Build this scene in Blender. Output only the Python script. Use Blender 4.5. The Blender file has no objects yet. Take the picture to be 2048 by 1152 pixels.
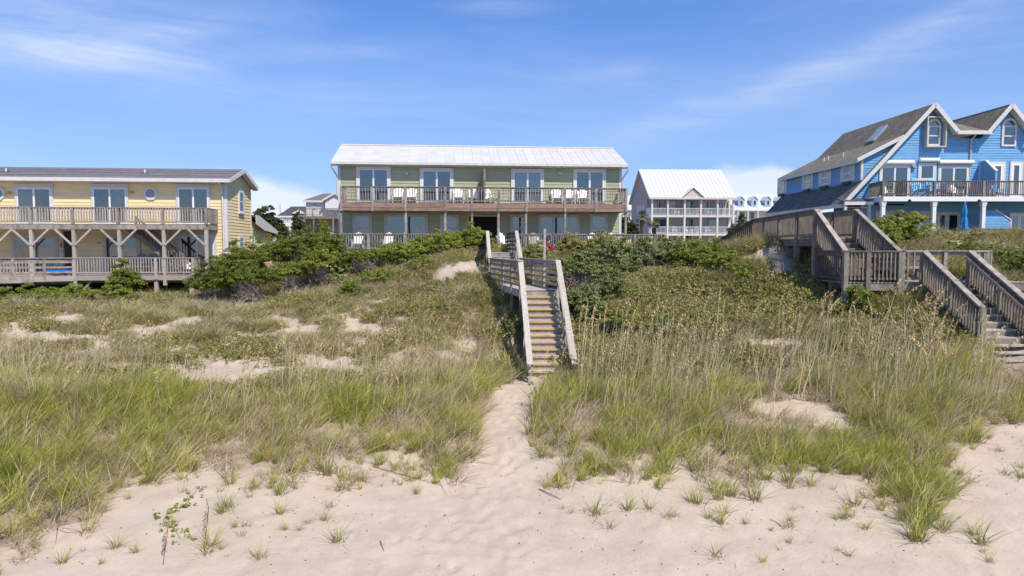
import bpy, math, random
import numpy as np
from mathutils import Vector, Matrix
R = math.radians
random.seed(7)
rng = np.random.default_rng(7)
sc = bpy.context.scene
col = sc.collection

# ------------------------------------------------------------------ camera, world, sun
EYE = 5.0
PITCH = R(3.5)
F = 2048 * 24.0 / 36.0
CP, SP = math.cos(PITCH), math.sin(PITCH)
cam_d = bpy.data.cameras.new('camera')
cam = bpy.data.objects.new('camera', cam_d)
col.objects.link(cam)
cam.location = (0, 0, EYE)
cam.rotation_euler = (R(90) - PITCH, 0, 0)
cam_d.sensor_width = 36
cam_d.lens = 24.0
cam_d.clip_end = 20000
sc.camera = cam

SUN_EL, SUN_AZ = 55.0, 143.0        # azimuth clockwise from +Y: behind the camera, to the right
SUN_STRENGTH, SKY_STRENGTH = 3.85, 0.15
world = bpy.data.worlds.new("World")
sc.world = world
world.use_nodes = True
sc.view_settings.view_transform = 'Standard'
sc.view_settings.look = 'None'
sc.view_settings.gamma = 1
sc.view_settings.use_curve_mapping = False
sc.view_settings.exposure = 0.50
try:
    sc.cycles.max_bounces = 6
    sc.cycles.diffuse_bounces = 3
    sc.cycles.transparent_max_bounces = 12
    sc.cycles.caustics_reflective = False
    sc.cycles.caustics_refractive = False
except Exception:
    pass

def build_world():
    nt = world.node_tree
    N, Lk = nt.nodes, nt.links
    N.clear()
    out = N.new('ShaderNodeOutputWorld')
    bg = N.new('ShaderNodeBackground')
    bg.inputs['Strength'].default_value = SKY_STRENGTH
    sky = N.new('ShaderNodeTexSky')
    sky.sky_type = 'NISHITA'
    sky.sun_disc = False
    sky.sun_elevation = R(SUN_EL)
    sky.sun_rotation = R(SUN_AZ)
    sky.altitude = 0
    sky.air_density = 1.0
    sky.dust_density = 0.6
    sky.ozone_density = 3.0
    def math_(op, a, b=None, c=None, clamp=False):
        m = N.new('ShaderNodeMath'); m.operation = op; m.use_clamp = clamp
        for i, v in enumerate((a, b, c)):
            if v is None: continue
            if isinstance(v, (int, float)): m.inputs[i].default_value = v
            else: Lk.new(v, m.inputs[i])
        return m.outputs[0]
    def smooth(v, a, b):
        m = N.new('ShaderNodeMapRange'); m.interpolation_type = 'SMOOTHSTEP'
        Lk.new(v, m.inputs[0]); m.inputs[1].default_value = a; m.inputs[2].default_value = b
        return m.outputs[0]
    tc = N.new('ShaderNodeTexCoord')
    sep = N.new('ShaderNodeSeparateXYZ'); Lk.new(tc.outputs['Generated'], sep.inputs[0])
    x, y, z = sep.outputs
    # azimuth about +Y and elevation of the direction, so the clouds continue all round the sky
    az = math_('ARCTAN2', x, y)
    el = math_('ARCSINE', z)
    def noise(sx, sy, shear, seed, scale, detail, rough, dist=0.0):
        a = math_('ADD', math_('MULTIPLY', az, sx), math_('MULTIPLY', el, shear))
        b = math_('ADD', math_('MULTIPLY', el, sy), math_('MULTIPLY', az, -shear*0.6 if shear else 0.0))
        cb = N.new('ShaderNodeCombineXYZ'); Lk.new(a, cb.inputs[0]); Lk.new(b, cb.inputs[1]); cb.inputs[2].default_value = seed
        n = N.new('ShaderNodeTexNoise'); n.inputs['Scale'].default_value = scale
        n.inputs['Detail'].default_value = detail; n.inputs['Roughness'].default_value = rough
        n.inputs['Distortion'].default_value = dist
        Lk.new(cb.outputs[0], n.inputs['Vector']); return n.outputs['Fac']
    # a thin streak of high cloud: gaussian about a line el = e0 + k*(az-a0)
    def streak(a0, e0, k, wid, length):
        da = math_('SUBTRACT', az, a0)
        de = math_('SUBTRACT', math_('SUBTRACT', el, e0), math_('MULTIPLY', da, k))
        g = math_('ADD', math_('POWER', math_('DIVIDE', math_('ABSOLUTE', de), wid), 2.0), math_('POWER', math_('DIVIDE', math_('ABSOLUTE', da), length), 2.0))
        return math_('POWER', 2.718, math_('MULTIPLY', g, -1.0))
    wisp = smooth(noise(1.0, 6.0, -0.6, 3.1, 2.2, 6.0, 0.55, 0.4), 0.45, 0.80)
    fine = noise(2.0, 14.0, -1.0, 7.7, 3.0, 8.0, 0.62, 0.5)
    s = math_('MULTIPLY', streak(-0.55, 0.232, -0.02, 0.032, 0.15), 1.25)
    for a in ((-0.47, 0.262, 0.25, 0.02, 0.10, 0.6), (-0.62, 0.29, 0.0, 0.035, 0.16, 0.55), (-0.02, 0.33, 0.0, 0.012, 0.07, 0.45), (0.30, 0.19, 0.27, 0.024, 0.34, 0.45),
              (0.56, 0.275, 0.30, 0.014, 0.16, 0.42), (-0.25, 0.265, 0.1, 0.015, 0.12, 0.42), (0.12, 0.24, 0.05, 0.010, 0.10, 0.3), (-0.05, 0.215, 0.0, 0.018, 0.3, 0.22),
              (0.52, 0.24, 0.1, 0.05, 0.25, 0.25)):
        s = math_('ADD', s, math_('MULTIPLY', streak(*a[:5]), a[5]))
    s = math_('MULTIPLY', s, math_('ADD', math_('MULTIPLY', fine, 1.5), -0.25), clamp=True)
    cirrus = math_('ADD', math_('MULTIPLY', wisp, 0.14), math_('MULTIPLY', s, 0.62), clamp=True)
    # low cumulus bank near the horizon
    cn = noise(1.0, 1.7, 0.0, 1.3, 7.0, 7.0, 0.58)
    def blob(a0, e0, wa, we):
        return streak(a0, e0, 0.0, we, wa)
    low = math_('ADD', math_('MULTIPLY', blob(0.345, 0.070, 0.075, 0.036), 1.45), math_('MULTIPLY', blob(-0.38, 0.06, 0.09, 0.04), 0.9))
    bank = math_('MULTIPLY', smooth(el, 0.12, 0.02), 0.34)
    low = math_('ADD', low, bank)
    cum = smooth(math_('ADD', math_('MULTIPLY', low, 0.46), math_('MULTIPLY', cn, 0.85)), 0.52, 0.80)
    cum = math_('MULTIPLY', cum, smooth(el, 0.34, 0.05))
    cloud = math_('MAXIMUM', cirrus, math_('MULTIPLY', cum, 0.85))
    # deepen the blue of the sky slightly, paler towards the horizon
    hs = N.new('ShaderNodeHueSaturation'); Lk.new(sky.outputs[0], hs.inputs['Color'])
    hs.inputs['Saturation'].default_value = 1.0; hs.inputs['Value'].default_value = 1.0
    tint = N.new('ShaderNodeMix'); tint.data_type = 'RGBA'; tint.blend_type = 'MULTIPLY'
    tint.inputs[0].default_value = 1.0
    Lk.new(hs.outputs[0], tint.inputs[6]); tint.inputs[7].default_value = (0.34, 0.55, 0.86, 1)
    hz = N.new('ShaderNodeMix'); hz.data_type = 'RGBA'
    Lk.new(math_('MULTIPLY', smooth(el, 0.42, -0.02), 0.58), hz.inputs[0])
    Lk.new(tint.outputs[2], hz.inputs[6]); hz.inputs[7].default_value = (2.3, 2.85, 4.0, 1)
    mx = N.new('ShaderNodeMix'); mx.data_type = 'RGBA'
    Lk.new(cloud, mx.inputs[0]); Lk.new(hz.outputs[2], mx.inputs[6]); mx.inputs[7].default_value = (4.2, 4.5, 4.9, 1)
    Lk.new(mx.outputs[2], bg.inputs['Color'])
    Lk.new(bg.outputs[0], out.inputs[0])
build_world()

sun_d = bpy.data.lights.new('sun', 'SUN')
sun = bpy.data.objects.new('sun', sun_d)
col.objects.link(sun)
sun_d.energy = SUN_STRENGTH
sun_d.angle = R(0.6)
sun_d.color = (1.0, 0.90, 0.77)
sdir = Vector((math.sin(R(SUN_AZ)) * math.cos(R(SUN_EL)), math.cos(R(SUN_AZ)) * math.cos(R(SUN_EL)), math.sin(R(SUN_EL))))
sun.rotation_euler = sdir.to_track_quat('Z', 'Y').to_euler()
sun.location = (20, -20, 40)

# ------------------------------------------------------------------ materials
MATS = {}
def mat(name, c, rough=0.8, var=0.12, nscale=6.0, stretch=(1, 1, 1), objvar=0.08, bump=0.0, spec=0.3, metal=0.0, c2=None, c2amt=0.5):
    if name in MATS: return MATS[name]
    m = bpy.data.materials.new(name); m.use_nodes = True
    nt = m.node_tree; N, L = nt.nodes, nt.links
    b = N['Principled BSDF']
    b.inputs['Roughness'].default_value = rough
    b.inputs['Specular IOR Level'].default_value = spec
    b.inputs['Metallic'].default_value = metal
    tc = N.new('ShaderNodeTexCoord'); mp = N.new('ShaderNodeMapping')
    mp.inputs['Scale'].default_value = stretch
    oi = N.new('ShaderNodeObjectInfo')
    add = N.new('ShaderNodeVectorMath'); add.operation = 'ADD'
    sc3 = N.new('ShaderNodeVectorMath'); sc3.operation = 'SCALE'; sc3.inputs[3].default_value = 37.0
    cmb = N.new('ShaderNodeCombineXYZ')
    for i in range(3): L.new(oi.outputs['Random'], cmb.inputs[i])
    L.new(cmb.outputs[0], sc3.inputs[0])
    L.new(tc.outputs['Object'], add.inputs[0]); L.new(sc3.outputs[0], add.inputs[1])
    L.new(add.outputs[0], mp.inputs['Vector'])
    n = N.new('ShaderNodeTexNoise'); n.inputs['Scale'].default_value = nscale; n.inputs['Detail'].default_value = 6
    n.inputs['Roughness'].default_value = 0.62
    L.new(mp.outputs[0], n.inputs['Vector'])
    rmp = N.new('ShaderNodeMapRange'); L.new(n.outputs['Fac'], rmp.inputs[0])
    rmp.inputs[1].default_value = 0.3; rmp.inputs[2].default_value = 0.7
    mix = N.new('ShaderNodeMix'); mix.data_type = 'RGBA'
    L.new(rmp.outputs[0], mix.inputs[0])
    c2_ = c2 if c2 else tuple(v * (1 - var * 2) for v in c)
    hi = tuple(min(1, v * (1 + var)) for v in c)
    mix.inputs[6].default_value = (*hi, 1); mix.inputs[7].default_value = (*c2_, 1)
    rv = N.new('ShaderNodeMapRange'); L.new(oi.outputs['Random'], rv.inputs[0])
    rv.inputs[3].default_value = 1 - objvar; rv.inputs[4].default_value = 1 + objvar
    vm = N.new('ShaderNodeVectorMath'); vm.operation = 'SCALE'
    L.new(mix.outputs[2], vm.inputs[0]); L.new(rv.outputs[0], vm.inputs[3])
    L.new(vm.outputs[0], b.inputs['Base Color'])
    if bump:
        bp = N.new('ShaderNodeBump'); bp.inputs['Strength'].default_value = bump; bp.inputs['Distance'].default_value = 0.02
        L.new(n.outputs['Fac'], bp.inputs['Height']); L.new(bp.outputs[0], b.inputs['Normal'])
    MATS[name] = m
    return m

W_GREY = mat('weathered_grey_wood', (0.36, 0.32, 0.28), 0.85, 0.22, 5, (1, 1, 0.5), 0.16, 0.5, c2=(0.17, 0.145, 0.12))
W_PALE = mat('pale_weathered_wood', (0.47, 0.42, 0.37), 0.85, 0.12, 14, (1, 1, 1), 0.12, 0.5, c2=(0.31, 0.27, 0.235))
W_BROWN = mat('brown_weathered_wood', (0.27, 0.23, 0.19), 0.85, 0.2, 5, (1, 1, 0.5), 0.15, 0.5, c2=(0.135, 0.11, 0.088))
W_RED = mat('reddish_stained_wood', (0.32, 0.20, 0.145), 0.8, 0.2, 3, (1, 1, 3), 0.22, 0.4, c2=(0.19, 0.135, 0.11))
W_DARK = mat('dark_weathered_wood', (0.20, 0.165, 0.135), 0.85, 0.2, 5, (1, 1, 0.6), 0.16, 0.5, c2=(0.09, 0.073, 0.062))
W_NEW = mat('orange_tread_edge', (0.60, 0.40, 0.17), 0.7, 0.15, 5, (1, 1, 1), 0.1, 0.3)
W_GREENISH = mat('greenish_treated_wood', (0.25, 0.25, 0.19), 0.85, 0.2, 5, (1, 1, 0.5), 0.12, 0.4, c2=(0.13, 0.13, 0.10))
GREEN_S = mat('green_siding_paint', (0.40, 0.42, 0.27), 0.65, 0.05, 2.0, (0.4, 1, 4), 0.06, 0.1)
YEL_S = mat('yellow_siding_paint', (0.86, 0.69, 0.39), 0.65, 0.06, 2.0, (0.4, 1, 4), 0.05, 0.1)
BLUE_S = mat('blue_siding_paint', (0.17, 0.40, 0.66), 0.6, 0.10, 2.5, (0.6, 1, 4), 0.06, 0.1)
GREY_S = mat('grey_siding_paint', (0.38, 0.365, 0.36), 0.65, 0.06, 2.0, (0.4, 1, 4), 0.04)
WHITE_S = mat('white_siding_paint', (0.72, 0.71, 0.69), 0.65, 0.05, 2.0, (0.4, 1, 4), 0.03)
WHITE = mat('white_trim_paint', (0.66, 0.65, 0.62), 0.5, 0.06, 4, (1, 1, 1), 0.04)
TRIM_T = mat('pale_taupe_trim', (0.56, 0.53, 0.47), 0.6, 0.08, 4, (1, 1, 1), 0.04)
PLASTIC = mat('white_plastic', (0.82, 0.82, 0.80), 0.4, 0.03, 4, (1, 1, 1), 0.02)
ROOF_W = mat('white_metal_roof', (0.60, 0.59, 0.54), 0.42, 0.06, 0.8, (0.5, 2, 1), 0.03, 0.0, 0.5)
ROOF_WW = mat('bright_white_metal_roof', (0.60, 0.61, 0.63), 0.4, 0.03, 0.8, (0.5, 2, 1), 0.02, 0.0, 0.5)
ROOF_Y = mat('dark_grey_roof_panel', (0.165, 0.15, 0.16), 0.75, 0.12, 3, (1, 1, 1), 0.07, 0.2)
ROOF_K = mat('charcoal_shingle', (0.075, 0.075, 0.085), 0.85, 0.25, 6, (1, 1, 1), 0.05, 0.3)
ROOF_BR = mat('brown_shingle', (0.17, 0.145, 0.125), 0.85, 0.2, 6, (1, 1, 1), 0.05, 0.3)
DARK = mat('painted_interior_shade', (0.012, 0.012, 0.014), 0.9, 0.1, 4)  # near-black colour standing in for the shade inside openings
GREYWALL = mat('stucco_grey', (0.30, 0.29, 0.28), 0.8, 0.1, 3)  # even grey of the distant house's lower wall
METAL_D = mat('dark_metal', (0.05, 0.05, 0.05), 0.4, 0.05, 4, metal=0.5)
LT_BLUE = mat('light_blue_paint', (0.20, 0.52, 0.85), 0.5, 0.05, 4)
UMB = mat('blue_umbrella_cloth', (0.02, 0.27, 0.62), 0.8, 0.15, 4)
GREEN_P = mat('green_plastic', (0.05, 0.16, 0.12), 0.5, 0.1, 4)
AMBER = mat('amber_fixture', (0.60, 0.36, 0.08), 0.5, 0.1, 4)
CUR_PALE = mat('pale_blue_drape', (0.58, 0.64, 0.62), 0.9, 0.06, 4)
CUR_GREY = mat('grey_blind', (0.25, 0.26, 0.26), 0.9, 0.08, 4)
CUR_PINK = mat('mauve_drape', (0.25, 0.18, 0.17), 0.9, 0.1, 4)
CUR_BLUE = mat('blue_towel_cloth', (0.10, 0.12, 0.42), 0.9, 0.1, 4)
CUR_WHITE = mat('white_blind', (0.55, 0.57, 0.62), 0.9, 0.04, 4)
REDC = mat('red_flag_cloth', (0.50, 0.045, 0.05), 0.85, 0.1, 8)
PURC = mat('faded_purple_flag_cloth', (0.11, 0.05, 0.16), 0.85, 0.1, 8)
TEAL = mat('teal_door_paint', (0.16, 0.36, 0.42), 0.6, 0.08, 4)

def glass_mat(name, tint, refl):
    m = bpy.data.materials.new(name); m.use_nodes = True
    nt = m.node_tree; N, L = nt.nodes, nt.links
    N.remove(N['Principled BSDF'])
    tr = N.new('ShaderNodeBsdfTransparent'); tr.inputs[0].default_value = (*tint, 1)
    gl = N.new('ShaderNodeBsdfGlossy'); gl.inputs['Roughness'].default_value = 0.03
    lw = N.new('ShaderNodeLayerWeight'); lw.inputs[0].default_value = 0.25
    mr = N.new('ShaderNodeMapRange'); L.new(lw.outputs['Fresnel'], mr.inputs[0])
    mr.inputs[3].default_value = refl; mr.inputs[4].default_value = 0.9
    n = N.new('ShaderNodeTexNoise'); n.inputs['Scale'].default_value = 1.2
    bp = N.new('ShaderNodeBump'); bp.inputs['Strength'].default_value = 0.06; L.new(n.outputs['Fac'], bp.inputs['Height'])
    L.new(bp.outputs[0], gl.inputs['Normal'])
    mx = N.new('ShaderNodeMixShader'); L.new(mr.outputs[0], mx.inputs[0]); L.new(tr.outputs[0], mx.inputs[1]); L.new(gl.outputs[0], mx.inputs[2])
    L.new(mx.outputs[0], N['Material Output'].inputs[0])
    MATS[name] = m
    return m
GLASS = glass_mat('window_glass', (0.74, 0.77, 0.77), 0.15)

def shingle_mat(name, c, c2, moss=None):
    m = bpy.data.materials.new(name); m.use_nodes = True
    nt = m.node_tree; N, L = nt.nodes, nt.links
    b = N['Principled BSDF']; b.inputs['Roughness'].default_value = 0.9
    uv = N.new('ShaderNodeUVMap'); uv.uv_map = 'UVMap'
    br = N.new('ShaderNodeTexBrick'); L.new(uv.outputs[0], br.inputs['Vector'])
    br.inputs['Color1'].default_value = (*c, 1); br.inputs['Color2'].default_value = (*c2, 1)
    br.inputs['Mortar'].default_value = tuple(v * 0.35 for v in c2) + (1,)
    br.inputs['Scale'].default_value = 1.0; br.inputs['Mortar Size'].default_value = 0.012
    br.inputs['Brick Width'].default_value = 0.42; br.inputs['Row Height'].default_value = 0.17
    n = N.new('ShaderNodeTexNoise'); n.inputs['Scale'].default_value = 1.3; n.inputs['Detail'].default_value = 8
    L.new(uv.outputs[0], n.inputs['Vector'])
    mx = N.new('ShaderNodeMix'); mx.data_type = 'RGBA'; mx.blend_type = 'MULTIPLY'; mx.inputs[0].default_value = 0.7
    cr = N.new('ShaderNodeValToRGB'); L.new(n.outputs['Fac'], cr.inputs[0])
    cr.color_ramp.elements[0].position = 0.3; cr.color_ramp.elements[0].color = (0.6, 0.6, 0.6, 1)
    cr.color_ramp.elements[1].position = 0.7; cr.color_ramp.elements[1].color = (1.15, 1.15, 1.1, 1)
    L.new(br.outputs['Color'], mx.inputs[6]); L.new(cr.outputs[0], mx.inputs[7])
    L.new(mx.outputs[2], b.inputs['Base Color'])
    bp = N.new('ShaderNodeBump'); bp.inputs['Strength'].default_value = 0.8; bp.inputs['Distance'].default_value = 0.02
    inv = N.new('ShaderNodeMath'); inv.operation = 'SUBTRACT'; inv.inputs[0].default_value = 1; L.new(br.outputs['Fac'], inv.inputs[1])
    L.new(inv.outputs[0], bp.inputs['Height']); L.new(bp.outputs[0], b.inputs['Normal'])
    MATS[name] = m
    return m
SHINGLE = shingle_mat('grey_brown_shingles', (0.25, 0.225, 0.165), (0.18, 0.163, 0.12))
SHINGLE_D = shingle_mat('grey_shingles', (0.20, 0.195, 0.175), (0.14, 0.137, 0.125))

def leaf_mat(name, cols, rough=0.6, tr=0.25, tcol=None, attr_tip=None, spec=0.25):
    """cols: list of colours spread over the islands (leaves / blades) at random; attr_tip: (base colour, from, to) along the blade"""
    m = bpy.data.materials.new(name); m.use_nodes = True
    nt = m.node_tree; N, L = nt.nodes, nt.links
    b = N['Principled BSDF']; b.inputs['Roughness'].default_value = rough; b.inputs['Specular IOR Level'].default_value = spec
    at = N.new('ShaderNodeAttribute'); at.attribute_name = 'r'
    oi = N.new('ShaderNodeObjectInfo')
    a = N.new('ShaderNodeMath'); a.operation = 'MULTIPLY_ADD'; L.new(oi.outputs['Random'], a.inputs[0]); a.inputs[1].default_value = 0.38
    sub = N.new('ShaderNodeMath'); sub.operation = 'MULTIPLY'; L.new(at.outputs['Fac'], sub.inputs[0]); sub.inputs[1].default_value = 0.62
    L.new(sub.outputs[0], a.inputs[2])
    cr = N.new('ShaderNodeValToRGB'); L.new(a.outputs[0], cr.inputs[0])
    els = cr.color_ramp.elements
    while len(els) < len(cols): els.new(0.5)
    for i, c in enumerate(cols):
        els[i].position = i / (len(cols) - 1); els[i].color = (*c, 1)
    outc = cr.outputs[0]
    if attr_tip:
        bc, f0, f1 = attr_tip
        t = N.new('ShaderNodeAttribute'); t.attribute_name = 't'
        mr = N.new('ShaderNodeMapRange'); L.new(t.outputs['Fac'], mr.inputs[0]); mr.inputs[1].default_value = f0; mr.inputs[2].default_value = f1
        mx = N.new('ShaderNodeMix'); mx.data_type = 'RGBA'; L.new(mr.outputs[0], mx.inputs[0])
        mx.inputs[6].default_value = (*bc, 1); L.new(outc, mx.inputs[7]); outc = mx.outputs[2]
    L.new(outc, b.inputs['Base Color'])
    tl = N.new('ShaderNodeBsdfTranslucent'); L.new(outc, tl.inputs[0])
    ms = N.new('ShaderNodeMixShader'); ms.inputs[0].default_value = tr
    L.new(b.outputs[0], ms.inputs[1]); L.new(tl.outputs[0], ms.inputs[2]); L.new(ms.outputs[0], N['Material Output'].inputs[0])
    MATS[name] = m
    return m
LEAF_G = leaf_mat('cedar_green_leaf', [(0.066, 0.096, 0.015), (0.132, 0.174, 0.025), (0.225, 0.258, 0.037), (0.330, 0.335, 0.069)])
LEAF_D = leaf_mat('dark_olive_leaf', [(0.067, 0.091, 0.030), (0.142, 0.184, 0.052), (0.249, 0.267, 0.105), (0.450, 0.416, 0.224)], 0.55, 0.15, spec=0.2)
LEAF_B = leaf_mat('bright_green_leaf', [(0.090, 0.132, 0.018), (0.180, 0.228, 0.030), (0.276, 0.312, 0.054), (0.396, 0.396, 0.096)])
LEAF_F = leaf_mat('far_tree_leaf', [(0.02, 0.04, 0.012), (0.045, 0.07, 0.02), (0.08, 0.105, 0.035), (0.13, 0.15, 0.06)])
LEAF_O = leaf_mat('olive_scrub_leaf', [(0.132, 0.139, 0.033), (0.251, 0.251, 0.066), (0.370, 0.330, 0.119), (0.502, 0.409, 0.211)])
TWIG = mat('bare_grey_twig', (0.36, 0.30, 0.25), 0.9, 0.2, 8)
BARK = mat('brown_bark', (0.13, 0.10, 0.075), 0.9, 0.2, 8)
GR_TALL = leaf_mat('tall_dune_grass', [(0.172, 0.182, 0.035), (0.316, 0.325, 0.064), (0.461, 0.442, 0.104), (0.567, 0.494, 0.174), (0.712, 0.559, 0.278)], 0.55, 0.35, attr_tip=((0.36, 0.27, 0.13), 0.0, 0.3))
GR_LUSH = leaf_mat('lush_dune_grass', [(0.156, 0.188, 0.035), (0.287, 0.325, 0.052), (0.418, 0.450, 0.075), (0.549, 0.526, 0.127), (0.627, 0.489, 0.197)], 0.55, 0.35, attr_tip=((0.30, 0.25, 0.10), 0.0, 0.25))
GR_DRY = leaf_mat('dry_grass', [(0.230, 0.178, 0.115), (0.414, 0.333, 0.207), (0.598, 0.494, 0.333), (0.414, 0.391, 0.172)], 0.8, 0.25)
GR_LOW = leaf_mat('low_olive_grass', [(0.168, 0.168, 0.054), (0.312, 0.300, 0.096), (0.432, 0.396, 0.156), (0.576, 0.468, 0.276)], 0.7, 0.3, attr_tip=((0.27, 0.21, 0.12), 0.0, 0.35))
MAT_LEAF = leaf_mat('ground_cover_leaf', [(0.112, 0.125, 0.031), (0.237, 0.237, 0.056), (0.350, 0.312, 0.106), (0.425, 0.312, 0.188)], 0.7, 0.2)
OAT = leaf_mat('sea_oat_straw', [(0.50, 0.36, 0.18), (0.68, 0.52, 0.28), (0.80, 0.65, 0.40)], 0.7, 0.25)
OAT_STEM = leaf_mat('sea_oat_stem', [(0.46, 0.40, 0.20), (0.60, 0.51, 0.30), (0.70, 0.60, 0.42)], 0.7, 0.2)
LITTER = mat('dark_dry_litter', (0.16, 0.12, 0.09), 0.95, 0.3, 10)
FROND = leaf_mat('palm_frond', [(0.06, 0.09, 0.03), (0.12, 0.15, 0.05), (0.20, 0.21, 0.09), (0.27, 0.22, 0.11)], 0.5, 0.2)
YUCCA = leaf_mat('yucca_leaf', [(0.08, 0.14, 0.03), (0.14, 0.22, 0.04), (0.22, 0.30, 0.07)], 0.5, 0.2)
YUCCA_D = leaf_mat('dead_yucca_leaf', [(0.32, 0.20, 0.09), (0.42, 0.27, 0.12), (0.36, 0.27, 0.16)], 0.8, 0.1)

# ------------------------------------------------------------------ mesh helpers
class MB:
    def __init__(s): s.v = []; s.f = []; s.uv = {}
    def add(s, vs, fs):
        b = len(s.v); s.v += [tuple(v) for v in vs]; s.f += [tuple(i + b for i in f) for f in fs]; return s
    def box(s, x0, x1, y0, y1, z0, z1):
        x0, x1 = sorted((x0, x1)); y0, y1 = sorted((y0, y1)); z0, z1 = sorted((z0, z1))
        return s.add([(x0, y0, z0), (x1, y0, z0), (x1, y1, z0), (x0, y1, z0), (x0, y0, z1), (x1, y0, z1), (x1, y1, z1), (x0, y1, z1)],
                     [(0, 3, 2, 1), (4, 5, 6, 7), (0, 1, 5, 4), (1, 2, 6, 5), (2, 3, 7, 6), (3, 0, 4, 7)])
    def beam(s, p0, p1, w, h, side=None):
        """box along p0-p1; w = horizontal width, h = thickness across"""
        p0, p1 = Vector(p0), Vector(p1)
        d = (p1 - p0).normalized()
        if side is None:
            side = d.cross(Vector((0, 0, 1)))
            if side.length < 1e-4: side = Vector((1, 0, 0))
        side = Vector(side).normalized(); up = side.cross(d).normalized()
        a, b = side * w / 2, up * h / 2
        vs = [p0 - a - b, p0 + a - b, p0 + a + b, p0 - a + b, p1 - a - b, p1 + a - b, p1 + a + b, p1 - a + b]
        return s.add(vs, [(0, 1, 2, 3), (7, 6, 5, 4), (0, 4, 5, 1), (1, 5, 6, 2), (2, 6, 7, 3), (3, 7, 4, 0)])
    def extrude(s, poly, off):
        """poly: 3d points, extruded by vector off"""
        n = len(poly); off = Vector(off)
        vs = [Vector(p) for p in poly] + [Vector(p) + off for p in poly]
        fs = [tuple(range(n)), tuple(range(2 * n - 1, n - 1, -1))] + [(i, i + n, (i + 1) % n + n, (i + 1) % n) for i in range(n)]
        fs = [tuple(reversed(f)) for f in fs] if False else fs
        return s.add(vs, fs)
    def tube(s, pts, rads, k=6, cap=True):
        b = len(s.v); n = len(pts)
        for i, p in enumerate(pts):
            p = Vector(p); d = (Vector(pts[min(i + 1, n - 1)]) - Vector(pts[max(i - 1, 0)])).normalized()
            a = d.cross(Vector((0.3, 0.2, 1)))
            if a.length < 1e-3: a = d.cross(Vector((1, 0, 0)))
            a.normalize(); c = d.cross(a)
            r = rads[i] if hasattr(rads, '__len__') else rads
            for j in range(k):
                t = 2 * math.pi * j / k; s.v.append(tuple(p + a * math.cos(t) * r + c * math.sin(t) * r))
        for i in range(n - 1):
            for j in range(k):
                s.f.append((b + i * k + j, b + i * k + (j + 1) % k, b + (i + 1) * k + (j + 1) % k, b + (i + 1) * k + j))
        if cap:
            s.f.append(tuple(b + j for j in range(k))[::-1]); s.f.append(tuple(b + (n - 1) * k + j for j in range(k)))
        return s
    def mesh(s, name, m=None, dz=0.0, smooth=False):
        me = bpy.data.meshes.new(name)
        vs = [(v[0], v[1], v[2] + dz) for v in s.v] if dz else s.v
        me.from_pydata(vs, [], s.f)
        if smooth: me.polygons.foreach_set('use_smooth', [True] * len(me.polygons))
        if m: me.materials.append(m)
        me.update()
        return me

def recalc(me):
    import bmesh
    bm = bmesh.new(); bm.from_mesh(me); bmesh.ops.recalc_face_normals(bm, faces=bm.faces); bm.to_mesh(me); bm.free()

def link(name, data, parent=None, loc=(0, 0, 0), rot=0.0, **props):
    o = bpy.data.objects.new(name, data); col.objects.link(o)
    if parent is not None: o.parent = parent
    o.location = loc
    if isinstance(rot, (tuple, list)): o.rotation_euler = rot
    else: o.rotation_euler = (0, 0, rot)
    for k, v in props.items():
        if v is not None: o[k] = v
    return o

class Thing:
    """an Empty at the base; local x along the front, y back; z is given in world height and shifted by the base"""
    def __init__(s, name, label, category, ox, oy, z0, th=0.0, group=None):
        s.root = link(name, None, None, (ox, oy, z0), th, label=label, category=category, group=group)
        s.ox, s.oy, s.z0, s.th = ox, oy, z0, th
        s.c, s.s = math.cos(th), math.sin(th); s.cache = {}
    def part(s, name, mb, m, parent=None, label=None, smooth=False, fix=False):
        me = mb.mesh(name, m, -s.z0, smooth)
        if fix: recalc(me)
        return link(name, me, parent or s.root, label=label)
    def inst(s, name, me, x, y, z, rot=0.0, parent=None, label=None):
        return link(name, me, parent or s.root, (x, y, z - s.z0), rot, label=label)
    def boxm(s, name, w, d, h, m):
        """shared box mesh: centred in x, y; from 0 up"""
        k = (name, round(w, 4), round(d, 4), round(h, 4), m.name)
        if k not in s.cache: s.cache[k] = MB().box(-w / 2, w / 2, -d / 2, d / 2, 0, h).mesh(name, m)
        return s.cache[k]
    # pixel measurements of the photograph turned into this thing's own coordinates at a known depth
    def X(s, px, y=0.0, z=5.0):
        u = (px - 1024) / F
        return (u * ((s.oy + y * s.c) * CP - (z - EYE) * SP) - s.ox + y * s.s) / (s.c - u * s.s * CP)
    def Z(s, py, x=0.0, y=0.0):
        Y = s.oy + x * s.s + y * s.c; v = (576 - py) / F
        return EYE + Y * (v * CP - SP) / (CP + v * SP)

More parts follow.
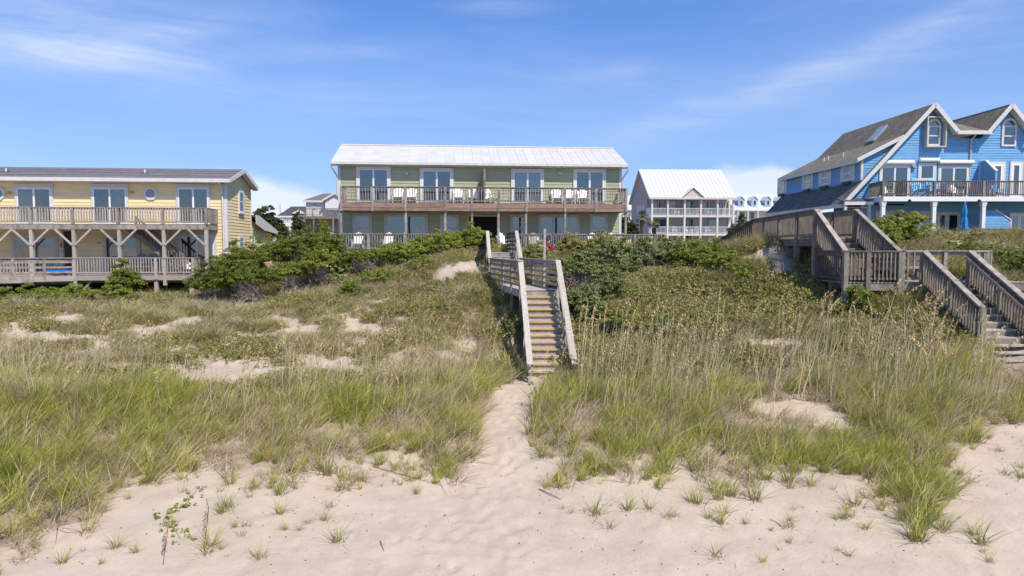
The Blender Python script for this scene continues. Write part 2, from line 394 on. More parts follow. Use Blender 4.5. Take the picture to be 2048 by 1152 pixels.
def railing(T, parent, p0, p1, h, posts, wood, m_cap=None, post_w=0.1, post_up=0.0, post_dn=0.0, sp=0.13, bw=0.04, cap=(0.14, 0.04), bot=0.09,
            sub=0.09, bal=True, boards=0, board_h=0.09, out=0.0, m_post=None, m_bal=None, sub_side=0.0, bottom_rail=True, mid=None):
    """railing over the floor line p0-p1 (thing coordinates): posts at fractions, cap, rails, balusters or horizontal boards, each its own object"""
    p0, p1 = Vector(p0), Vector(p1); d = p1 - p0; L = Vector((d.x, d.y, 0)).length
    ang = math.atan2(d.y, d.x); m_cap = m_cap or wood; m_post = m_post or wood; m_bal = m_bal or wood
    up = Vector((0, 0, 1))
    for t in posts:
        q = p0 + d * t
        T.inst('post', T.boxm('post', post_w, post_w, h + post_up + post_dn - cap[1] * 0.5 - 0.003, m_post), q.x, q.y, q.z - post_dn, ang, parent)
    T.part('handrail', MB().beam(p0 + up * (h - cap[1] / 2), p1 + up * (h - cap[1] / 2), cap[0], cap[1]), m_cap, parent)
    top = h - cap[1] - 0.004
    if sub:
        T.part('rail_board', MB().beam(p0 + up * (top - sub / 2), p1 + up * (top - sub / 2), 0.035, sub), wood, parent); 
    if boards:
        z0b = bot + board_h / 2; z1b = top - sub - board_h * 0.9
        for i in range(boards):
            zz = z0b + (z1b - z0b) * (i / max(1, boards - 1))
            T.part('rail_board', MB().beam(p0 + up * zz, p1 + up * zz, 0.034, board_h), wood, parent)
    if bal:
        if bottom_rail: T.part('bottom_rail', MB().beam(p0 + up * (bot + 0.03), p1 + up * (bot + 0.03), 0.037, 0.075), wood, parent)
        n = max(1, int(round(L / sp)))
        me = T.boxm('baluster', bw, bw, top - 0.005 - (bot - 0.02), m_bal)
        # balusters stand against the outside of the rails
        nx, ny = math.sin(ang), -math.cos(ang)
        off = 0.0185 + bw / 2 + 0.001
        for i in range(n):
            t = (i + 0.5) / n
            if any(abs(t - tp) * L < post_w * 0.7 for tp in posts): continue
            q = p0 + d * t
            T.inst('baluster', me, q.x + nx * off, q.y + ny * off, q.z + bot - 0.02, (random.uniform(-0.006, 0.006), random.uniform(-0.016, 0.016), ang + random.uniform(-0.04, 0.04)), parent)

def siding(T, parent, x, y, z0, L, n, course, m, rot=0.0, inset=None):
    """lapped boards, each an object; inset(z)->(x0,x1) gives a gable's narrowing"""
    def bm(x0, x1):
        mb = MB()
        vs = [(x0, -0.028, 0), (x1, -0.028, 0), (x1, -0.006, course), (x0, -0.006, course), (x0, 0.0, 0), (x1, 0.0, 0), (x1, 0.0, course), (x0, 0.0, course)]
        mb.add(vs, [(0, 1, 2, 3), (0, 4, 5, 1), (1, 5, 6, 2), (3, 2, 6, 7), (0, 3, 7, 4)]); return mb
    shared = None
    for i in range(n):
        zz = z0 + i * course
        if inset:
            x0, x1 = inset(zz); xa, xb = inset(zz + course)
            if x1 - x0 < 0.06: continue
            mb = MB()
            if xb < xa: xa = xb = (xa + xb) / 2
            vs = [(x0, -0.028, 0), (x1, -0.028, 0), (xb, -0.006, course), (xa, -0.006, course), (x0, 0.0, 0), (x1, 0.0, 0), (xb, 0.0, course), (xa, 0.0, course)]
            mb.add(vs, [(0, 1, 2, 3), (0, 4, 5, 1), (1, 5, 6, 2), (3, 2, 6, 7), (0, 3, 7, 4)])
            me = mb.mesh('siding_board', m)
        else:
            if shared is None: shared = bm(0, L).mesh('siding_board', m)
            me = shared
        T.inst('siding_board', me, x, y, zz, rot, parent)

def glazing(T, parent, xc, y, z0, z1, w, rot=0.0, leaves=2, trim=0.11, sash=0.055, m_trim=WHITE, grid=(0, 0), curtain=None, hung=False, name='window',
            sill=False, handle=False, cur_cover=1.0, label=None, pane_m=None, proud=0.035, arch=False, cur2=None, small=False):
    """window or glazed door facing local -y; frame, panes, curtain and sill are separate meshes"""
    h = z1 - z0; hw = w / 2; mb = MB(); d = proud
    mb.box(-hw, -hw + trim, -d - 0.05, 0, 0, h); mb.box(hw - trim, hw, -d - 0.05, 0, 0, h)
    mb.box(-hw + trim, hw - trim, -d - 0.048, 0, h - trim, h)
    if name != 'sliding_door': mb.box(-hw + trim, hw - trim, -d - 0.048, 0, 0, trim * 0.8)
    else: mb.box(-hw + trim, hw - trim, -d - 0.03, 0, 0, 0.05)
    fr = link(name, mb.mesh(name + '_trim', m_trim), parent or T.root, (xc, y, z0 - T.z0), rot, label=label)
    zb = (trim * 0.8 if name != 'sliding_door' else 0.05) + 0.001; zt = h - trim - 0.001; x0, x1 = -hw + trim + 0.001, hw - trim - 0.001
    link('backing_panel', MB().box(x0, x1, -d + 0.001, -0.002, zb, zt).mesh('backing_panel', DARK), fr)  # sheet proud of the wall, painted dark as the unlit room
    if curtain is not None:
        def cur(xa, xb, mm, za=zb + 0.02):
            n = max(6, int((xb - xa) / 0.045)); mbc = MB(); vs = []; fs = []
            for i in range(n + 1):
                xx = xa + (xb - xa) * i / n; yy = -d - 0.006 - 0.010 * (0.5 + 0.5 * math.sin(i * 2.1))
                vs += [(xx, yy, za), (xx, yy, zt - 0.01)]
            for i in range(n): fs.append((2 * i, 2 * i + 2, 2 * i + 3, 2 * i + 1))
            mbc.add(vs, fs); link('curtain', mbc.mesh('curtain', mm), fr)
        if cur2 is not None:
            xm = (x0 + x1) / 2
            cur(x0 + 0.01, xm - 0.02, curtain); cur(xm + 0.02, x1 - 0.01, cur2)
        else:
            cur(x0 + 0.01, x0 + (x1 - x0) * cur_cover - 0.01, curtain)
    # sashes
    rows = 2 if hung else 1
    lw = (x1 - x0) / leaves; lh = (zt - zb) / rows
    for i in range(leaves):
        for j in range(rows):
            a, b = x0 + i * lw, x0 + (i + 1) * lw; c, e = zb + j * lh, zb + (j + 1) * lh
            yy = -d - 0.03 - 0.012 * ((i + j) % 2)
            s_ = MB(); s_.box(a, a + sash, yy - 0.015, yy + 0.005, c, e); s_.box(b - sash, b, yy - 0.015, yy + 0.005, c, e)
            s_.box(a + sash, b - sash, yy - 0.014, yy + 0.004, c, c + sash); s_.box(a + sash, b - sash, yy - 0.014, yy + 0.004, e - sash, e)
            if not small: link('sash', s_.mesh('sash', PLASTIC if m_trim is WHITE else m_trim), fr)
            link('pane', MB().box(a + sash, b - sash, yy - 0.006, yy - 0.002, c + sash, e - sash).mesh('pane', pane_m or GLASS), fr)
            gx, gy = grid
            if gx or gy:
                g = MB()
                for k in range(1, gx + 1):
                    xx = a + (b - a) * k / (gx + 1); g.box(xx - 0.012, xx + 0.012, yy - 0.012, yy - 0.007, c + sash, e - sash)
                for k in range(1, gy + 1):
                    zz = c + (e - c) * k / (gy + 1); g.box(a + sash, b - sash, yy - 0.0135, yy - 0.0125, zz - 0.012, zz + 0.012)
                link('muntin', g.mesh('muntin', PLASTIC), fr)
    if sill: link('sill', MB().box(-hw - 0.04, hw + 0.04, -d - 0.11, -0.002, -0.06, -0.002).mesh('sill', m_trim), fr)
    if handle: link('handle', MB().box(x0 + lw - 0.02 + 0.12, x0 + lw + 0.02 + 0.12, -d - 0.09, -d - 0.06, 0.9, 1.15).mesh('handle', METAL_D), fr)
    return fr
# ------------------------------------------------------------------ terrain
def lattice(seed):
    return np.random.default_rng(seed).random((256, 256))
_LAT = {}
def vnoise(x, y, scale, seed=0):
    if seed not in _LAT: _LAT[seed] = lattice(seed)
    g = _LAT[seed]
    u = np.asarray(x) / scale + 1000.0; v = np.asarray(y) / scale + 1000.0
    i = np.floor(u).astype(int); j = np.floor(v).astype(int); fu = u - i; fv = v - j
    fu = fu * fu * (3 - 2 * fu); fv = fv * fv * (3 - 2 * fv)
    i0, i1, j0, j1 = i % 256, (i + 1) % 256, j % 256, (j + 1) % 256
    return (g[i0, j0] * (1 - fu) + g[i1, j0] * fu) * (1 - fv) + (g[i0, j1] * (1 - fu) + g[i1, j1] * fu) * fv
def fbm(x, y, scale, seed=0, octv=4):
    a = 0.0; amp = 1.0; tot = 0.0
    for k in range(octv):
        a = a + amp * vnoise(x, y, scale / (2 ** k), seed + k); tot += amp; amp *= 0.5
    return a / tot

CTRL = [  # x, y, z of the dune surface
 (-16, 4, -.45), (-6, 4, -.45), (0, 4, -.45), (8, 4, -.4), (20, 4, -.3),
 (-16, 8, -.1), (-8, 8, -.12), (0, 8, -.12), (8, 8, -.05), (18, 8, .1),
 (-12, 11, .2), (-6, 11, .1), (-1, 11, .02), (0.5, 11, .02), (3, 11, .06), (8, 11, .25), (14, 11, .5),
 (-14, 14, .55), (-9, 14, .45), (-4, 14, .3), (-2, 14, .22), (-.3, 14, .1), (1.2, 14, .3), (4, 14, .4), (8, 14, .6), (12, 14, .95), (17, 14, 1.25),
 (-16, 18, .95), (-10, 18, .85), (-5, 18, .75), (-2, 18, .75), (-1.0, 18, .62), (0, 18, .42), (0.9, 18, .8), (3, 18, .9), (6, 18, 1.05), (10, 18, 1.45), (14.3, 18, 1.35), (14.3, 19.7, 1.95), (19, 18, 2.0),
 (-2.2, 21, 1.0), (-.4, 21.2, .76), (0.6, 21.4, .78), (1.4, 21.6, .80), (2.3, 21.5, .95),
 (-18, 23, 1.2), (-12, 23, 1.1), (-6, 23, 1.05), (-2.5, 23, 1.05), (0, 23.2, 1.0), (2.4, 23.2, 1.35), (4, 22, 1.5), (7, 22, 1.75), (10, 22, 2.3), (12.5, 22.2, 2.75), (16, 21, 2.6), (21, 22, 3.1),
 (-20, 28, 1.85), (-13, 28, 1.8), (-7, 28, 1.85), (-3, 28, 2.2), (-.9, 28, 2.4), (1.8, 27, 2.5), (4, 27, 2.8), (7.5, 27, 3.15), (9.8, 26.5, 3.7), (11.6, 26, 3.8), (14.5, 26, 3.7), (19, 26, 4.2), (25, 26, 4.4),
 (-22, 33, 2.15), (-14, 33, 2.1), (-9, 33, 2.6), (-5, 33, 3.35), (-2.6, 33, 3.95), (-.2, 32.5, 3.3), (1.4, 31, 3.5), (4, 32, 3.75), (8, 32, 4.0), (11.1, 30, 5.3), (14, 31, 4.9), (9.1, 30, 4.1), (7.3, 30, 3.75), (18, 31, 5.3), (25, 31, 5.2),
 (-25, 38, 2.3), (-16, 38, 2.3), (-9.5, 37, 3.3), (-5, 37, 4.35), (-2.2, 37, 4.85), (0, 37, 4.3), (4, 37, 4.45), (9, 37, 4.45), (12.5, 36, 4.8), (18, 37, 4.9), (26, 37, 4.9),
 (-26, 46, 2.9), (-15, 46, 3.3), (-8, 46, 4.3), (0, 46, 4.3), (8, 46, 4.3), (15, 46, 4.4), (26, 46, 4.4), (-26, 58, 3.6), (0, 58, 4.2), (26, 58, 4.2)]
def tps_fit(P):
    P = np.array(P, float); n = len(P)
    d = np.hypot(P[:, 0][:, None] - P[:, 0], P[:, 1][:, None] - P[:, 1])
    K = np.where(d > 0, d * d * np.log(np.maximum(d, 1e-9)), 0) + np.eye(n) * 1.5
    A = np.zeros((n + 3, n + 3)); A[:n, :n] = K; A[:n, n] = 1; A[:n, n + 1:] = P[:, :2]; A[n:, :n] = A[:n, n:].T
    b = np.zeros(n + 3); b[:n] = P[:, 2]
    return P, np.linalg.solve(A, b)
_P, _W = tps_fit(CTRL)
def hbase(x, y):
    x = np.asarray(x, float); y = np.asarray(y, float); sh = x.shape
    xc = np.clip(x, -24, 25).ravel(); yc = np.clip(y, 4, 57).ravel()
    out = np.empty(len(xc))
    for k in range(0, len(xc), 40000):
        a, b = xc[k:k + 40000], yc[k:k + 40000]
        d2 = (a[:, None] - _P[:, 0]) ** 2 + (b[:, None] - _P[:, 1]) ** 2
        K = 0.5 * d2 * np.log(np.maximum(d2, 1e-9))
        out[k:k + 40000] = K @ _W[:-3] + _W[-3] + _W[-2] * a + _W[-1] * b
    out = out.reshape(sh)
    # behind the camera the beach slopes away
    out = out + np.minimum(0, (y - 4)) * 0.03 * np.exp(np.minimum(0, y - 4) / 60.0)
    f = np.clip((y - 57) / 15, 0, 1)
    return out * (1 - f) + 4.2 * f
PATH = [(-0.9, 8.0, 1.6), (-0.55, 12.0, 1.1), (-0.25, 15.0, .62), (-0.1, 18.0, .62), (0.25, 20.5, .8), (1.1, 22.0, .8)]   # x, y, half width
def pathd(x, y):
    """signed distance outside the sandy path (negative inside)"""
    ys = [p[1] for p in PATH]
    cx = np.interp(y, ys, [p[0] for p in PATH]); hw = np.interp(y, ys, [p[2] for p in PATH])
    d = np.abs(x - cx) - hw
    return np.where(y > 22.3, 3.0, d)
def height(x, y):
    x = np.asarray(x, float); y = np.asarray(y, float)
    z = hbase(x, y)
    onsand = np.clip((y - 13) / 5, 0, 1); pd = np.clip(pathd(x, y) / 0.8, 0, 1)
    far = np.clip((80 - y) / 30, 0, 1)
    z = z + (fbm(x, y, 2.6, 11, 3) - 0.5) * (0.16 + 0.42 * onsand * pd) * far
    z = z + (fbm(x, y, 0.7, 21, 3) - 0.5) * (0.05 + 0.14 * onsand * pd) * far
    z = z + 0.10 * np.clip(pd, 0, 1) * np.exp(-((y - 17.5) / 3.2) ** 2)           # hummocks on both sides of the path
    z = z + (vnoise(x, y, 0.33, 40) - 0.5) * 0.022 * far * (1 + 0.6 * (1 - pd))    # footprints
    return z
def hz(x, y): return float(height(np.array([x]), np.array([y]))[0])

def axis(lo, a, b, hi, step):
    mid = np.arange(a, b + 1e-6, step); l = []; s = step; x = a
    while x > lo: s *= 1.35; x -= s; l.append(x)
    r = []; s = step; x = b
    while x < hi: s *= 1.35; x += s; r.append(x)
    return np.array(l[::-1] + list(mid) + r)

# pixel projection and marching onto the ground (layout of the plants on the real dune surface)
def project(x, y, z):
    D = y * CP - (z - EYE) * SP; V = y * SP + (z - EYE) * CP
    return 1024 + F * x / D, 576 - F * V / D
_ys = np.concatenate([np.arange(6, 44, 0.05)])
def ground_at(px, py):
    u, v = (px - 1024) / F, (576 - py) / F
    dy = CP + v * SP; dz = v * CP - SP
    xs = u / dy * _ys; zs = EYE + dz / dy * _ys
    below = zs < height(xs, _ys)
    k = int(np.argmax(below)) if below.any() else len(_ys) - 1
    return float(xs[k]), float(_ys[k])

SAND_ELL = [  # bare sand patches among the plants: photo x, y, half width, half height (pixels)
 (500, 738, 95, 17), (625, 728, 60, 15), (290, 663, 26, 11), (350, 745, 45, 10), (495, 606, 42, 8), (600, 664, 45, 9), (540, 675, 30, 7), (435, 760, 60, 10),
 (690, 720, 25, 9), (790, 718, 22, 8), (815, 640, 18, 5), (930, 690, 24, 12), (900, 715, 22, 8), (1585, 692, 70, 10), (1560, 535, 46, 22), (1500, 518, 24, 5),
 (1760, 655, 26, 8), (1700, 680, 25, 8), (940, 535, 26, 8), (892, 548, 18, 10), (1600, 500, 20, 10), (1890, 470, 16, 6), (1905, 492, 26, 9), (60, 670, 60, 7), (110, 765, 60, 8), (200, 690, 25, 8),
 (250, 738, 30, 8), (380, 640, 30, 5), (740, 660, 30, 5), (720, 745, 30, 7), (1590, 820, 60, 12), (1500, 810, 25, 8), (1230, 742, 12, 5), (180, 607, 25, 5), (992, 722, 12, 16),
 (560, 640, 24, 5), (760, 605, 26, 4), (120, 640, 30, 5), (450, 690, 25, 6), (1670, 840, 30, 10)]
EDGE_X = [-400, 0, 60, 120, 200, 330, 420, 520, 620, 700, 780, 860, 930, 965, 1040, 1080, 1180, 1260, 1330, 1400, 1480, 1560, 1640, 1720, 1800, 1870, 1930, 1990, 2048, 2400]
EDGE_Y = [1090, 1085, 1065, 1010, 960, 925, 900, 905, 895, 920, 880, 895, 925, 900, 880, 905, 905, 890, 880, 895, 915, 900, 930, 920, 965, 960, 860, 800, 790, 780]
def belt(px, py):
    """1 inside the tall grass belt, falling to 0 over the bare foreground sand"""
    e = np.interp(px, EDGE_X, EDGE_Y) + 42
    return np.clip((e + 45 - py) / 125, 0, 1)
def sandiness(x, y):
    """1 where bare sand shows"""
    z = height(x, y); px, py = project(x, y, z)
    py2 = py + (fbm(x, y, 1.3, 61, 3) - 0.5) * 110
    s = 1 - belt(px, py2)
    s = np.maximum(s, np.clip(-pathd(x, y) / 0.15 + 0.6 + (vnoise(x, y, .5, 63) - .5), 0, 1) * (y < 22.4))
    wob = (fbm(x, y, 0.9, 65, 4) - 0.5) * 1.3
    for (cx, cy, rx, ry) in SAND_ELL:
        q = np.sqrt(((px - cx) / (rx * 1.3)) ** 2 + ((py - cy) / (ry * 1.85)) ** 2) + wob
        s = np.maximum(s, np.clip((1.12 - q) / 0.35, 0, 1))
    # scattered small gaps on the open slope at the left
    slope = np.clip((y - 21.5) / 2, 0, 1) * np.clip((32 - y) / 4, 0, 1) * np.clip((1.0 - x) / 2.0, 0, 1)
    s = np.maximum(s, slope * np.clip((fbm(x, y, .95, 71, 4) - 0.522) / 0.06 * (px < 860), 0, 1))
    return s

def build_ground():
    xs = axis(-3500, -19.5, 22.5, 3500, 0.085); ys = axis(-3500, 7.5, 40, 5000, 0.085)
    Xg, Yg = np.meshgrid(xs, ys)
    Zg = height(Xg, Yg)
    # footprints trodden into the path and across the open beach
    r_ = np.random.default_rng(5)
    for k in range(420):
        if k < 260:
            y = r_.uniform(8, 22); ys_ = [p[1] for p in PATH]; x = np.interp(y, ys_, [p[0] for p in PATH]) + r_.normal(0, .45) * np.interp(y, ys_, [p[2] for p in PATH])
        else: x, y = r_.uniform(-12, 14), r_.uniform(8, 13.5)
        i0, i1 = np.searchsorted(xs, x - .4), np.searchsorted(xs, x + .4); j0, j1 = np.searchsorted(ys, y - .4), np.searchsorted(ys, y + .4)
        a = r_.normal(0, .35); dx, dy = Xg[j0:j1, i0:i1] - x, Yg[j0:j1, i0:i1] - y; u, v = dx * math.cos(a) + dy * math.sin(a), -dx * math.sin(a) + dy * math.cos(a)
        q = (u / .085) ** 2 + (v / .17) ** 2; dp = r_.uniform(.012, .035)
        Zg[j0:j1, i0:i1] += -dp * np.exp(-q) + dp * .45 * np.exp(-(np.sqrt(q) - 1.7) ** 2 * 3)
    nx, ny = len(xs), len(ys)
    co = np.stack([Xg, Yg, Zg], -1).reshape(-1, 3)
    idx = np.arange(nx * ny).reshape(ny, nx)
    q = np.stack([idx[:-1, :-1], idx[:-1, 1:], idx[1:, 1:], idx[1:, :-1]], -1).reshape(-1, 4)
    me = bpy.data.meshes.new('dune_ground')
    me.vertices.add(len(co)); me.vertices.foreach_set('co', co.ravel().astype(np.float32))
    me.loops.add(q.size); me.loops.foreach_set('vertex_index', q.ravel().astype(np.int32))
    me.polygons.add(len(q)); me.polygons.foreach_set('loop_start', np.arange(0, q.size, 4, dtype=np.int32))
    me.update(calc_edges=True)
    me.polygons.foreach_set('use_smooth', np.ones(len(q), bool))
    veg = 1 - sandiness(Xg.ravel(), np.minimum(Yg.ravel(), 60))
    veg[(Yg.ravel() < 6)] = 0
    a = me.attributes.new('litter', 'FLOAT', 'POINT'); a.data.foreach_set('value', veg.astype(np.float32))
    m = bpy.data.materials.new('dune_sand'); m.use_nodes = True
    nt = m.node_tree; N, L = nt.nodes, nt.links; b = N['Principled BSDF']
    b.inputs['Roughness'].default_value = 0.95; b.inputs['Specular IOR Level'].default_value = 0.1
    tc = N.new('ShaderNodeTexCoord')
    def nz(scale, det, rough=0.6):
        n = N.new('ShaderNodeTexNoise'); n.inputs['Scale'].default_value = scale; n.inputs['Detail'].default_value = det; n.inputs['Roughness'].default_value = rough
        L.new(tc.outputs['Object'], n.inputs['Vector']); return n.outputs['Fac']
    cr = N.new('ShaderNodeValToRGB'); L.new(nz(0.9, 10, .7), cr.inputs[0])
    cr.color_ramp.elements[0].position = .36; cr.color_ramp.elements[0].color = (0.45, 0.372, 0.288, 1)
    cr.color_ramp.elements[1].position = .62; cr.color_ramp.elements[1].color = (0.53, 0.446, 0.352, 1)
    gr = N.new('ShaderNodeMix'); gr.data_type = 'RGBA'; gr.blend_type = 'MULTIPLY'; gr.inputs[0].default_value = 0.3
    cr2 = N.new('ShaderNodeValToRGB'); L.new(nz(60, 4, .8), cr2.inputs[0]); cr2.color_ramp.elements[0].position = .3; cr2.color_ramp.elements[0].color = (.6, .56, .52, 1); cr2.color_ramp.elements[1].position = .6
    L.new(cr.outputs[0], gr.inputs[6]); L.new(cr2.outputs[0], gr.inputs[7])
    lit = N.new('ShaderNodeValToRGB'); L.new(nz(9, 8, .75), lit.inputs[0])
    lit.color_ramp.elements[0].position = .32; lit.color_ramp.elements[0].color = (0.16, 0.125, 0.085, 1)
    lit.color_ramp.elements[1].position = .68; lit.color_ramp.elements[1].color = (0.42, 0.34, 0.25, 1)
    at = N.new('ShaderNodeAttribute'); at.attribute_name = 'litter'
    ad = N.new('ShaderNodeMath'); ad.operation = 'MULTIPLY_ADD'; L.new(nz(5, 6, .7), ad.inputs[0]); ad.inputs[1].default_value = 1.0; ad.inputs[2].default_value = -0.5
    sm = N.new('ShaderNodeMath'); sm.operation = 'ADD'; L.new(ad.outputs[0], sm.inputs[0]); L.new(at.outputs['Fac'], sm.inputs[1])
    mr = N.new('ShaderNodeMapRange'); mr.interpolation_type = 'SMOOTHSTEP'; L.new(sm.outputs[0], mr.inputs[0]); mr.inputs[1].default_value = .35; mr.inputs[2].default_value = .8
    mr.inputs[4].default_value = 0.85
    mx = N.new('ShaderNodeMix'); mx.data_type = 'RGBA'; L.new(mr.outputs[0], mx.inputs[0]); L.new(gr.outputs[2], mx.inputs[6]); L.new(lit.outputs[0], mx.inputs[7])
    L.new(mx.outputs[2], b.inputs['Base Color'])
    bp = N.new('ShaderNodeBump'); bp.inputs['Strength'].default_value = 0.5; bp.inputs['Distance'].default_value = 0.05; L.new(nz(7, 8, .65), bp.inputs['Height'])
    wv = N.new('ShaderNodeTexWave'); wv.inputs['Scale'].default_value = 3.2; wv.inputs['Distortion'].default_value = 9.0; wv.inputs['Detail'].default_value = 4; wv.inputs['Detail Scale'].default_value = 0.6
    mpw = N.new('ShaderNodeMapping'); mpw.inputs['Rotation'].default_value = (0, 0, 0.9); L.new(tc.outputs['Object'], mpw.inputs['Vector']); L.new(mpw.outputs[0], wv.inputs['Vector'])
    rm = N.new('ShaderNodeMath'); rm.operation = 'MULTIPLY'; L.new(wv.outputs['Fac'], rm.inputs[0]); L.new(nz(.35, 3), rm.inputs[1])
    bw = N.new('ShaderNodeBump'); bw.inputs['Strength'].default_value = 0.05; bw.inputs['Distance'].default_value = 0.03; L.new(rm.outputs[0], bw.inputs['Height']); L.new(bp.outputs[0], bw.inputs['Normal'])
    L.new(bw.outputs[0], b.inputs['Normal'])
    me.materials.append(m)
    link('dune_ground', me, kind='structure')
build_ground()

# ------------------------------------------------------------------ furniture used on the decks
_chair_cache = {}
def adirondack(x, y, z, rot, m, label, group=None, s=1.0, name='adirondack_chair'):
    key = (m.name, s)
    if key not in _chair_cache:
        c = {}
        b = MB()
        for i in range(5):
            xx = (i - 2) * 0.105; top = 1.02 - 0.045 * (i - 2) ** 2; w = 0.047
            p0 = Vector((xx * 0.85, 0.22, 0.30)); p1 = Vector((xx * 1.12, 0.50, top))
            b.beam(p0, p1, w * 2, 0.022, side=(1, 0, 0))
        b.beam((-.24, .335, .5), (.24, .335, .5), .02, .07, side=(0, 1, 0)); c['backrest'] = b.mesh('backrest', m)
        b = MB()
        for i in range(6):
            t = i / 5; b.beam((-.26, -.26 + t * .48, .37 - t * .09), (.26, -.26 + t * .48, .37 - t * .09), .085, .022, side=(0, 1, -.18))
        c['seat'] = b.mesh('seat', m)
        for k in (-1, 1):
            c[('armrest', k)] = MB().box(k * .25, k * .38, -.33, .42, .555, .58).mesh('armrest', m)
            c[('leg', k, 0)] = MB().box(k * .265, k * .30, -.30, -.20, 0, .555).mesh('leg', m)
            c[('leg', k, 1)] = MB().beam((k * .282, .45, .03), (k * .282, -.25, .33), .03, .10).mesh('leg', m)
            c[('leg', k, 2)] = MB().box(k * .265, k * .30, .32, .40, .05, .555).mesh('leg', m)
        _chair_cache[key] = c
    c = _chair_cache[key]
    r = link(name, None, None, (x, y, z), rot, label=label, category='chair', group=group); r.scale = (s, s, s)
    link('backrest', c['backrest'], r); link('seat', c['seat'], r)
    for k in (-1, 1):
        link('armrest', c[('armrest', k)], r)
        for j in range(3): link('leg', c[('leg', k, j)], r)
    return r

def roof_panels(T, parent, x0, x1, y0, z0, y1, z1, pw, m, rib=0.035, name='roof_panel', thick=0.012):
    """standing seam panels from the eave line (y0,z0) to the ridge (y1,z1), each an object"""
    n = max(1, int(round((x1 - x0) / pw))); w = (x1 - x0) / n
    d = Vector((0, y1 - y0, z1 - z0)); nn = Vector((0, -(z1 - z0), (y1 - y0))).normalized()
    if nn.z < 0: nn = -nn
    mb = MB(); a = Vector((0, 0, 0))
    def slab(xa, xb, h0, h1):
        p = [Vector((xa, 0, 0)) + nn * h0, Vector((xb, 0, 0)) + nn * h0, Vector((xb, 0, 0)) + d + nn * h0, Vector((xa, 0, 0)) + d + nn * h0]
        mb.extrude(p, nn * (h1 - h0))
    slab(0.003, w - 0.003, 0.004, 0.004 + thick); slab(0.003, 0.03, 0.004 + thick, rib + 0.016)
    if w > 0.3: slab(w / 2 - .02, w / 2 + .02, 0.004 + thick, 0.022)
    me = mb.mesh(name, m); recalc(me)
    for i in range(n): T.inst(name, me, x0 + i * w, y0, z0, 0.0, parent)

def poly_uv_part(T, name, pts, m, parent=None, thick=0.08, udir=None):
    """planar roof piece with thickness and metric uv so shingle rows lie level"""
    P = [Vector(p) for p in pts]; nn = Vector((0, 0, 0))
    for i in range(1, len(P) - 1): nn += (P[i] - P[0]).cross(P[i + 1] - P[0])
    nn.normalize()
    if nn.z < 0: nn = -nn; P = P[::-1]
    # up-slope direction and level direction
    lev = Vector((0, 0, 1)).cross(nn).normalized(); ups = nn.cross(lev).normalized()
    n = len(P)
    top = [p for p in P]; bot = [p - nn * thick for p in P]
    me = bpy.data.meshes.new(name)
    vs = [(v.x, v.y, v.z - T.z0) for v in top + bot]
    fs = [tuple(range(n)), tuple(range(2 * n - 1, n - 1, -1))] + [(i + n, (i + 1) % n + n, (i + 1) % n, i) for i in range(n)]
    me.from_pydata(vs, [], fs)
    uvl = me.uv_layers.new(name='UVMap')
    for li, lp in enumerate(me.loops):
        v = Vector(vs[lp.vertex_index]); uvl.data[li].uv = (v.dot(lev), v.dot(ups))
    me.materials.append(m); me.update()
    return link(name, me, parent or T.root)

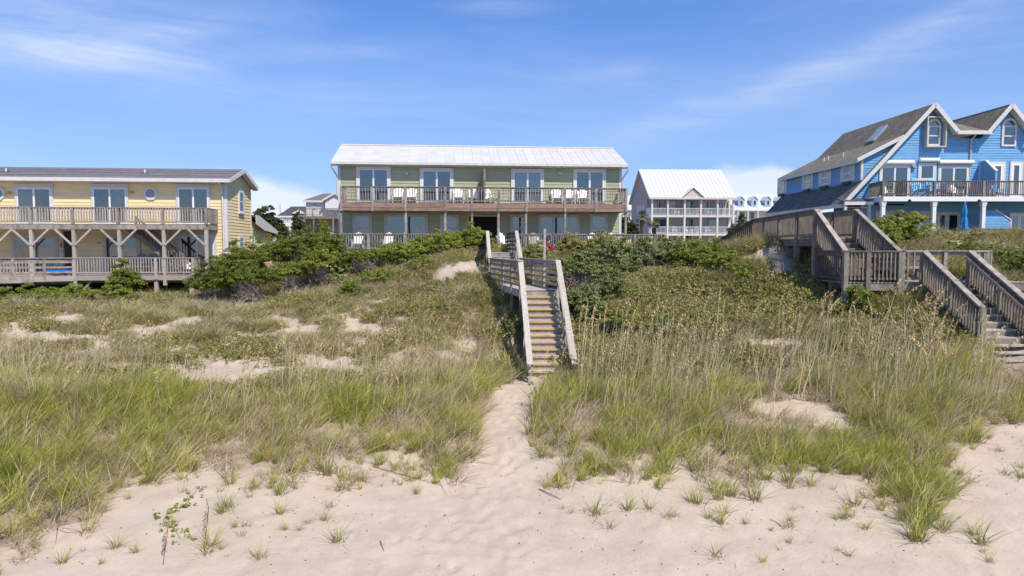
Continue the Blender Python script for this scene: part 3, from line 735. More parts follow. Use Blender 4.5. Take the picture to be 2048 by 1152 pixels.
# ------------------------------------------------------------------ the green house (centre)
def green_house():
    th = math.atan2(1.7, 18.15)
    T = Thing('green_house', 'two storey pale green beach house with white metal roof behind the central stairs', 'house', -10.96, 43.5, 4.3, th)
    L = 18.2; zf = T.Z(404, T.X(713, 0), 0); zlow = 4.85; ztop = T.Z(329, 9, 0) + 0.12
    wall = T.part('wall', MB().box(0, L, 0, 7.6, 4.3, ztop), GREEN_S)
    xo0, xo1 = T.X(938, 0), T.X(994, 0)
    # siding: full width above the deck line, in pieces around the breezeway below
    siding(T, wall, 0.12, -0.002, zf - 0.02, L - 0.24, int((ztop - zf) / 0.205) + 1, 0.205, GREEN_S)
    nl = int((zf - 0.2 - 4.5) / 0.205)
    siding(T, wall, 0.12, -0.002, 4.5, xo0 - 0.12 - 0.1, nl, 0.205, GREEN_S); siding(T, wall, xo1 + 0.1, -0.002, 4.5, L - 0.12 - xo1 - 0.1, nl, 0.205, GREEN_S)
    T.part('corner_board', MB().box(-0.045, 0.12, -0.04, 0.12, 4.4, ztop - .02), WHITE); T.part('corner_board', MB().box(L - 0.12, L + 0.045, -0.04, 0.12, 4.4, ztop - .02), WHITE)
    # breezeway opening: flat panel coloured dark for the shade inside, with a frame
    ztopo = T.Z(433, T.X(965, 0), 0)
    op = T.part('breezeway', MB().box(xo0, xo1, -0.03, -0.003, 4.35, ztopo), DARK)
    T.part('trim', MB().box(xo0 - 0.1, xo0, -0.06, -0.002, 4.35, ztopo + .1).box(xo1, xo1 + 0.1, -0.06, -0.002, 4.35, ztopo + .1).box(xo0, xo1, -0.058, -0.002, ztopo, ztopo + 0.1), TRIM_T, op)
    def op_win(a, b, pt, pb, **k):
        x0, x1 = T.X(a, 0, 8), T.X(b, 0, 8)
        z1 = T.Z(pt, (x0 + x1) / 2, 0); z0 = pb if pb < 20 else T.Z(pb, (x0 + x1) / 2, 0)
        return glazing(T, wall, (x0 + x1) / 2, -0.002, z0, z1, x1 - x0, **k)
    fr_ = op_win(713, 782, 333, zf + .01, name='sliding_door', trim=.17, curtain=CUR_GREY, cur2=CUR_BLUE, label='sliding door with a blue and pink towel curtain behind its right pane', proud=.05)
    ww = T.X(782, 0, 8) - T.X(713, 0, 8); hh = T.Z(333, 2, 0) - zf; link('curtain', MB().box(.05, ww / 2 - .2, -.068, -.066, hh - .52, hh - .2).mesh('curtain', mat('pink_towel_cloth', (.55, .20, .32), .9)), fr_)
    op_win(840, 907.5, 336, zf + .01, name='sliding_door', trim=.17, curtain=CUR_GREY, cur_cover=.55, proud=.05)
    op_win(1022, 1087.5, 338, zf + .01, name='sliding_door', trim=.17, curtain=CUR_PALE, proud=.05, label='sliding door with pale blue drapes')
    op_win(1146, 1211, 338, zf + .01, name='sliding_door', trim=.17, curtain=CUR_PINK, proud=.05, label='sliding door with mauve drapes')
    op_win(704.5, 744, 426, 5.2, m_trim=TRIM_T, trim=.15, leaves=1, hung=True, curtain=CUR_WHITE, name='window')
    op_win(767.5, 856, 427, zlow, m_trim=TRIM_T, trim=.15, leaves=2, curtain=CUR_PALE, name='sliding_door')
    op_win(879, 918, 429, 5.3, m_trim=TRIM_T, trim=.13, leaves=1, hung=True, grid=(1, 1), curtain=CUR_WHITE, name='window')
    op_win(1020, 1052, 429, 5.3, m_trim=TRIM_T, trim=.13, leaves=1, hung=True, grid=(1, 1), curtain=CUR_WHITE, name='window')
    op_win(1076.5, 1160, 429, zlow, m_trim=TRIM_T, trim=.14, leaves=3, curtain=CUR_PALE, name='sliding_door')
    op_win(1179, 1215, 428, 5.3, m_trim=TRIM_T, trim=.13, leaves=1, hung=True, grid=(2, 1), curtain=CUR_WHITE, name='window')
    # roof
    ez, rz_ = T.Z(322, T.X(668, -.45, 10), -.45), T.Z(288.5, T.X(687, 3.8, 11), 3.8)
    x0, x1 = -0.38, L + 0.36
    roof = T.part('roof', MB().extrude([(x0, -.45, ez - .05), (x0, 3.8, rz_ - .05), (x0, 8.05, ez - .05), (x0, 8.05, ez - .16), (x0, 3.8, rz_ - .16), (x0, -.45, ez - .16)], (x1 - x0, 0, 0)), ROOF_W, fix=True)
    roof_panels(T, roof, x0, x1, -.47, ez - .045, 3.8, rz_ - .045, 0.60, ROOF_W, rib=.014)
    T.part('ridge_cap', MB().extrude([(x0 - .01, 3.62, rz_ - .07), (x0 - .01, 3.8, rz_ + .02), (x0 - .01, 3.98, rz_ - .07)], (x1 - x0 + .02, 0, 0)), TRIM_T, roof, fix=True)
    T.part('gutter', MB().box(x0, x1, -.60, -.475, ez - .19, ez - .055), WHITE, roof)
    T.part('soffit', MB().box(x0 + .02, x1 - .02, -.44, -.003, ez - .24, ez - .20), WHITE, roof)
    T.part('gable_wall', MB().extrude([(0.0, 0, ztop + .001), (0.0, 7.6, ztop + .001), (0.0, 3.8, rz_ - .25)], (L, 0, 0)), GREEN_S, wall, fix=True)
    for xx, sg in ((0, -1), (L, 1)):
        T.part('downspout', MB().tube([(xx + sg * .35, -.5, ez - .19), (xx + sg * .35, -.45, ez - .4), (xx + sg * .1, -.1, ez - .85), (xx + sg * .09, -.06, 8.2)], .045, 6), WHITE)
    # wall lights: box fixtures on the upper wall
    for px in (814, 1120):
        xx = T.X(px, 0, 9.5); zz = T.Z(346, xx, 0); T.part('wall_light', MB().box(xx - .14, xx + .14, -.12, -.03, zz - .09, zz + .05).box(xx - .08, xx + .08, -.2, -.12, zz - .13, zz - .03), TRIM_T)
    # upper deck
    yd = -1.95
    xa, xb = T.X(678, yd, 7.7), T.X(1255, yd, 7.7)
    zd = T.Z(404.5, T.X(700, yd), yd); zd2 = zd
    dk = T.part('upper_deck', MB().box(xa + .1, xb - .1, yd + .06, -.1, zd - .28, zd - .05), W_BROWN)
    n = 13; w = (-.04 - (yd + .0)) / n
    meb = T.boxm('deck_board', xb - xa - .04, w - .008, .035, W_GREY)
    for i in range(n): T.inst('deck_board', meb, (xa + xb) / 2, yd + .01 + (i + .5) * w, zd - .04, 0, dk)
    posts_px = [683, 745, 811, 891, 944, 998, 1053, 1130, 1192, 1252]
    xs = [T.X(p, yd, 7.7) for p in posts_px]
    # fascia boards in two courses, butted at the posts
    for i in range(len(xs) - 1):
        for (a, b, o) in ((zd - .04 - .27, zd - .045, .0), (zd - .50, zd - .04 - .275, .012)):
            T.part('fascia_board', MB().box(xs[i] + .075, xs[i + 1] - .075, yd - .05 + o, yd - .005 + o, a, b), W_RED, dk)
    h = .98
    for i in range(len(xs) - 1):
        railing(T, dk, (xs[i], yd - .02, zd), (xs[i + 1], yd - .02, zd), h, [0] if i < len(xs) - 2 else [0, 1], W_GREY, m_cap=W_BROWN, post_w=.14, post_dn=.52, sp=.165, bw=.042, cap=(.15, .045), sub=.06, m_post=W_GREY, m_bal=W_GREY)
    for xx in (xs[0], xs[-1]):
        railing(T, dk, (xx, yd + .1, zd), (xx, -.15, zd), h, [], W_GREY, m_cap=W_BROWN, sp=.15, bw=.042, cap=(.14, .045), sub=.06)
        T.part('fascia_board', MB().box(xx - .03, xx + .03, yd + .05, -.05, zd - .5, zd - .045), W_RED, dk)
    for p in (683, 812, 891, 944, 997, 1052, 1130, 1251):
        xx = T.X(p, yd + .05, 5.5); T.inst('support_post', T.boxm('support_post', .13, .13, zd - .50 - 4.0, W_GREY), xx, yd + .06, 4.0, 0, dk)
    # privacy screen between the two halves of the deck
    xs_ = T.X(969, yd + .3, 8.5); T.part('privacy_screen', MB().box(xs_ - .04, xs_ + .04, yd + .35, -.05, zd + .001, T.Z(339, xs_, -.9)), W_BROWN, dk)
    T.part('post', MB().box(xs_ - .07, xs_ + .07, yd + .2, yd + .34, zd, T.Z(338, xs_, yd + .3)), W_BROWN, dk)
    # lower deck
    yl = -3.0
    zl = T.Z(467, T.X(700, yl), yl) - .98; xl0, xl1 = T.X(663, yl, 5.7), T.X(1330, yl, 5.7)
    T.zl = zl
    ld = T.part('lower_deck', MB().box(xl0, xl1, yl, -.06, zl - .25, zl - .04), W_BROWN)
    meb = T.boxm('deck_board', xl1 - xl0 + .02, .205, .035, W_GREY)
    for i in range(14): T.inst('deck_board', meb, (xl0 + xl1) / 2, yl + .11 + i * .211, zl - .036, 0, ld)
    lp = [663, 737, 810, 880, 955]
    for a, b in list(zip(lp[:-1], lp[1:])) + [(1035, 1095), (1095, 1152), (1152, 1210), (1210, 1270), (1270, 1330)]:
        railing(T, ld, (T.X(a, yl, 5.6), yl, zl), (T.X(b, yl, 5.6), yl, zl), .98, [0, 1] if b in (955, 1330) else [0], W_GREY, post_w=.14, post_up=.12 if a in (663, 810, 1152) else 0, post_dn=.5, sp=.15, bw=.045, cap=(.15, .045), sub=.1)
    T.zd = zd
    # chairs
    for px, yy, rot, lb in ((796, -.75, 0, 'white adirondack chair right of the leftmost door on the green upper deck'), (823, -.75, 0, 'white adirondack chair just left of the second door on the green upper deck'),
                            (917, -.75, .05, 'white adirondack chair just right of the second door on the green upper deck'), (946, -.75, -.1, 'white adirondack chair just left of the privacy screen'),
                            (983, -.75, .6, 'white adirondack chair turned sideways right of the privacy screen'), (1114, -.75, 0, 'leftmost of three white adirondack chairs by the mauve curtained door'),
                            (1139, -.75, 0, 'middle of three white adirondack chairs by the mauve curtained door'), (1167, -.75, 0, 'white adirondack chair in front of the mauve curtained door')):
        xx = T.X(px, yy, 8.5); wx, wy = T.ox + xx * T.c - yy * T.s, T.oy + xx * T.s + yy * T.c
        adirondack(wx, wy, zd, th + math.pi + rot - math.pi, PLASTIC, lb, 'white chairs on the green house decks', 1.12)
    for px, yy, rot, m, lb in ((715, -2.1, 0, PLASTIC, 'white adirondack chair on the lower deck below the leftmost door'), (777, -2.1, 0, PLASTIC, 'white adirondack chair behind the shrubs at the left of the green lower deck'),
                            (1006, -2.0, .3, PLASTIC, 'white chair in front of the dark breezeway beside the stair rail'), (1068, -1.9, 0, W_PALE, 'weathered grey adirondack chair behind the lower deck railing'),
                            (1086, -1.4, 1.0, PLASTIC, 'white chair turned sideways behind the flag post'), (1188, -2.0, 0, PLASTIC, 'white adirondack chair below the grid window on the right of the green house'),
                            (1226, -2.0, 0, PLASTIC, 'white adirondack chair at the right end of the green lower deck')):
        xx = T.X(px, yy, 5.2); wx, wy = T.ox + xx * T.c - yy * T.s, T.oy + xx * T.s + yy * T.c
        adirondack(wx, wy, zl, th + rot, m, lb, 'white chairs on the green house decks' if m is PLASTIC else None, 1.06)
    return T
GH = green_house()

# ------------------------------------------------------------------ the yellow house (left)
def yellow_house():
    th = R(5.5); DD = 4.9; HD = DD / 2
    px0 = 457
    T = Thing('yellow_house', 'two storey yellow beach house with grey roof and weathered decks at left', 'house', (px0 - 1024) / F * 40.05, 40.0, 2.9, th)
    L = -17.5
    zt = T.Z(364, -2, 0) + .15; zf = T.Z(447.5, T.X(240, -1.95, 6.3), -1.95); zl = T.Z(549.5, T.X(240, -1.95), -1.95)
    wall = T.part('wall', MB().box(L, 0, 0, DD, 2.9, zt), YEL_S)
    n1 = int((zt - zf) / .19) + 1
    siding(T, wall, L, -.002, zf - .05, -L - .1, n1, .19, YEL_S); siding(T, wall, L, -.002, zf - .05 - 14 * .19, -L - .1, 14, .19, YEL_S)
    n2 = int((zt - 3.2) / .19)
    siding(T, wall, .002, .1, 3.2, DD - .1, n2, .19, YEL_S, rot=R(90))
    zr = T.Z(338.5, T.X(490, HD, 10), HD); ze = T.Z(357.5, T.X(463, -.45, 9), -.45)
    # gable siding
    g = T.part('gable_wall', MB().extrude([(0, 0, zt + .001), (0, DD, zt + .001), (0, HD, zr - .25)], (L, 0, 0)), YEL_S, wall, fix=True)
    sl = (zr - ze) / 3.5
    siding(T, wall, .002, .0, 3.2 + n2 * .19, 0, int((zr - .3 - 3.2 - n2 * .19) / .19), .19, YEL_S, rot=R(90), inset=lambda z: (max(.1, (z - zt) / (zr - .25 - zt) * HD), DD - max(.1, (z - zt) / (zr - .25 - zt) * HD)))
    T.part('corner_board', MB().box(-.14, .05, -.05, -.001, 3.0, zt - .03).box(.001, .05, -.001, .14, 3.0, zt - .03), WHITE)
    T.part('corner_board', MB().box(.001, .05, DD - .12, DD + .02, 3.0, zt - .03), WHITE)
    T.part('downspout', MB().tube([(-.22, -.5, ze - .14), (-.22, -.48, ze - .3), (-.19, -.1, ze - .6), (-.19, -.1, 3.2)], .05, 6), WHITE)
    # roof
    x1 = .38
    roof = T.part('roof', MB().extrude([(L, -.45, ze - .02), (L, HD, zr - .02), (L, DD + .45, ze - .02), (L, DD + .45, ze - .14), (L, HD, zr - .14), (L, -.45, ze - .14)], (x1 - L, 0, 0)), ROOF_K, fix=True)
    rows = 4; edges = [L, -11.6, -9.0, -4.5, x1 + .01]
    nn = Vector((0, -(zr - ze), HD + .45)).normalized()
    for r_ in range(rows):
        a, b = r_ / rows, (r_ + 1) / rows
        for i in range(len(edges) - 1):
            e0, e1 = edges[i] + .012, edges[i + 1] - .012
            def pt(x, t): return Vector((x + (0.9 * (t - .5) if (0 < i or x != edges[0]) and x < x1 - .5 else 0), -.46 + (HD + .46) * t, ze - .02 + (zr - ze) * t))
            mb = MB().extrude([pt(e0, a) + nn * .005, pt(e1, a) + nn * .005, pt(e1, b - .035) + nn * .005, pt(e0, b - .035) + nn * .005], nn * (.03))
            T.part('roof_panel', mb, ROOF_Y, roof, fix=True)
    T.part('gutter', MB().box(L, x1 + .005, -.60, -.455, ze - .22, ze - .01), WHITE, roof)
    for (a, b) in (((x1 + .01, -.47, ze - .1), (x1 + .01, HD, zr - .1)), ((x1 + .01, DD + .47, ze - .1), (x1 + .01, HD, zr - .1))):
        T.part('rake_board', MB().beam(a, b, .03, .24), WHITE, roof)
    T.part('soffit', MB().extrude([(.06, -.44, ze - .2), (.06, HD, zr - .2), (.06, DD + .44, ze - .2), (.06, DD + .44, ze - .23), (.06, HD, zr - .23), (.06, -.44, ze - .23)], (.31, 0, 0)), WHITE, roof, fix=True)
    T.part('soffit', MB().box(L, -.16, -.44, -.05, ze - .26, ze - .225), WHITE, roof)
    for px in (14, 291):
        xx = T.X(px, 1.0, 9.5); t = .38; zz = ze + (zr - ze) * t
        T.part('roof_vent', MB().tube([(xx, .9, zz - .1), (xx, .9, zz + .28)], .055, 8), WHITE, roof)
        T.part('vent_flashing', MB().extrude([(xx - .3, .7, zz - .02), (xx + .3, .7, zz - .02), (xx + .12, 1.1, zz + .13), (xx - .12, 1.1, zz + .13)], (0, -.01, .05)), ROOF_K, roof, fix=True)
    def gl(a, b, pt, z0, yy=-.002, **k):
        x0, x1_ = T.X(a, 0, 8), T.X(b, 0, 8); return glazing(T, wall, (x0 + x1_) / 2, yy, z0, T.Z(pt, (x0 + x1_) / 2, 0), x1_ - x0, **k)
    zf2 = zf + .01
    for a, b, c1, c2_ in ((31, 107, CUR_PALE, CUR_GREY), (183, 257.5, CUR_GREY, CUR_PALE), (353, 421, CUR_GREY, CUR_GREY)):
        gl(a, b, 372.5, zf2, name='sliding_door', trim=.12, curtain=c1, cur2=c2_, proud=.05)
        x0, x1_ = T.X(a - 2, 0, 8), T.X(b + 2, 0, 8); zz = T.Z(372, (x0 + x1_) / 2, 0); T.part('door_head', MB().box(x0, x1_, -.13, -.002, zz + .002, zz + .09), WHITE)
    gl(20, 113, 470, zl + .02, name='sliding_door', trim=.14, m_trim=TRIM_T, curtain=CUR_GREY, cur2=CUR_PALE)
    gl(203, 278, 470, zl + .02, name='sliding_door', trim=.14, m_trim=TRIM_T, curtain=CUR_GREY, cur2=CUR_PALE)
    gl(353, 431, 466, zl + .02, name='sliding_door', trim=.16, curtain=CUR_GREY)
    xa, xb = T.X(130, 0, 4.5), T.X(146, 0, 4.5); T.part('breezeway', MB().box(xa, xb, -.035, -.003, zl - .2, T.Z(462, xa, 0)), mat('breezeway_painted_shade', (.09, .07, .055), .9))  # flat panel, the shade of the passage put into its colour
    T.part('downspout', MB().tube([(xa - .06, -.07, zl), (xa - .06, -.07, zf - .2)], .045, 6), TRIM_T)
    # octagonal window
    for px in (302, -3):
        xx = T.X(px, 0, 8.2); zz = T.Z(387, xx, 0)
        def octo(r, y): return [(xx + r * math.cos(R(22.5 + 45 * i)), y, zz + r * math.sin(R(22.5 + 45 * i))) for i in range(8)]
        mb = MB(); o, i_ = octo(.40, -.09), octo(.26, -.09); o2, i2 = octo(.40, -.002), octo(.26, -.002)
        b0 = len(mb.v); mb.v += o + i_ + o2 + i2
        for k in range(8):
            k2 = (k + 1) % 8; mb.f += [(k, k2, 8 + k2, 8 + k), (k, 16 + k, 16 + k2, k2), (8 + k, 8 + k2, 24 + k2, 24 + k)]
        w_ = T.part('octagonal_window', mb, WHITE, wall, fix=True)
        T.part('pane', MB().extrude([(p[0], -.05, p[2]) for p in octo(.262, 0)], (0, .008, 0)), GLASS, w_); T.part('backing_panel', MB().extrude([(p[0], -.038, p[2]) for p in octo(.262, 0)], (0, .008, 0)), CUR_GREY, w_)
    for px, py, zz in ((23, 385, 1), (267, 384, 1), (120, 486, 0), (197, 486, 0)):
        xx = T.X(px, 0, 6); z_ = T.Z(py, xx, 0)
        T.part('wall_light', MB().box(xx - .1, xx + .1, -.14, -.03, z_ - .05, z_ + .05).box(xx - .05, xx + .05, -.18, -.14, z_ - .07, z_ + .02), AMBER if zz else mat('pale_lamp_glass', (.75, .6, .3), .4))
    # small blue round plaque with white wave on the lower wall
    xx = T.X(127, 0, 4.8); zz = T.Z(491, xx, 0)
    pl = T.part('round_plaque', MB().tube([(xx, -.09, zz), (xx, -.05, zz)], .14, 16), mat('blue_enamel', (.03, .09, .35), .4))
    T.part('painted_wave', MB().tube([(xx - .09, -.094, zz - .02), (xx - .03, -.094, zz + .05), (xx + .02, -.094, zz), (xx + .09, -.094, zz + .03)], .014, 4), WHITE, pl)
    # side wall windows
    zs = lambda py, y: T.Z(py, 0, y)
    def ys(px, z):     # depth along the side wall of a photo x
        lo, hi = 0.0, 12.0
        for _ in range(40):
            m_ = (lo + hi) / 2; X = T.ox - m_ * T.s; Y = T.oy + m_ * T.c; q, _y = project(X, Y, z)
            if q < px: lo = m_
            else: hi = m_
        return (lo + hi) / 2
    for (a, b, t, bt) in ((476.5, 486, 381, 426), (475, 484, 472, 495), (500.5, 506.5, 472, 486)):
        ya, yb = ys(a, 7), ys(b, 7); ym = (ya + yb) / 2; z1, z0 = zs(t, ym), zs(bt, ym)
        glazing(T, wall, .002, ym, z0, z1, max(.45, yb - ya), rot=R(90), leaves=1, hung=True, trim=.09, sash=.04, curtain=None, sill=True)
    # rear one storey wing, stepping out behind the right wall
    ya, yb = DD + .05, 10.6; zpk = T.Z(430, 0.1, DD); zev = T.Z(465, 0, 10.5) + .1
    wg = T.part('rear_wing', MB().extrude([(-.0, ya, 3.0), (-.0, yb - .6, 3.0), (-.0, yb - .6, zev - .1), (-.0, ya, zpk - .35)], (-8, 0, 0)), YEL_S, fix=True)
    siding(T, wg, .002, ya, 3.2, 0, 16, .19, YEL_S, rot=R(90), inset=lambda z: (0, max(0, min(yb - .6 - ya, (zpk - .38 - z) / ((zpk - .35 - zev + .1) / (yb - .6 - ya))))))
    wr = T.part('roof', MB().extrude([(.32, ya - .1, zpk), (.32, ya + .7, zpk - .02), (.32, yb, zev), (.32, yb, zev - .1), (.32, ya - .1, zpk - .12)], (-8, 0, 0)), ROOF_K, wg, fix=True)
    T.part('rake_board', MB().extrude([(.33, ya - .1, zpk + .01), (.33, ya + .7, zpk - .01), (.33, yb + .02, zev + .01), (.33, yb + .02, zev - .22), (.33, ya + 1.9, zpk - .95), (.33, ya - .1, zpk - .58)], (.03, 0, 0)), WHITE, wg, fix=True)
    ym = ys(527, 4.5) ; glazing(T, wg, .002, 7.8, zs(489, 8), zs(474, 8), .55, rot=R(90), leaves=1, trim=.08, sash=.03, name='window')
    # decks
    yd = -1.95
    xr = T.X(412, yd, 6.3)
    dk = T.part('upper_deck', MB().box(L, xr, yd + .05, -.06, zf - .2, zf - .045), W_GREY)
    meb = T.boxm('deck_board', xr - L, .142, .035, W_PALE)
    for i in range(13): T.inst('deck_board', meb, (L + xr) / 2, yd + .08 + i * .148, zf - .04, 0, dk)
    pp = [-92, -10, 61, 145, 236, 325.6, 412]
    xs = [max(L + .1, T.X(p, yd, 6.5)) for p in pp]
    hb = T.Z(458.5, xs[3], yd)
    for i in range(len(xs) - 1):
        T.part('beam', MB().box(xs[i] + (.001 if i else 0), xs[i + 1] - .001, yd - .06, yd + .02, hb, zf - .05), W_GREY, dk)
        railing(T, dk, (xs[i], yd, zf), (xs[i + 1], yd, zf), .90, [0, 1] if i == len(xs) - 2 else [0], W_GREY, post_w=.14, post_dn=.02, sp=.14, bw=.06, cap=(.16, .04), sub=.07, m_bal=W_PALE)
    railing(T, dk, (xr, yd + .08, zf), (xr, -.1, zf), .90, [], W_GREY, sp=.14, bw=.06, cap=(.16, .04), sub=.07)
    T.part('beam', MB().box(xr - .05, xr + .03, yd + .025, -.06, hb, zf - .05), W_GREY, dk)
    # support posts with y braces
    for p in (-92, -10, 63, 148, 239, 328, 413):
        xx = max(L + .1, T.X(p, yd, 5)); T.inst('support_post', T.boxm('support_post', .17, .17, hb - zl - .02 + .6, W_PALE), xx, yd + .04, zl - .6, 0, dk)
        for sg in (-1, 1):
            if p == 413 and sg > 0: continue
            T.part('brace', MB().beam((xx + sg * .06, yd - .06, hb - .86), (xx + sg * .93, yd - .06, hb - .0), .045, .10), W_PALE, dk)
    # lower deck
    xl0, xl1 = T.X(148, yd, 4), T.X(386, yd, 4)
    ld = T.part('lower_deck', MB().box(L, xl1, yd + .05, -.06, zl - .26, zl - .045), W_GREY)
    T.part('deck_return', MB().box(xl1 + .01, xl1 + 1.0, yd + 1.2, -.06, zl - .2, zl - .01), W_GREY, ld)
    meb = T.boxm('deck_board', xl1 - L, .142, .035, W_PALE)
    for i in range(13): T.inst('deck_board', meb, (L + xl1) / 2, yd + .08 + i * .148, zl - .04, 0, ld)
    T.part('fascia_board', MB().box(xl0, xl1 + .02, yd - .03, yd + .04, T.Z(561, xl0, yd), zl - .05), W_PALE, ld)
    q = [148, 236, 312, 386]
    for i in range(3):
        railing(T, ld, (T.X(q[i], yd, 4), yd, zl), (T.X(q[i + 1], yd, 4), yd, zl), .95, [0, 1] if i == 2 else [0], W_PALE, post_w=.14, post_dn=.25, sp=.145, bw=.045, cap=(.15, .045), sub=.06)
    railing(T, ld, (xl1, yd + .1, zl), (xl1, -.7, zl), .95, [1], W_GREY, post_w=.14, sp=.145, bw=.045, sub=.06)
    for p in (151, 313, 383): T.inst('support_post', T.boxm('support_post2', .19, .19, 1.6, W_PALE), T.X(p, yd + .1, 3), yd + .12, zl - 1.86, 0, ld)
    xx = T.X(155, yd + .1, 3); T.part('brace', MB().beam((xx + .1, yd + .12, zl - 1.05), (xx + .75, yd + .12, zl - .30), .05, .11), W_GREY, ld)
    # rail across behind the walkway (horizontal boards) and the walkway that leaves to the left front
    A = Vector((xl0, yd - .02, zl)); B = Vector((T.X(-40, yd - 2.6, 3.4), yd - 2.6, zl + .04))
    Wk = T.part('side_walkway', MB().extrude([tuple(A + Vector((0, .02, -.05))), tuple(B + Vector((0, 0, -.05))), tuple(B + Vector((-.4, 1.9, -.05))), (L + .3, yd + .02, zl - .05)], (0, 0, -.04)), W_PALE, ld, fix=True)
    d = (B - A).normalized()
    T.part('beam', MB().beam(A + Vector((-.02, -.03, -.2)), A + (B - A) * .45 + Vector((0, -.03, -.2)), .05, .26), W_PALE, ld)
    T.part('beam', MB().beam(A + (B - A) * .452 + Vector((0, -.03, -.22)), B + Vector((0, -.03, -.22)), .05, .30), W_GREY, ld)
    for k in range(3):
        a = A + (B - A) * (k / 3); b = A + (B - A) * ((k + 1) / 3)
        railing(T, ld, a, b, .95, [1], W_GREY, post_w=.12, post_dn=.2, bal=False, boards=3, board_h=.10, cap=(.16, .045), sub=.11, bot=.1)
    railing(T, ld, (xl0, yd + .05, zl), (T.X(60, yd + .05, 4), yd + .05, zl), .95, [], W_GREY, bal=False, boards=2, board_h=.10)
    railing(T, ld, (T.X(60, yd + .1, 4), yd + .1, zl), (L + 2, yd + .1, zl), .9, [0], W_PALE, sp=.16, bw=.05)
    # outside stair from the upper deck down to the right
    zq = zl; sx0, sx1 = T.X(258, -.75, 6), T.X(376, -.75, 4); st = T.part('deck_stair', MB().beam((sx0, -.35, zf - .12), (sx1, -.35, zq + .1), .05, .26), W_BROWN)
    T.part('stringer', MB().beam((sx0, -1.25, zf - .12), (sx1, -1.25, zq + .1), .05, .26), W_BROWN, st)
    ns = 13
    for i in range(ns):
        t = (i + .5) / ns; xx = sx0 + (sx1 - sx0) * t; zz = zf + (zq - zf) * t
        T.inst('tread', T.boxm('tread', .27, .85, .04, W_BROWN), xx, -.8, zz, 0, st)
    railing(T, st, (sx0 + .6, -1.28, zf - .5), (sx1, -1.28, zq + .12), .95, [0, 1], W_BROWN, post_w=.09, sp=.15, bw=.045, cap=(.1, .04), sub=.06, bot=.05)
    # chairs
    for px, yy, m, lb in ((275, -1.0, W_GREY, 'weathered wooden adirondack chair left of the pair under the yellow upper deck'), (298, -1.0, W_GREY, 'weathered wooden adirondack chair right of the pair beside the outside stair'), ):
        xx = T.X(px, yy, 4); adirondack(T.ox + xx * T.c - yy * T.s, T.oy + xx * T.s + yy * T.c, zl, th, m, lb, None, 1.15)
    xx = T.X(372, -1.5, 4); yy = -1.3
    adirondack(T.ox + xx * T.c - yy * T.s, T.oy + xx * T.s + yy * T.c, zl, th + .5, PLASTIC, 'small white chair behind the right end of the yellow lower deck railing', None, .8, name='patio_chair')
    xx = T.X(116, -1.2, 3.6); yy = -1.2; wx, wy = T.ox + xx * T.c - yy * T.s, T.oy + xx * T.s + yy * T.c
    kb = MB(); ring = []
    for i in range(9):
        t = i / 8; ring.append((-.85 + 1.7 * t, 0, .12 + .14 * (2 * t - 1) ** 4))
    kb.tube(ring, [.03, .10, .15, .17, .17, .17, .15, .10, .03], 8)
    k_ = link('kayak', None, None, (wx, wy, zl), th, label='small bright blue boat lying on the walkway of the yellow house', category='kayak')
    link('hull', kb.mesh('hull', mat('bright_blue_plastic', (.015, .12, .55), .4), smooth=True), k_); link('cockpit_rim', MB().tube([(-.25, -.05, .29), (0, -.1, .3), (.25, -.05, .29), (.25, .05, .29), (0, .1, .3), (-.25, .05, .29), (-.25, -.05, .29)], .015, 5).mesh('rim', METAL_D), k_)
    return T
YH = yellow_house()
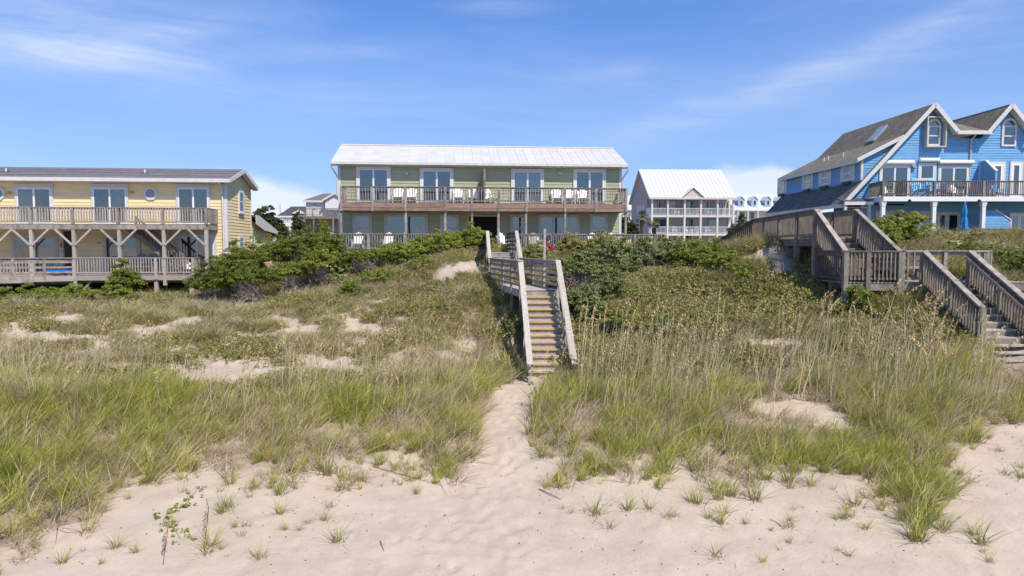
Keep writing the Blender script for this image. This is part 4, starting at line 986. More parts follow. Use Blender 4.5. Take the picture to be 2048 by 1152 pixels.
# ------------------------------------------------------------------ the blue house (right)
def blue_house():
    th = R(0.6)
    T = Thing('blue_house', 'large blue shingled beach house with steep gables and white trim at right', 'house', 22.2, 46.0, 4.6, th)
    yw = .55                                    # wall plane behind the barge boards
    xE, xA = 0.0, T.X(1871, 0, 14.5)            # eave, first apex
    zE, zA = T.Z(407, 0, 0), T.Z(206, xA, 0)
    xV = T.X(1917, 0, 12.8); zV = T.Z(262, xV, 0); xV2 = T.X(1978, 0, 12.8); xA2 = T.X(2025, 0, 14.5); zA2 = T.Z(207, xA2, 0); xV3 = xA2 + (xA2 - xV2)
    D = 13.6
    slope = (zA - zE) / (xA - xE)
    zfl = T.Z(392.5, T.X(1870, -1.7, 8.3), -1.7); zg = 5.35
    X = lambda px, z=9: T.X(px, yw, z)
    # body
    xR = xV3 + 4
    wl = T.part('wall', MB().box(xA - 1.5, xR, yw + .0, D - 3, zE - .3, zV - .45).box(1.5, xR, yw + .001, D - .01, 4.6, zE - .301), BLUE_S)
    T.part('gable_wall', MB().extrude([(.35, yw, zE + .1), (xA, yw, zA - .3), (xV + .2, yw, zV - .47), (xV + .2, yw, zE)], (0, .12, 0)), BLUE_S, wl, fix=True)
    T.part('gable_wall', MB().extrude([(xV2 - .2, yw, zV - .47), (xA2, yw, zA2 - .3), (xV3 + .2, yw, zV - .47)], (0, .12, 0)), BLUE_S, wl, fix=True)
    # siding of the front wall, narrowing with the gables
    cs = .17
    def g1(z):
        x0 = (z - (zE - .02)) / slope + .25 if z > zE else .25
        if z > zV - .5: x1 = xV - (z - (zV - .35)) * (xV - xA) / (zA - zV)
        else: x1 = xR
        return (max(x0, .25), x1)
    z0 = zE + .02; n = int((zA - .45 - z0) / cs)
    siding(T, wl, 0, yw - .002, z0, 0, n, cs, BLUE_S, inset=g1)
    def g2(z):
        k = (xA2 - xV2) / (zA2 - zV); return (xV2 + (z - zV + .35) * k, xV3 - (z - zV + .35) * k)
    siding(T, wl, 0, yw - .002, z0 + cs * math.ceil((zV - .5 - z0) / cs), 0, int((zA2 - zV) / cs) + 1, cs, BLUE_S, inset=g2)
    siding(T, wl, 1.5, yw - .002, 4.7, xR - 1.5, int((zE + .02 - 4.7) / cs), cs, BLUE_S)
    # main roof, left slope, runs down to the low eave; near strip in front of the dormer and the part below it
    xdE, zdE = T.X(1716, .3, 11), T.Z(317, T.X(1716, .3, 11), .3)            # dormer eave
    xdT = T.X(1812, .1, 12.7); zdT = zE + (xdT - xE) * slope                 # where the dormer roof meets the main slope
    xw = xdE + .35; zw = zE + (xw - xE) * slope                               # dormer side wall
    rf = poly_uv_part(T, 'roof', [(xE, 0, zE), (xw, 0, zw), (xw, D, zw), (xE, D, zE)], SHINGLE_D, thick=.12)
    poly_uv_part(T, 'roof_slope', [(xw, 0, zw), (xdT, 0, zdT), (xdT, .48, zdT), (xw, .48, zw)], SHINGLE, rf, .12)
    poly_uv_part(T, 'roof_slope', [(xdT, 0, zdT), (xA, 0, zA), (xA, D - 1.2, zA), (xdT, D - .4, zdT)], SHINGLE, rf, .12)
    dr = T.part('dormer', MB().box(xw, xA, .56, D - .5, zw - .2, zdE - .15), BLUE_S)
    poly_uv_part(T, 'roof', [(xdE, .25, zdE), (xdT + .02, .25, zdT + .02), (xdT + .02, D - .3, zdT + .02), (xdE, D + .1, zdE)], SHINGLE, dr, .10)
    sl2 = (zdT - zdE) / (xdT - xdE)
    T.part('gable_wall', MB().extrude([(xw, .5, zw), (xw, .5, zdE - .02), (xdT, .5, zdT - .02)], (0, .05, 0)), BLUE_S, dr, fix=True)
    siding(T, dr, 0, .498, zw, 0, int((zdT - zw) / cs), cs, BLUE_S, inset=lambda z: (max(xw, xdE + (z + cs - zdE) / sl2) + .02 if z > zdE - .2 else xw + .02, xE + (z - zE) / slope - .02))
    siding(T, dr, xw - .002, D - .5, zw - .1, D - 1.05, int((zdE - .15 - zw + .1) / cs) + 1, cs, BLUE_S, rot=R(-90))
    T.part('corner_board', MB().box(xw - .04, xw + .10, .44, .60, zw + .05, zdE - .05), WHITE, dr)
    # barge boards
    def barge(xa, za, xb, zb, y=0.0, h=.26, par=rf): T.part('barge_board', MB().beam((xa, y - .03, za - .08), (xb, y - .03, zb - .08), .045, h, side=(0, 1, 0)), WHITE, par)
    barge(xE - .1, zE - .1, xA, zA); barge(xA, zA, xV, zV); barge(xV2, zV, xA2, zA2); barge(xA2, zA2, xV3 + .2, zV - .2)
    barge(xdE - .05, zdE - .02, xdT, zdT, .25, .24, dr)
    T.part('eave_board', MB().box(xdE - .06, xdE - .02, .2, D + .1, zdE - .28, zdE - .02), WHITE, dr)
    T.part('eave_board', MB().box(xE - .08, xE - .03, -.05, D, zE - .26, zE - .02), WHITE, rf)
    T.part('gutter', MB().box(xV - .1, xV2 + .15, -.12, .02, zV - .22, zV + .02), WHITE, rf)
    T.part('soffit', MB().box(xE, xA * .3, .0, .5, zE - .28, zE - .24), WHITE, rf)
    xd = X(1939, 11); T.part('downspout', MB().tube([(xd, -.05, zV - .2), (xd, yw - .1, zV - .55), (xd, yw - .08, zfl + 1.6)], .05, 6), TRIM_T)
    # right slope of gable one, second gable
    poly_uv_part(T, 'roof_slope', [(xA, 0, zA), (xV, 0, zV), (xV + .6, 3, zV), (xV + .6, D - 2, zV), (xA, D - 1.2, zA)], SHINGLE, rf, .12)
    poly_uv_part(T, 'roof_slope', [(xV - .1, 0, zV - .02), (xV2 + .1, 0, zV - .02), (xV2 - .1, 6, zV + 2.0), (xV + .1, 6, zV + 2.0)], SHINGLE, rf, .10)
    poly_uv_part(T, 'roof_slope', [(xV2, 0, zV), (xA2, 0, zA2), (xA2, 9.5, zA2), (xV2, 9.5, zV)], SHINGLE, rf, .12)
    poly_uv_part(T, 'roof_slope', [(xA2, 0, zA2), (xV3, 0, zV), (xV3, 9.5, zV), (xA2, 9.5, zA2)], SHINGLE, rf, .12)
    # soffits under both gables
    for (xa, za, xb, zb) in ((xA, zA, xV, zV), (xA2, zA2, xV3, zV), (xV2, zV, xA2, zA2), (xE + .3, zE + .3 * slope, xA, zA)):
        T.part('soffit', MB().extrude([(xa, .0, za - .19), (xb, .0, zb - .19), (xb, .0, zb - .22), (xa, .0, za - .22)], (0, yw - .01, 0)), WHITE, rf, fix=True)
    # skylight and vents on the dormer roof
    def onroof(x, y, dz=0.0): return (x, y, (zdE + (x - xdE) * sl2 if x < xdT else zE + (x - xE) * slope) + dz)
    a = xdT + .15; T.part('skylight', MB().extrude([onroof(a, 4.3, .03), onroof(a + 1.0, 4.3, .03), onroof(a + 1.0, 5.3, .03), onroof(a, 5.3, .03)], (-.09, 0, .1)), mat('skylight_glass', (.35, .42, .47), .15, spec=.8), rf, fix=True)
    for (x, y) in ((xdT - 1.6, 5.3), (xdT - 1.3, 8.3), (xdT - 1.5, 8.6)): T.part('roof_vent', MB().tube([onroof(x, y, -.05), onroof(x, y, .32)], .06, 8), WHITE, dr)
    # dormer side windows with shutters
    for px in (1565, 1616, 1650.5, 1696):
        # depth at which the side wall shows at this photo x
        lo, hi = 0.5, D
        for _ in range(40):
            m_ = (lo + hi) / 2; q, _y = project(T.ox + xw * T.c - m_ * T.s, T.oy + xw * T.s + m_ * T.c, 9.8)
            if q > px: lo = m_
            else: hi = m_
        ym = (lo + hi) / 2
        f_ = glazing(T, dr, xw - .002, ym, zw + .12, zdE - .16, 1.15, rot=R(-90), leaves=1, hung=True, trim=.12, sash=.05, curtain=CUR_WHITE)
        for k in (-1, 1): link('shutter', MB().box(k * .60, k * .98, -.07, -.002, -.02, zdE - .16 - zw - .12).mesh('shutter', mat('white_shutter', (.72, .71, .70), .6)), f_)
        link('flower_box', MB().box(-.5, .5, -.22, -.002, -.22, -.02).mesh('flower_box', mat('dark_green_box', (.06, .09, .08), .7)), f_)
    # arched attic windows
    def arched(px0, px1, pt, pb, boxed):
        x0, x1 = X(px0, 13), X(px1, 13); zt, zb = T.Z(pt, x0, yw), T.Z(pb, x0, yw); w = x1 - x0; r = w / 2; cx = (x0 + x1) / 2
        def arc(rr, y, zc, n=12): return [(cx + rr * math.cos(math.pi * i / n), y, zc + rr * math.sin(math.pi * i / n)) for i in range(n + 1)]
        zc = zt - r
        y0 = yw - .10 if not boxed else yw - .12
        o = arc(r, y0, zc); i_ = arc(r - .13, y0, zc); ob = arc(r, yw - .003, zc); ib = arc(r - .13, yw - .003, zc); n = len(o)
        mb = MB(); mb.v += o + i_ + ob + ib
        for k in range(n - 1): mb.f += [(k, k + 1, n + k + 1, n + k), (k, 2 * n + k, 2 * n + k + 1, k + 1), (n + k, n + k + 1, 3 * n + k + 1, 3 * n + k)]
        mb.box(x0, x0 + .13, y0, yw - .003, zb, zc).box(x1 - .13, x1, y0, yw - .003, zb, zc).box(x0 + .13, x1 - .13, y0 + .002, yw - .003, zb, zb + .12).box(x0 + .13, x1 - .13, y0 + .003, yw - .003, zc - .10, zc)
        zm = zb + (zc - zb) * .5; mb.box(x0 + .13, x1 - .13, y0 + .004, yw - .003, zm - .04, zm + .04)
        w_ = T.part('arched_window', mb, WHITE, wl, fix=True)
        T.part('backing_panel', MB().extrude([(p[0], yw - .04, p[2]) for p in arc(r - .12, 0, zc)] , (0, .01, 0)).box(x0 + .12, x1 - .12, yw - .04, yw - .03, zb + .1, zc + .001), CUR_WHITE if boxed else CUR_GREY, w_)
        T.part('pane', MB().extrude([(p[0], yw - .06, p[2]) for p in arc(r - .128, 0, zc)], (0, .006, 0)), GLASS, w_)
        T.part('pane', MB().box(x0 + .13, x1 - .13, yw - .06, yw - .054, zb + .12, zm - .04), GLASS, w_); T.part('pane', MB().box(x0 + .13, x1 - .13, yw - .06, yw - .054, zm + .04, zc - .10), GLASS, w_)
        if boxed:
            bx0, bx1 = x0 - .17, x1 + .22; bt, bb = zt + .1, zb - .12; yf = yw - .42
            T.part('shadow_box', MB().box(bx0, bx0 + .07, yf, yw - .003, bb, bt).box(bx1 - .07, bx1, yf, yw - .003, bb, bt).box(bx0 + .07, bx1 - .07, yf, yw - .003, bt - .07, bt).box(bx0 + .07, bx1 - .07, yf, yw - .003, bb, bb + .07), TRIM_T, w_)
    arched(1852.5, 1880, 238, 292, True); arched(2003, 2032, 237, 293, False)
    # first floor openings, with roller shutter boxes over three
    def gl(a, b, pt, z0_, **k):
        x0, x1 = X(a), X(b); return glazing(T, wl, (x0 + x1) / 2, yw - .003, z0_, T.Z(pt, (x0 + x1) / 2, yw), x1 - x0, **k)
    gl(1757, 1818, 330, zfl + .01, name='sliding_door', trim=.14, curtain=CUR_GREY, proud=.04)
    gl(1834, 1870, 326, T.Z(362, X(1850), yw), name='window', leaves=1, trim=.16, curtain=CUR_GREY)
    gl(1874, 1936, 331, zfl + .01, name='sliding_door', trim=.14, curtain=CUR_WHITE, cur2=CUR_GREY, proud=.04)
    gl(1956, 2008, 323, zfl + .01, name='french_door', trim=.17, sash=.15, curtain=CUR_GREY); gl(2017, 2043, 323, zfl + .01, name='french_door', leaves=1, trim=.12, sash=.15, curtain=CUR_GREY)
    for a, b, t, bt in ((1760, 1823, 321, 330), (1835, 1873, 317, 324), (1874, 1942, 321, 329)):
        x0, x1 = X(a), X(b); z1, z0_ = T.Z(t, x0, yw), T.Z(bt, x0, yw)
        T.part('shutter_box', MB().tube([(x0, yw - .14, (z0_ + z1) / 2), (x1, yw - .14, (z0_ + z1) / 2)], .145, 10), PLASTIC, wl)
    xx = X(1825); T.part('wall_light', MB().box(xx - .12, xx + .12, yw - .2, yw - .03, T.Z(336, xx, yw), T.Z(333, xx, yw)), AMBER, wl)
    # fin walls with sloped white caps
    def fin(px0, pt0, px1, pt1, zb, y0, dep):
        xa, xb = X(px0), X(px1); za, zb_ = T.Z(pt0, xa, yw), T.Z(pt1, xb, yw - dep)
        f_ = T.part('fin_wall', MB().extrude([(xb, yw - .004, zb), (xb, yw - dep, zb), (xb, yw - dep, zb_), (xb, yw - dep * .35, za), (xb, yw - .004, za)], (-.14, 0, 0)), BLUE_S, wl, fix=True)
        T.part('cap', MB().beam((xb - .07, yw - dep * .35, za + .03), (xb - .07, yw - dep - .03, zb_ + .03), .19, .06).beam((xb - .07, yw - dep * .35, za + .028), (xb - .07, yw - .01, za + .028), .188, .056), WHITE, f_)
    fin(1944, 324, 1962, 343, zfl, 0, 1.5)
    # deck
    yd = -1.7
    dk = T.part('upper_deck', MB().extrude([(X(1744) - .3, yw - .01, zfl - .05), (T.X(1767, yd, 8.3), yd + .02, zfl - .05), (xR, yd + .02, zfl - .05), (xR, yw - .01, zfl - .05)], (0, 0, -.15)), W_GREY, fix=True)
    xl = T.X(1767, yd, 8.3); xs = [T.X(p, yd, 8.5) for p in (1767, 1870, 1968, 2068)]
    zb = T.Z(402.5, xl, yd)
    T.part('fascia_board', MB().box(xl - .02, xR, yd - .05, yd + .01, zb, zfl - .02), PLASTIC, dk)
    T.part('fascia_board', MB().beam((xl - .02, yd, (zb + zfl) / 2), (X(1744) - .25, yw - .05, (zb + zfl) / 2), .05, zfl - zb - .02), PLASTIC, dk)
    for i in range(3):
        railing(T, dk, (xs[i], yd + .06, zfl), (xs[i + 1], yd + .06, zfl), 1.0, [0], W_BROWN, m_cap=W_DARK, post_w=.16, post_dn=.0, sp=.135, bw=.04, cap=(.14, .045), sub=.05, m_post=W_GREENISH, bot=.08)
    railing(T, dk, (X(1744) - .15, yw - .05, zfl), (xs[0], yd + .06, zfl), 1.0, [], W_BROWN, m_cap=W_DARK, sp=.13, bw=.05, cap=(.14, .045), sub=.05)
    for p in (1767, 1869, 1968, 2068):
        xx = T.X(p, yd, 6.5); c_ = T.inst('column', T.boxm('column', .22, .22, zb - 4.6, PLASTIC), xx, yd + .15, 4.6, 0, dk)
        T.part('capital', MB().box(xx - .16, xx + .16, yd + .0, yd + .31, zb - .16, zb - .003).box(xx - .14, xx + .14, yd + .02, yd + .29, zb - .3, zb - .161), PLASTIC, dk)
    for p in (1817, 1956):
        xx = T.X(p, yd, 8); T.part('floodlight', MB().tube([(xx, yd - .06, zb + .1), (xx, yd - .16, zb + .02)], [.04, .09], 8), METAL_D, dk)
    # ground floor openings in the shade of the deck
    z1 = T.Z(423, X(1800), yw)
    gl(1752, 1812, 421, zg, name='sliding_door', m_trim=TRIM_T, trim=.17, curtain=CUR_PALE); gl(1824, 1860, 422, zg, name='window', m_trim=TRIM_T, leaves=1, trim=.17, curtain=CUR_PALE)
    gl(1871, 1922, 424, zg, name='sliding_door', m_trim=TRIM_T, trim=.12, sash=.1); gl(2020, 2060, 425, zg, name='sliding_door', trim=.12, sash=.1, curtain=CUR_WHITE)
    xa, xb = T.X(1968, yd, 6.5), T.X(2021, -1.2, 6.5); zt0, zt1 = T.Z(420, xa, -1.2), T.Z(440, xb, -1.2)
    f2 = T.part('screen_wall', MB().extrude([(T.X(1934, 0, 6.5), -1.2, 5), (xb, -1.2, 5), (xb, -1.2, zt1), (xb - 1.0, -1.2, zt0), (T.X(1934, 0, 6.5), -1.2, zt0 - .15)], (0, .12, 0)), BLUE_S, fix=True)
    siding(T, f2, 0, -1.202, 5.1, 0, int((zt0 - 5.1) / cs), cs, BLUE_S, inset=lambda z: (T.X(1934, 0, 6.5) + .02, xb - .02 - max(0, (z + cs - zt1)) / max(.1, (zt0 - zt1)) * 1.0))
    T.part('cap', MB().beam((xb - 1.05, -1.14, zt0 + .03), (xb + .03, -1.14, zt1 + .0), .2, .06).beam((xb, -1.14, zt1 - .03), (xb, -1.14, 5), .19, .07), WHITE, f2)
    # low porch roof at the left corner
    xa, xb = T.X(1688, -.6, 7.9), T.X(1745, -.6, 7.9); zz = T.Z(404, xa, -.6)
    pr = T.part('porch_roof', MB().extrude([(xa, -.7, zz), (xb, -.7, zz), (xb - .15, yw, zz + .35), (xa, yw, zz + .35)], (0, 0, -.06)), SHINGLE_D if False else ROOF_K, fix=True)
    T.part('fascia_board', MB().box(xa - .02, xb + .02, -.75, -.703, zz - .2, zz + .01), WHITE, pr)
    for p in (1690, 1738): T.part('column', MB().box(T.X(p, -.6, 7) - .08, T.X(p, -.6, 7) + .08, -.68, -.52, 5, zz - .07), WHITE, pr)
    # furniture on the deck
    def put(px, y, fn):
        xx = T.X(px, y, 8.8); fn(T.ox + xx * T.c - y * T.s, T.oy + xx * T.s + y * T.c)
    put(1841, -.9, lambda x, y: adirondack(x, y, zfl, th, LT_BLUE, 'light blue tall deck chair left of the pair on the blue house deck', 'light blue tall deck chairs', 1.3, 'deck_chair'))
    put(1874, -.9, lambda x, y: adirondack(x, y, zfl, th, LT_BLUE, 'light blue tall deck chair right of the pair on the blue house deck', 'light blue tall deck chairs', 1.3, 'deck_chair'))
    put(1777, -.8, lambda x, y: adirondack(x, y, zfl, th + .3, PLASTIC, 'white chair at the left corner of the blue house deck', None, .8, 'patio_chair'))
    put(1896, -.8, lambda x, y: adirondack(x, y, zfl, th - .3, GREEN_P, 'dark green patio chair on the blue house deck', None, .75, 'patio_chair'))
    put(1915, -.8, lambda x, y: adirondack(x, y, zfl, th + .2, PLASTIC, 'white patio chair beside the dark green one on the blue house deck', None, .85, 'patio_chair'))
    put(1985, -.8, lambda x, y: adirondack(x, y, zfl, th - .2, PLASTIC, 'white patio chair in front of the french doors of the blue house', None, .9, 'patio_chair'))
    put(1997, -1.0, lambda x, y: adirondack(x, y, zfl, th + 1.2, PLASTIC, 'white patio chair turned sideways in front of the french doors', None, .85, 'patio_chair'))
    def umb(x, y):
        r = link('patio_umbrella', None, None, (x, y, 5.2), 0, label='closed bright blue patio umbrella below the blue house deck', category='umbrella')
        mb = MB(); k = 10; pts = [(0, 2.55, .03), (.08, 2.4, .07), (.15, 1.9, .14), (.2, 1.7, .10), (.25, 1.5, .16), (.3, .9, .20), (.3, .65, .22)]
        for i, (_, z, rr) in enumerate(pts):
            for j in range(k):
                a = 2 * math.pi * j / k; q = rr * (1.15 if j % 2 else .72); mb.v.append((q * math.cos(a), q * math.sin(a), z))
        for i in range(len(pts) - 1):
            for j in range(k): mb.f.append((i * k + j, (i + 1) * k + j, (i + 1) * k + (j + 1) % k, i * k + (j + 1) % k))
        link('canopy', mb.mesh('canopy', UMB), r); link('pole', MB().tube([(0, 0, 0), (0, 0, 2.65)], .025, 6).mesh('pole', WHITE), r)
    xx = T.X(1928, -2.3, 6.5); umb(T.ox + xx, T.oy - 2.3)
    # dark railing of the lower terrace
    t_ = Thing('terrace_railing', 'dark wooden railing on the dune below the blue house', 'railing', 0, 0, 4.5)
    railing(t_, None, (T.X(1925, -4, 5) + T.ox, 42, T.Z(457, 10, -4) - .95), (T.ox + 14, 42, T.Z(457, 10, -4) - .95), .95, [0, .33, .66, 1], W_DARK, post_w=.13, sp=.14, bw=.05)
    return T
BH = blue_house()

# ------------------------------------------------------------------ houses further back
def grey_house():
    th = R(3); T = Thing('grey_house', 'three storey grey house with white columned porches and a bright white metal roof', 'house', 20.2, 100.0, 4.2, th)
    W = 12.7; xs = [T.X(p, 0, 8) for p in (1303.5, 1335, 1368.7, 1401, 1434.4, 1466)]
    z2, z1 = T.Z(430, 2, 0), T.Z(467, 2, 0); ze = T.Z(395.5, 3, 0); zr = T.Z(339, 4, 6.3)
    wl = T.part('wall', MB().box(.0, W - .3, 2.2, 12.2, 4.2, ze), GREY_S)
    siding(T, wl, -.002, 12.2, 4.6, 10.0, 32, .24, GREY_S, rot=R(-90))
    sw = T.part('side_screen', MB().box(-.05, .05, .12, 2.2, z2 + .0, z2 + 1.1), WHITE, wl)
    T.part('gable_wall', MB().extrude([(.0, .2, ze), (.0, 12.4, ze), (.0, 6.3, zr - .3)], (.2, 0, 0)), GREY_S, wl, fix=True)
    siding(T, wl, -.002, 12.4, ze, 0, 22, .24, GREY_S, rot=R(-90), inset=lambda z: ((z - ze) / (zr - .3 - ze) * 6.1 + .05, 12.2 - (z - ze) / (zr - .3 - ze) * 6.1 - .05))
    x0, x1 = T.X(1299, -.4, 12), T.X(1473, -.4, 12)
    rf = T.part('roof', MB().extrude([(x0, -.4, ze), (x0, 6.3, zr), (x0, 13.0, ze), (x0, 13.0, ze - .25), (x0, 6.3, zr - .25), (x0, -.4, ze - .25)], (x1 - x0, 0, 0)), ROOF_WW, fix=True)
    roof_panels(T, rf, x0, x1, -.4, ze + .0, 6.3, zr + .0, .6, ROOF_WW, rib=.05)
    for (a, b) in (((x0 - .03, -.4, ze - .14), (x0 - .03, 6.3, zr - .14)), ((x0 - .03, 13, ze - .14), (x0 - .03, 6.3, zr - .14))): T.part('rake_board', MB().beam(a, b, .05, .3), TRIM_T, rf)
    T.part('gutter', MB().box(x0, x1, -.52, -.405, ze - .25, ze - .02), TRIM_T, rf)
    xm = T.X(1386, -.2, 12); hw = (T.X(1406, 0, 12) - T.X(1367, 0, 12)) / 2; zp = T.Z(378, xm, 0)
    gd = T.part('gable_dormer', MB().extrude([(xm - hw, -.3, ze + .12), (xm + hw, -.3, ze + .12), (xm, -.3, zp)], (0, 3.5, 0)), TRIM_T, rf, fix=True)
    for s_ in (-1, 1): T.part('roof_slope', MB().extrude([(xm + s_ * (hw + .15), -.5, ze + .05), (xm, -.5, zp + .13), (xm, 3.6, zp + .13), (xm + s_ * (hw + .15), 3.6, ze + .05)], (0, 0, .08)), ROOF_WW, gd, fix=True)
    for zz in (z2, z1):
        p = T.part('porch', MB().box(-.05, W, -.05, 2.19, zz - .30, zz - .001), WHITE)
        for i in range(5):
            railing(T, p, (xs[i], .02, zz), (xs[i + 1], .02, zz), 1.0, [], WHITE, sp=.2, bw=.05, cap=(.12, .07), sub=0)
        railing(T, p, (xs[0], 2.1, zz), (xs[0], .1, zz), 1.0, [], WHITE, sp=.25, bw=.05, cap=(.12, .07), sub=0)
    for i, xx in enumerate(xs): T.inst('column', T.boxm('column', .26, .26, ze - .26 - 4.2, WHITE), xx, .0, 4.2, 0)
    T.inst('column', T.boxm('column', .26, .26, ze - .26 - 4.2, WHITE), W - .3, 2.0, 4.2, 0)
    def gl(a, b, z0, h, **k):
        xa, xb = T.X(a, 2.2, 9), T.X(b, 2.2, 9); return glazing(T, wl, (xa + xb) / 2, 2.198, z0, z0 + h, xb - xa, small=True, **k)
    for a, b, kw in ((1306, 1322, {}), (1338, 1350, {}), (1403, 1418, {}), (1429, 1446, {})): gl(a, b, z2 + .5, 1.7, leaves=2, curtain=CUR_BLUE if a in (1306, 1429) else CUR_PALE)
    gl(1371, 1388, z2, 2.2, name='sliding_door', m_trim=TEAL, curtain=CUR_PALE)
    gl(1312, 1334, z1, 2.2, name='sliding_door', m_trim=TEAL); gl(1371, 1386, z1, 2.2, name='sliding_door', m_trim=TEAL, leaves=2); gl(1416, 1440, z1, 2.2, name='sliding_door', m_trim=TEAL, curtain=CUR_PALE); gl(1460, 1465, z1, 2.2, leaves=1)
    gl(1370, 1386, 4.6, 2.2, name='sliding_door', m_trim=WHITE, curtain=None)
    for (y, zz, h) in ((4.2, 9.2, 2.2), (6.0, 9.2, 2.2), (7.6, 9.2, 2.2), (9.5, 5.4, 2.0), (8.4, 5.4, 2.0)): glazing(T, wl, -.002, y, zz, zz + h, .75, rot=R(-90), leaves=1, trim=.12, small=True)
    for k, (px, zz, nm, rt) in enumerate(((1352, z2, 'white bench chair left on the upper porch of the grey house', 0), (1378, z2, 'white reclining chair left of the middle door on the upper grey porch', .7), (1391, z2, 'white reclining chair right of the middle door on the upper grey porch', -.7), (1417, z2, 'white chair right on the upper porch of the grey house', 0),
                                        (1350, z1, 'white chair left on the lower porch of the grey house', 0), (1378, z1, 'white reclining chair left of the lower middle door of the grey house', .7), (1391, z1, 'white reclining chair right of the lower middle door of the grey house', -.7), (1416, z1, 'white chair right on the lower porch of the grey house', 0))):
        xx = T.X(px, .8, 9); adirondack(T.ox + xx * T.c - .8 * T.s, T.oy + xx * T.s + .8 * T.c, zz, th + rt, PLASTIC, nm, 'white chairs on the porches of the grey house', 1.15)
grey_house()

def far_house(px0, px1, Y, depth, pe, pr, pb, m_wall, m_roof, label, wins=(), ridge_in=(0, 0), th=R(3), metal=False):
    T = Thing('distant_house', label, 'house', (px0 - 1024) / F * Y, Y, 4.1, th)
    W = T.X(px1, 0, 8); ze = T.Z(pe, W / 2, 0); zr = T.Z(pr, W / 2, depth / 2)
    wl = T.part('wall', MB().box(.25, W - .25, .3, depth, 4.1, ze), m_wall)
    a, b = ridge_in
    P = [(0, 0, ze), (W, 0, ze), (W - b, depth / 2, zr), (a, depth / 2, zr), (0, depth, ze), (W, depth, ze)]
    mb = MB().add(P, [(0, 1, 2, 3), (3, 2, 5, 4), (0, 3, 4), (1, 5, 2)]).box(0, W, 0, depth, ze - .2, ze - .001)
    rf = T.part('roof', mb, m_roof, fix=True)
    if metal: roof_panels(T, rf, .01, W - .01, 0, ze, depth / 2, zr, .9, m_roof, rib=.05)
    T.part('fascia_board', MB().box(-.02, W + .02, -.06, -.002, ze - .28, ze - .01), WHITE, rf)
    for (p0, p1, t, bt, m) in wins:
        xa, xb = T.X(p0, .3, 8), T.X(p1, .3, 8); glazing(T, wl, (xa + xb) / 2, .298, T.Z(bt, xa, .3), T.Z(t, xa, .3), xb - xa, leaves=1, trim=.1, curtain=m, small=True)
    return T, W, ze, zr
# white house with charcoal roof and chimney
T, W, ze, zr = far_house(556, 615, 112, 8, 431.5, 413, 452, WHITE_S, ROOF_K, 'distant white house with charcoal roof and round white chimney', [(568.5, 573, 436, 444, None), (574, 578, 436, 444, None), (579, 581.5, 436, 444, None)], (1.3, 0))
xx = T.X(561.5, 1, 10); T.part('chimney', MB().tube([(xx, 2.0, 8), (xx, 2.0, T.Z(409, xx, 2))], .43, 12), PLASTIC)
xa, xb, xm = T.X(583, -.1, 9), T.X(608, -.1, 9), T.X(596, -.1, 9)
g = T.part('gable_dormer', MB().extrude([(xa, -.1, T.Z(427, xa, 0)), (xb, -.1, T.Z(427, xa, 0)), (xm, -.1, T.Z(420.5, xm, 0))], (0, 2, 0)), WHITE_S, fix=True)
T.part('porch_floor', MB().box(0, W, -1.5, .29, T.Z(453, 2, -1.5), T.Z(450, 2, -1.5)), WHITE)
for p in (563, 580, 598): T.part('column', MB().box(T.X(p, -1.4, 6) - .12, T.X(p, -1.4, 6) + .12, -1.45, -1.2, 4.1, T.Z(452, 2, -1.4)), WHITE)
railing(T, None, (0, -1.45, T.Z(450, 2, -1.45)), (W, -1.45, T.Z(450, 2, -1.45)), .95, [], WHITE, sp=.3, bw=.07, sub=0)
# white house with brown roof and a deck
T, W, ze, zr = far_house(609, 712, 88, 9, 400.5, 387, 452, WHITE_S, ROOF_BR, 'distant white house with brown shingle roof and a wooden deck left of the green house', [(627, 632, 405, 418, CUR_PALE), (657.5, 669, 404, 418, CUR_WHITE)], (1.6, 0))
xa, xb, xm = T.X(650, -.6, 9), T.X(690, -.6, 9), T.X(670, -.6, 9); zb, zp = T.Z(400, xa, -.6), T.Z(388, xm, -.6)
g = T.part('gable_wing', MB().extrude([(xa, -.4, T.Z(420, xa, 0)), (xb, -.4, T.Z(420, xa, 0)), (xb, -.4, zb), (xm, -.4, zp), (xa, -.4, zb)], (0, 3, 0)), WHITE_S, fix=True)
for s_, xe in ((-1, xa), (1, xb)):
    T.part('roof_slope', MB().extrude([(xe + s_ * .3, -.6, zb - .1), (xm, -.6, zp + .1), (xm, 4.5, zp + .1), (xe + s_ * .3, 4.5, zb - .1)], (0, 0, .1)), ROOF_BR, g, fix=True)
    T.part('barge_board', MB().beam((xe + s_ * .3, -.64, zb - .06), (xm, -.64, zp + .1), .06, .22, side=(0, 1, 0)), WHITE, g)
zd_ = T.Z(432, 3, -2.2)
dk = T.part('deck', MB().box(0, W, -2.2, .28, zd_ - .35, zd_), W_BROWN); railing(T, dk, (0, -2.15, zd_), (W, -2.15, zd_), .95, [0, .25, .5, .75, 1], W_BROWN, post_w=.14, sp=.2, bw=.05, sub=.05)
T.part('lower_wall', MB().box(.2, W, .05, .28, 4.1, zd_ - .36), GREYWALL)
for p0, p1 in ((620, 635), (655, 668)): xa, xb = T.X(p0, 0, 6), T.X(p1, 0, 6); glazing(T, None, (xa + xb) / 2, .048, 5.6, 7.2, xb - xa, leaves=2, trim=.1, m_trim=LT_BLUE, curtain=CUR_PALE, small=True)
for p in (609, 628, 667): T.inst('support_post', T.boxm('sp', .16, .16, zd_ - 4.45, W_BROWN), T.X(p, -2.1, 6), -2.1, 4.1)
